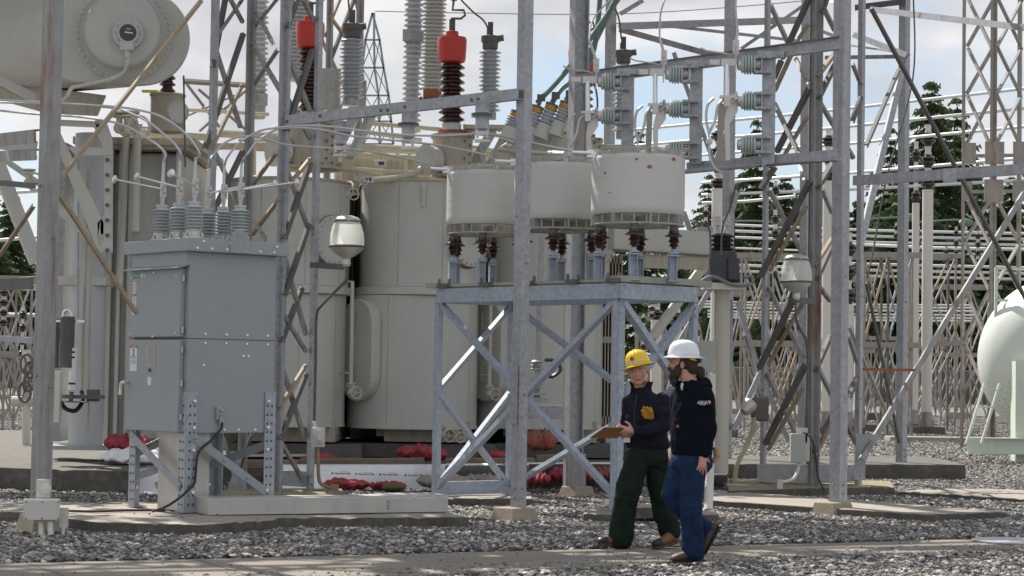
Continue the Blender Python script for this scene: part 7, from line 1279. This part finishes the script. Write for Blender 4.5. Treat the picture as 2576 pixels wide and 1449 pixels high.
# jacket
b = MB(); ctr = lambda u, v, dy: V((JA(u, v, dy).x, YA+dy, JA(u, v).z))
loft(b, [(ctr(1614, 975, .035), .088, .085, -20), (ctr(1616, 988, .03), .105, .09, -20), (ctr(1620, 997, .03), .15, .105, -22), (ctr(1626, 1008, .03), .20, .125, -22), (ctr(1626, 1030, .02), .215, .14, -22), (ctr(1626, 1060, .0), .205, .145, -22), (ctr(1626, 1090, .0), .20, .14, -22), (ctr(1629, 1112, .0), .205, .145, -22), (ctr(1630, 1128, .0), .19, .135, -22)])
limb(b, [JA(1665, 1010, -.0), JA(1678, 1068, -.04), JA(1622, 1085, -.21), JA(1603, 1085, -.22)], [.078, .07, .052, .045]); limb(b, [JA(1583, 1012, .06), JA(1577, 1062, .08), JA(1588, 1090, -.03)], [.07, .058, .04])
jk = cloth(b, 'jacket', navy, mA, .011, 4, .036, 'navy work jacket with raised collar')
b = MB(); rs = []
for z_, k in ((0, 1.12), (.04, 1.08), (.075, 1.22), (.085, 1.25), (.078, 1.13), (.04, .98), (0, 1.0)):
    rg = []
    for j in range(25):
        a = R(-90+38)+R(284)*j/24; rg.append(ctr(1613, 984, .03)+M.Rotation(R(-20), 3, 'Z') @ V((.086*k*math.cos(a), .088*k*math.sin(a), z_*(1 if j not in (0, 24) else .8))))
    rs.append(rg)
b.rings(rs, False, False); b.build('collar', navy, jk, sharp=60)
b = MB(); b.tube(smooth([ctr(1602, 993, -.1), ctr(1599, 1010, -.125), ctr(1596, 1050, -.15), ctr(1597, 1100, -.15)], 4), .004, 6); b.build('zip', mat('zip', (.01, .01, .015), .5), jk)
b = MB(); b.tube([ctr(1578, 1020, -.075), ctr(1590, 1020, -.115)], .003, 5); b.box(ctr(1668, 1052, -.11), (.06, .01, .09), .5); b.build('sleeve_pocket', black, jk)
# trousers
b = MB(); loft(b, [(ctr(1630, 1118, 0), .168, .12, -20), (ctr(1629, 1135, 0), .185, .13, -20), (ctr(1626, 1155, 0), .19, .13, -20), (ctr(1624, 1172, .0), .15, .11, -20)])
limb(b, [JA(1604, 1150, -.02), JA(1581, 1235, -.05), JA(1569, 1290, -.01), JA(1561, 1352, .02)], [.115, .112, .108, .115]); limb(b, [JA(1648, 1150, .04), JA(1661, 1235, .08), JA(1672, 1290, .12), JA(1686, 1338, .14)], [.115, .104, .098, .10])
b.box(ctr(1668, 1160, -.0), (.07, .15, .16)); cloth(b, 'trousers', green, mA, .011, 3, .036, 'baggy dark green work trousers', .008)
cap_ = mat('black toe cap', (.015, .017, .022), .4)
boot(mA, JA(1580, 1379, .05), JA(1502, 1372, -.06), leather, cap_, sole_up=V((.12, 0, 1)), ank=JA(1563, 1345, .02)); boot(mA, JA(1703, 1368, .12), JA(1645, 1382, -.02), leather, cap_, sole_up=V((0, 0, 1)), ank=JA(1688, 1335, .13))
b = MB(); b.box(JA(1577, 1107, -.16), (.055, .01, .04), .2); b.build('badge', signw, mA)
# clipboard
ck = [(1483, 1102, -.14), (1552, 1103, -.17), (1574, 1088, -.22), (1567, 1076, -.29), (1520, 1075, -.28)]
b = MB(); top = [JA(*k) for k in ck]; b.rings([top, [p+V((0, .005, .002)) for p in top]]); cb = b.build('clipboard', mat('brown hardboard', (.24, .125, .045), .55, 0, .1, 8), None, 'brown hardboard clipboard held out by the man in the yellow hard hat', 'clipboard'); b = MB(); b.box(JA(1557, 1081, -.2), (.09, .03, .012), .2); b.build('clip', alu, cb)
# gloves
t = thing('work_gloves', 'mustard knit work gloves tucked under the arm of the man in yellow hat', 'gloves', JA(1630, 1052, -.2)); b = MB()
for (u1, v1, u2, v2, dy) in ((1634, 1045, 1620, 1025, -.2), (1636, 1044, 1628, 1026, -.215), (1640, 1044, 1637, 1028, -.2), (1634, 1047, 1616, 1034, -.21), (1634, 1050, 1618, 1043, -.205), (1636, 1050, 1623, 1050, -.2), (1640, 1046, 1640, 1036, -.215)): limb(b, [JA(u1, v1, dy+.03), JA(u2, v2, dy)], [.018, .014], 12)
b.ball(JA(1637, 1048, -.18), .03, 14, 10, (1, .8, 1)); cloth(b, 'knit', mat('mustard knit', (.42, .22, .015), .9, 0, .2, 60, bump=.6, bscale=250), t, .006, 2, 0, f2=.004)
# ---- bearded man ----
YB = G(1725, 1417, .035).y; JB = lambda u, v, dy=0: P(u, v, YB+dy); hB = JB(1717, 915, 0); cb_ = lambda u, v, dy: V((JB(u, v, dy).x, YB+dy, JB(u, v).z))
yawB = R(-104)
def bodyB(b):
    headshape(b, hB, yawB, R(4), 1.07); limb(b, [hB+V((.015, .0, -.05)), JB(1737, 965, .0)], [.062, .07])
    loft(b, [((*JB(1743, v).xy, JB(1743, v).z), rx, ry, -40) for v, rx, ry in ((970, .08, .07), (990, .13, .09), (1030, .15, .11), (1090, .15, .12), (1140, .14, .11), (1170, .13, .10))])
    limb(b, [JB(1768, 1005, -.07), JB(1783, 1078, -.11), JB(1769, 1146, -.14)], [.035, .035, .028]); hand(b, JB(1768, 1143, -.14), (-.05, -.05, -1), (-.85, -.35, 0), (.4, -1, 0), .32, 1.08, .4)
    limb(b, [JB(1712, 1005, .11), JB(1704, 1070, .15), JB(1699, 1130, .1)], [.035, .033, .027]); hand(b, JB(1695, 1130, .1), (-.1, 0, -1), (0, 1, 0), (-1, 0, 0), .6)
    limb(b, [JB(1744, 1165, -.05), JB(1738, 1270, -.07), JB(1744, 1380, -.03)], [.07, .055, .045]); limb(b, [JB(1718, 1165, .07), JB(1692, 1243, .03), JB(1730, 1295, .08), JB(1770, 1326, .1)], [.065, .05, .045, .04])
mB = person(bodyB, 'bearded man in white hard hat, black hoodie and blue jeans, seen from the side', skinb, V((*JB(1730, 1410).xy, .035)))
qB = M.Rotation(R(4), 3, 'Y') @ M.Rotation(yawB, 3, 'Z'); fb = lambda x, y, z: hB+qB @ (V((x, y, z))*1.07)
def blobs(lst, name, m, par, vox=.007, d=.012, f2=.01):
    b = MB()
    for x, y, z, r, sx, sy, sz in lst: k = MB(); k.ball((0, 0, 0), 1, 18, 12); b.add([fb(x+v.x*r*sx, y+v.y*r*sy, z+v.z*r*sz) for v in k.v], k.f)
    return cloth(b, name, m, par, vox, 1, d, None, f2)
blobs([(0, -.062, -.082, .046, 1.1, .95, 1.3), (0, -.055, -.125, .038, 1.0, 1.0, 1.4), (0, -.05, -.155, .024, 1, 1, 1.3), (.05, -.025, -.06, .034, .75, 1.1, 1.5), (-.05, -.025, -.06, .034, .75, 1.1, 1.5), (0, -.098, -.046, .02, 1.5, .7, .6), (.062, -.01, -.03, .018, .7, .9, 1.6), (-.062, -.01, -.03, .018, .7, .9, 1.6)], 'beard', hairm, mB)
blobs([(0, .035, .02, .085, .98, 1.0, .95), (0, .075, -.02, .05, 1.3, .9, 1.3), (.06, .02, .02, .03, .8, 1.2, 1.5), (-.06, .02, .02, .03, .8, 1.2, 1.5), (0, .115, -.035, .03, 1, 1.2, .9), (-.005, .140, -.045, .034, 1, 1.1, 1.1), (-.005, .152, -.075, .026, 1, 1.1, 1.3)], 'hair', hairm, mB)
for s_ in (-1, 1): b = MB(); b.ball(fb(s_*.029, -.083, .006), .008, 12, 8, (.7, .9, .6)); b.build('eye', ink, mB)
shB, hpB = hat(mB, hB+V((.008, .0, .066)), yawB, R(2), R(2), hw_, .98, False, 'glossy white wide-brim hard hat'); b = MB(); b.rings([[hpB(.085, .06+.0, -.01), hpB(.09, .1, -.012), hpB(.06, .12, -.045), hpB(.07, .07, -.035)], [hpB(.095, .06, -.01), hpB(.10, .1, -.012), hpB(.068, .128, -.045), hpB(.08, .07, -.035)]]); b.build('suspension_strap', hy, shB); b = MB(); b.ball(hpB(.02, .135, -.035), .022, 12, 8, (1, 1, 1.2)); b.build('ratchet_knob', rubber, shB)
b = MB(); loft(b, [(cb_(1735, 958, .01), .09, .085, -30), (cb_(1740, 968, .01), .12, .10, -35), (cb_(1745, 978, .0), .17, .12, -38), (cb_(1746, 995, .0), .185, .13, -40), (cb_(1745, 1030, .0), .195, .145, -40), (cb_(1742, 1075, .0), .19, .155, -40), (cb_(1740, 1115, .0), .19, .155, -40), (cb_(1741, 1145, .0), .178, .145, -40)])
limb(b, [JB(1770, 1000, -.08), JB(1783, 1075, -.11), JB(1776, 1115, -.13), JB(1770, 1142, -.14)], [.082, .068, .056, .046]); limb(b, [JB(1708, 1000, .12), JB(1703, 1070, .16), JB(1700, 1125, .1)], [.075, .06, .045])
hd = cloth(b, 'hoodie', black, mB, .011, 5, .022, 'black hooded sweatshirt with small red and white sleeve logo')
b = MB(); 
for (u, v, dy, r) in ((1752, 958, .03, .065), (1766, 962, .06, .06), (1774, 972, .04, .055), (1760, 970, -.04, .06), (1742, 966, -.06, .045), (1730, 975, -.09, .035)): b.ball(JB(u, v, dy), r, 14, 10, (1.2, 1, .8))
cloth(b, 'hood', black, hd, .01, 5, .02)
b = MB(); b.ball(JB(1716, 972, -.075), .022, 14, 10, (.6, .6, 1.5)); b.build('tshirt', mat('pale tshirt', (.5, .52, .58), .8), mB)
b = MB(); b.text('ARIAT', M.Translation(JB(1771, 1013, -.205)) @ M.Rotation(R(8), 4, 'Z') @ M.Rotation(R(90), 4, 'X'), .04); b.text('WORK', M.Translation(JB(1768, 1017.5, -.205)) @ M.Rotation(R(8), 4, 'Z') @ M.Rotation(R(90), 4, 'X'), .018); b.build('sleeve_logo', signw, hd)
b = MB(); b.ball(JB(1785, 1012, -.185), .014, 8, 6, (1, .4, 1)); b.ball(JB(1705, 1073, -.16), .012, 6, 5, (1, .5, 1)); b.build('red_badge', signr, hd)
b = MB(); loft(b, [(cb_(1741, 1135, 0), .165, .135, -35), (cb_(1741, 1155, 0), .18, .14, -35), (cb_(1738, 1175, 0), .18, .135, -35), (cb_(1735, 1190, 0), .15, .11, -35)])
limb(b, [JB(1745, 1165, -.05), JB(1738, 1270, -.07), JB(1740, 1330, -.05), JB(1744, 1385, -.03)], [.112, .094, .09, .096]); limb(b, [JB(1718, 1165, .07), JB(1689, 1243, .03), JB(1730, 1295, .08), JB(1770, 1328, .1)], [.105, .09, .08, .085])
cloth(b, 'jeans', jean, mB, .010, 3, .03, 'blue denim jeans', .008)
boot(mB, JB(1768, 1412, -.0), JB(1688, 1418, -.10), dkleather, None, sole_up=V((0, 0, 1)), ank=JB(1746, 1375, -.02)); boot(mB, JB(1815, 1325, .1), JB(1776, 1396, .04), dkleather, None, sole_up=V((-.9, 0, .5)), ank=JB(1775, 1328, .1))
b = MB(); limb(b, [JB(1800, 1130, .0), JB(1804, 1145, .0), JB(1797, 1160, .0)], [.025, .03, .02], 12); cloth(b, 'pocket_gloves', mat('tan leather gloves', (.35, .26, .13), .8), mB, .007, 2, .01)
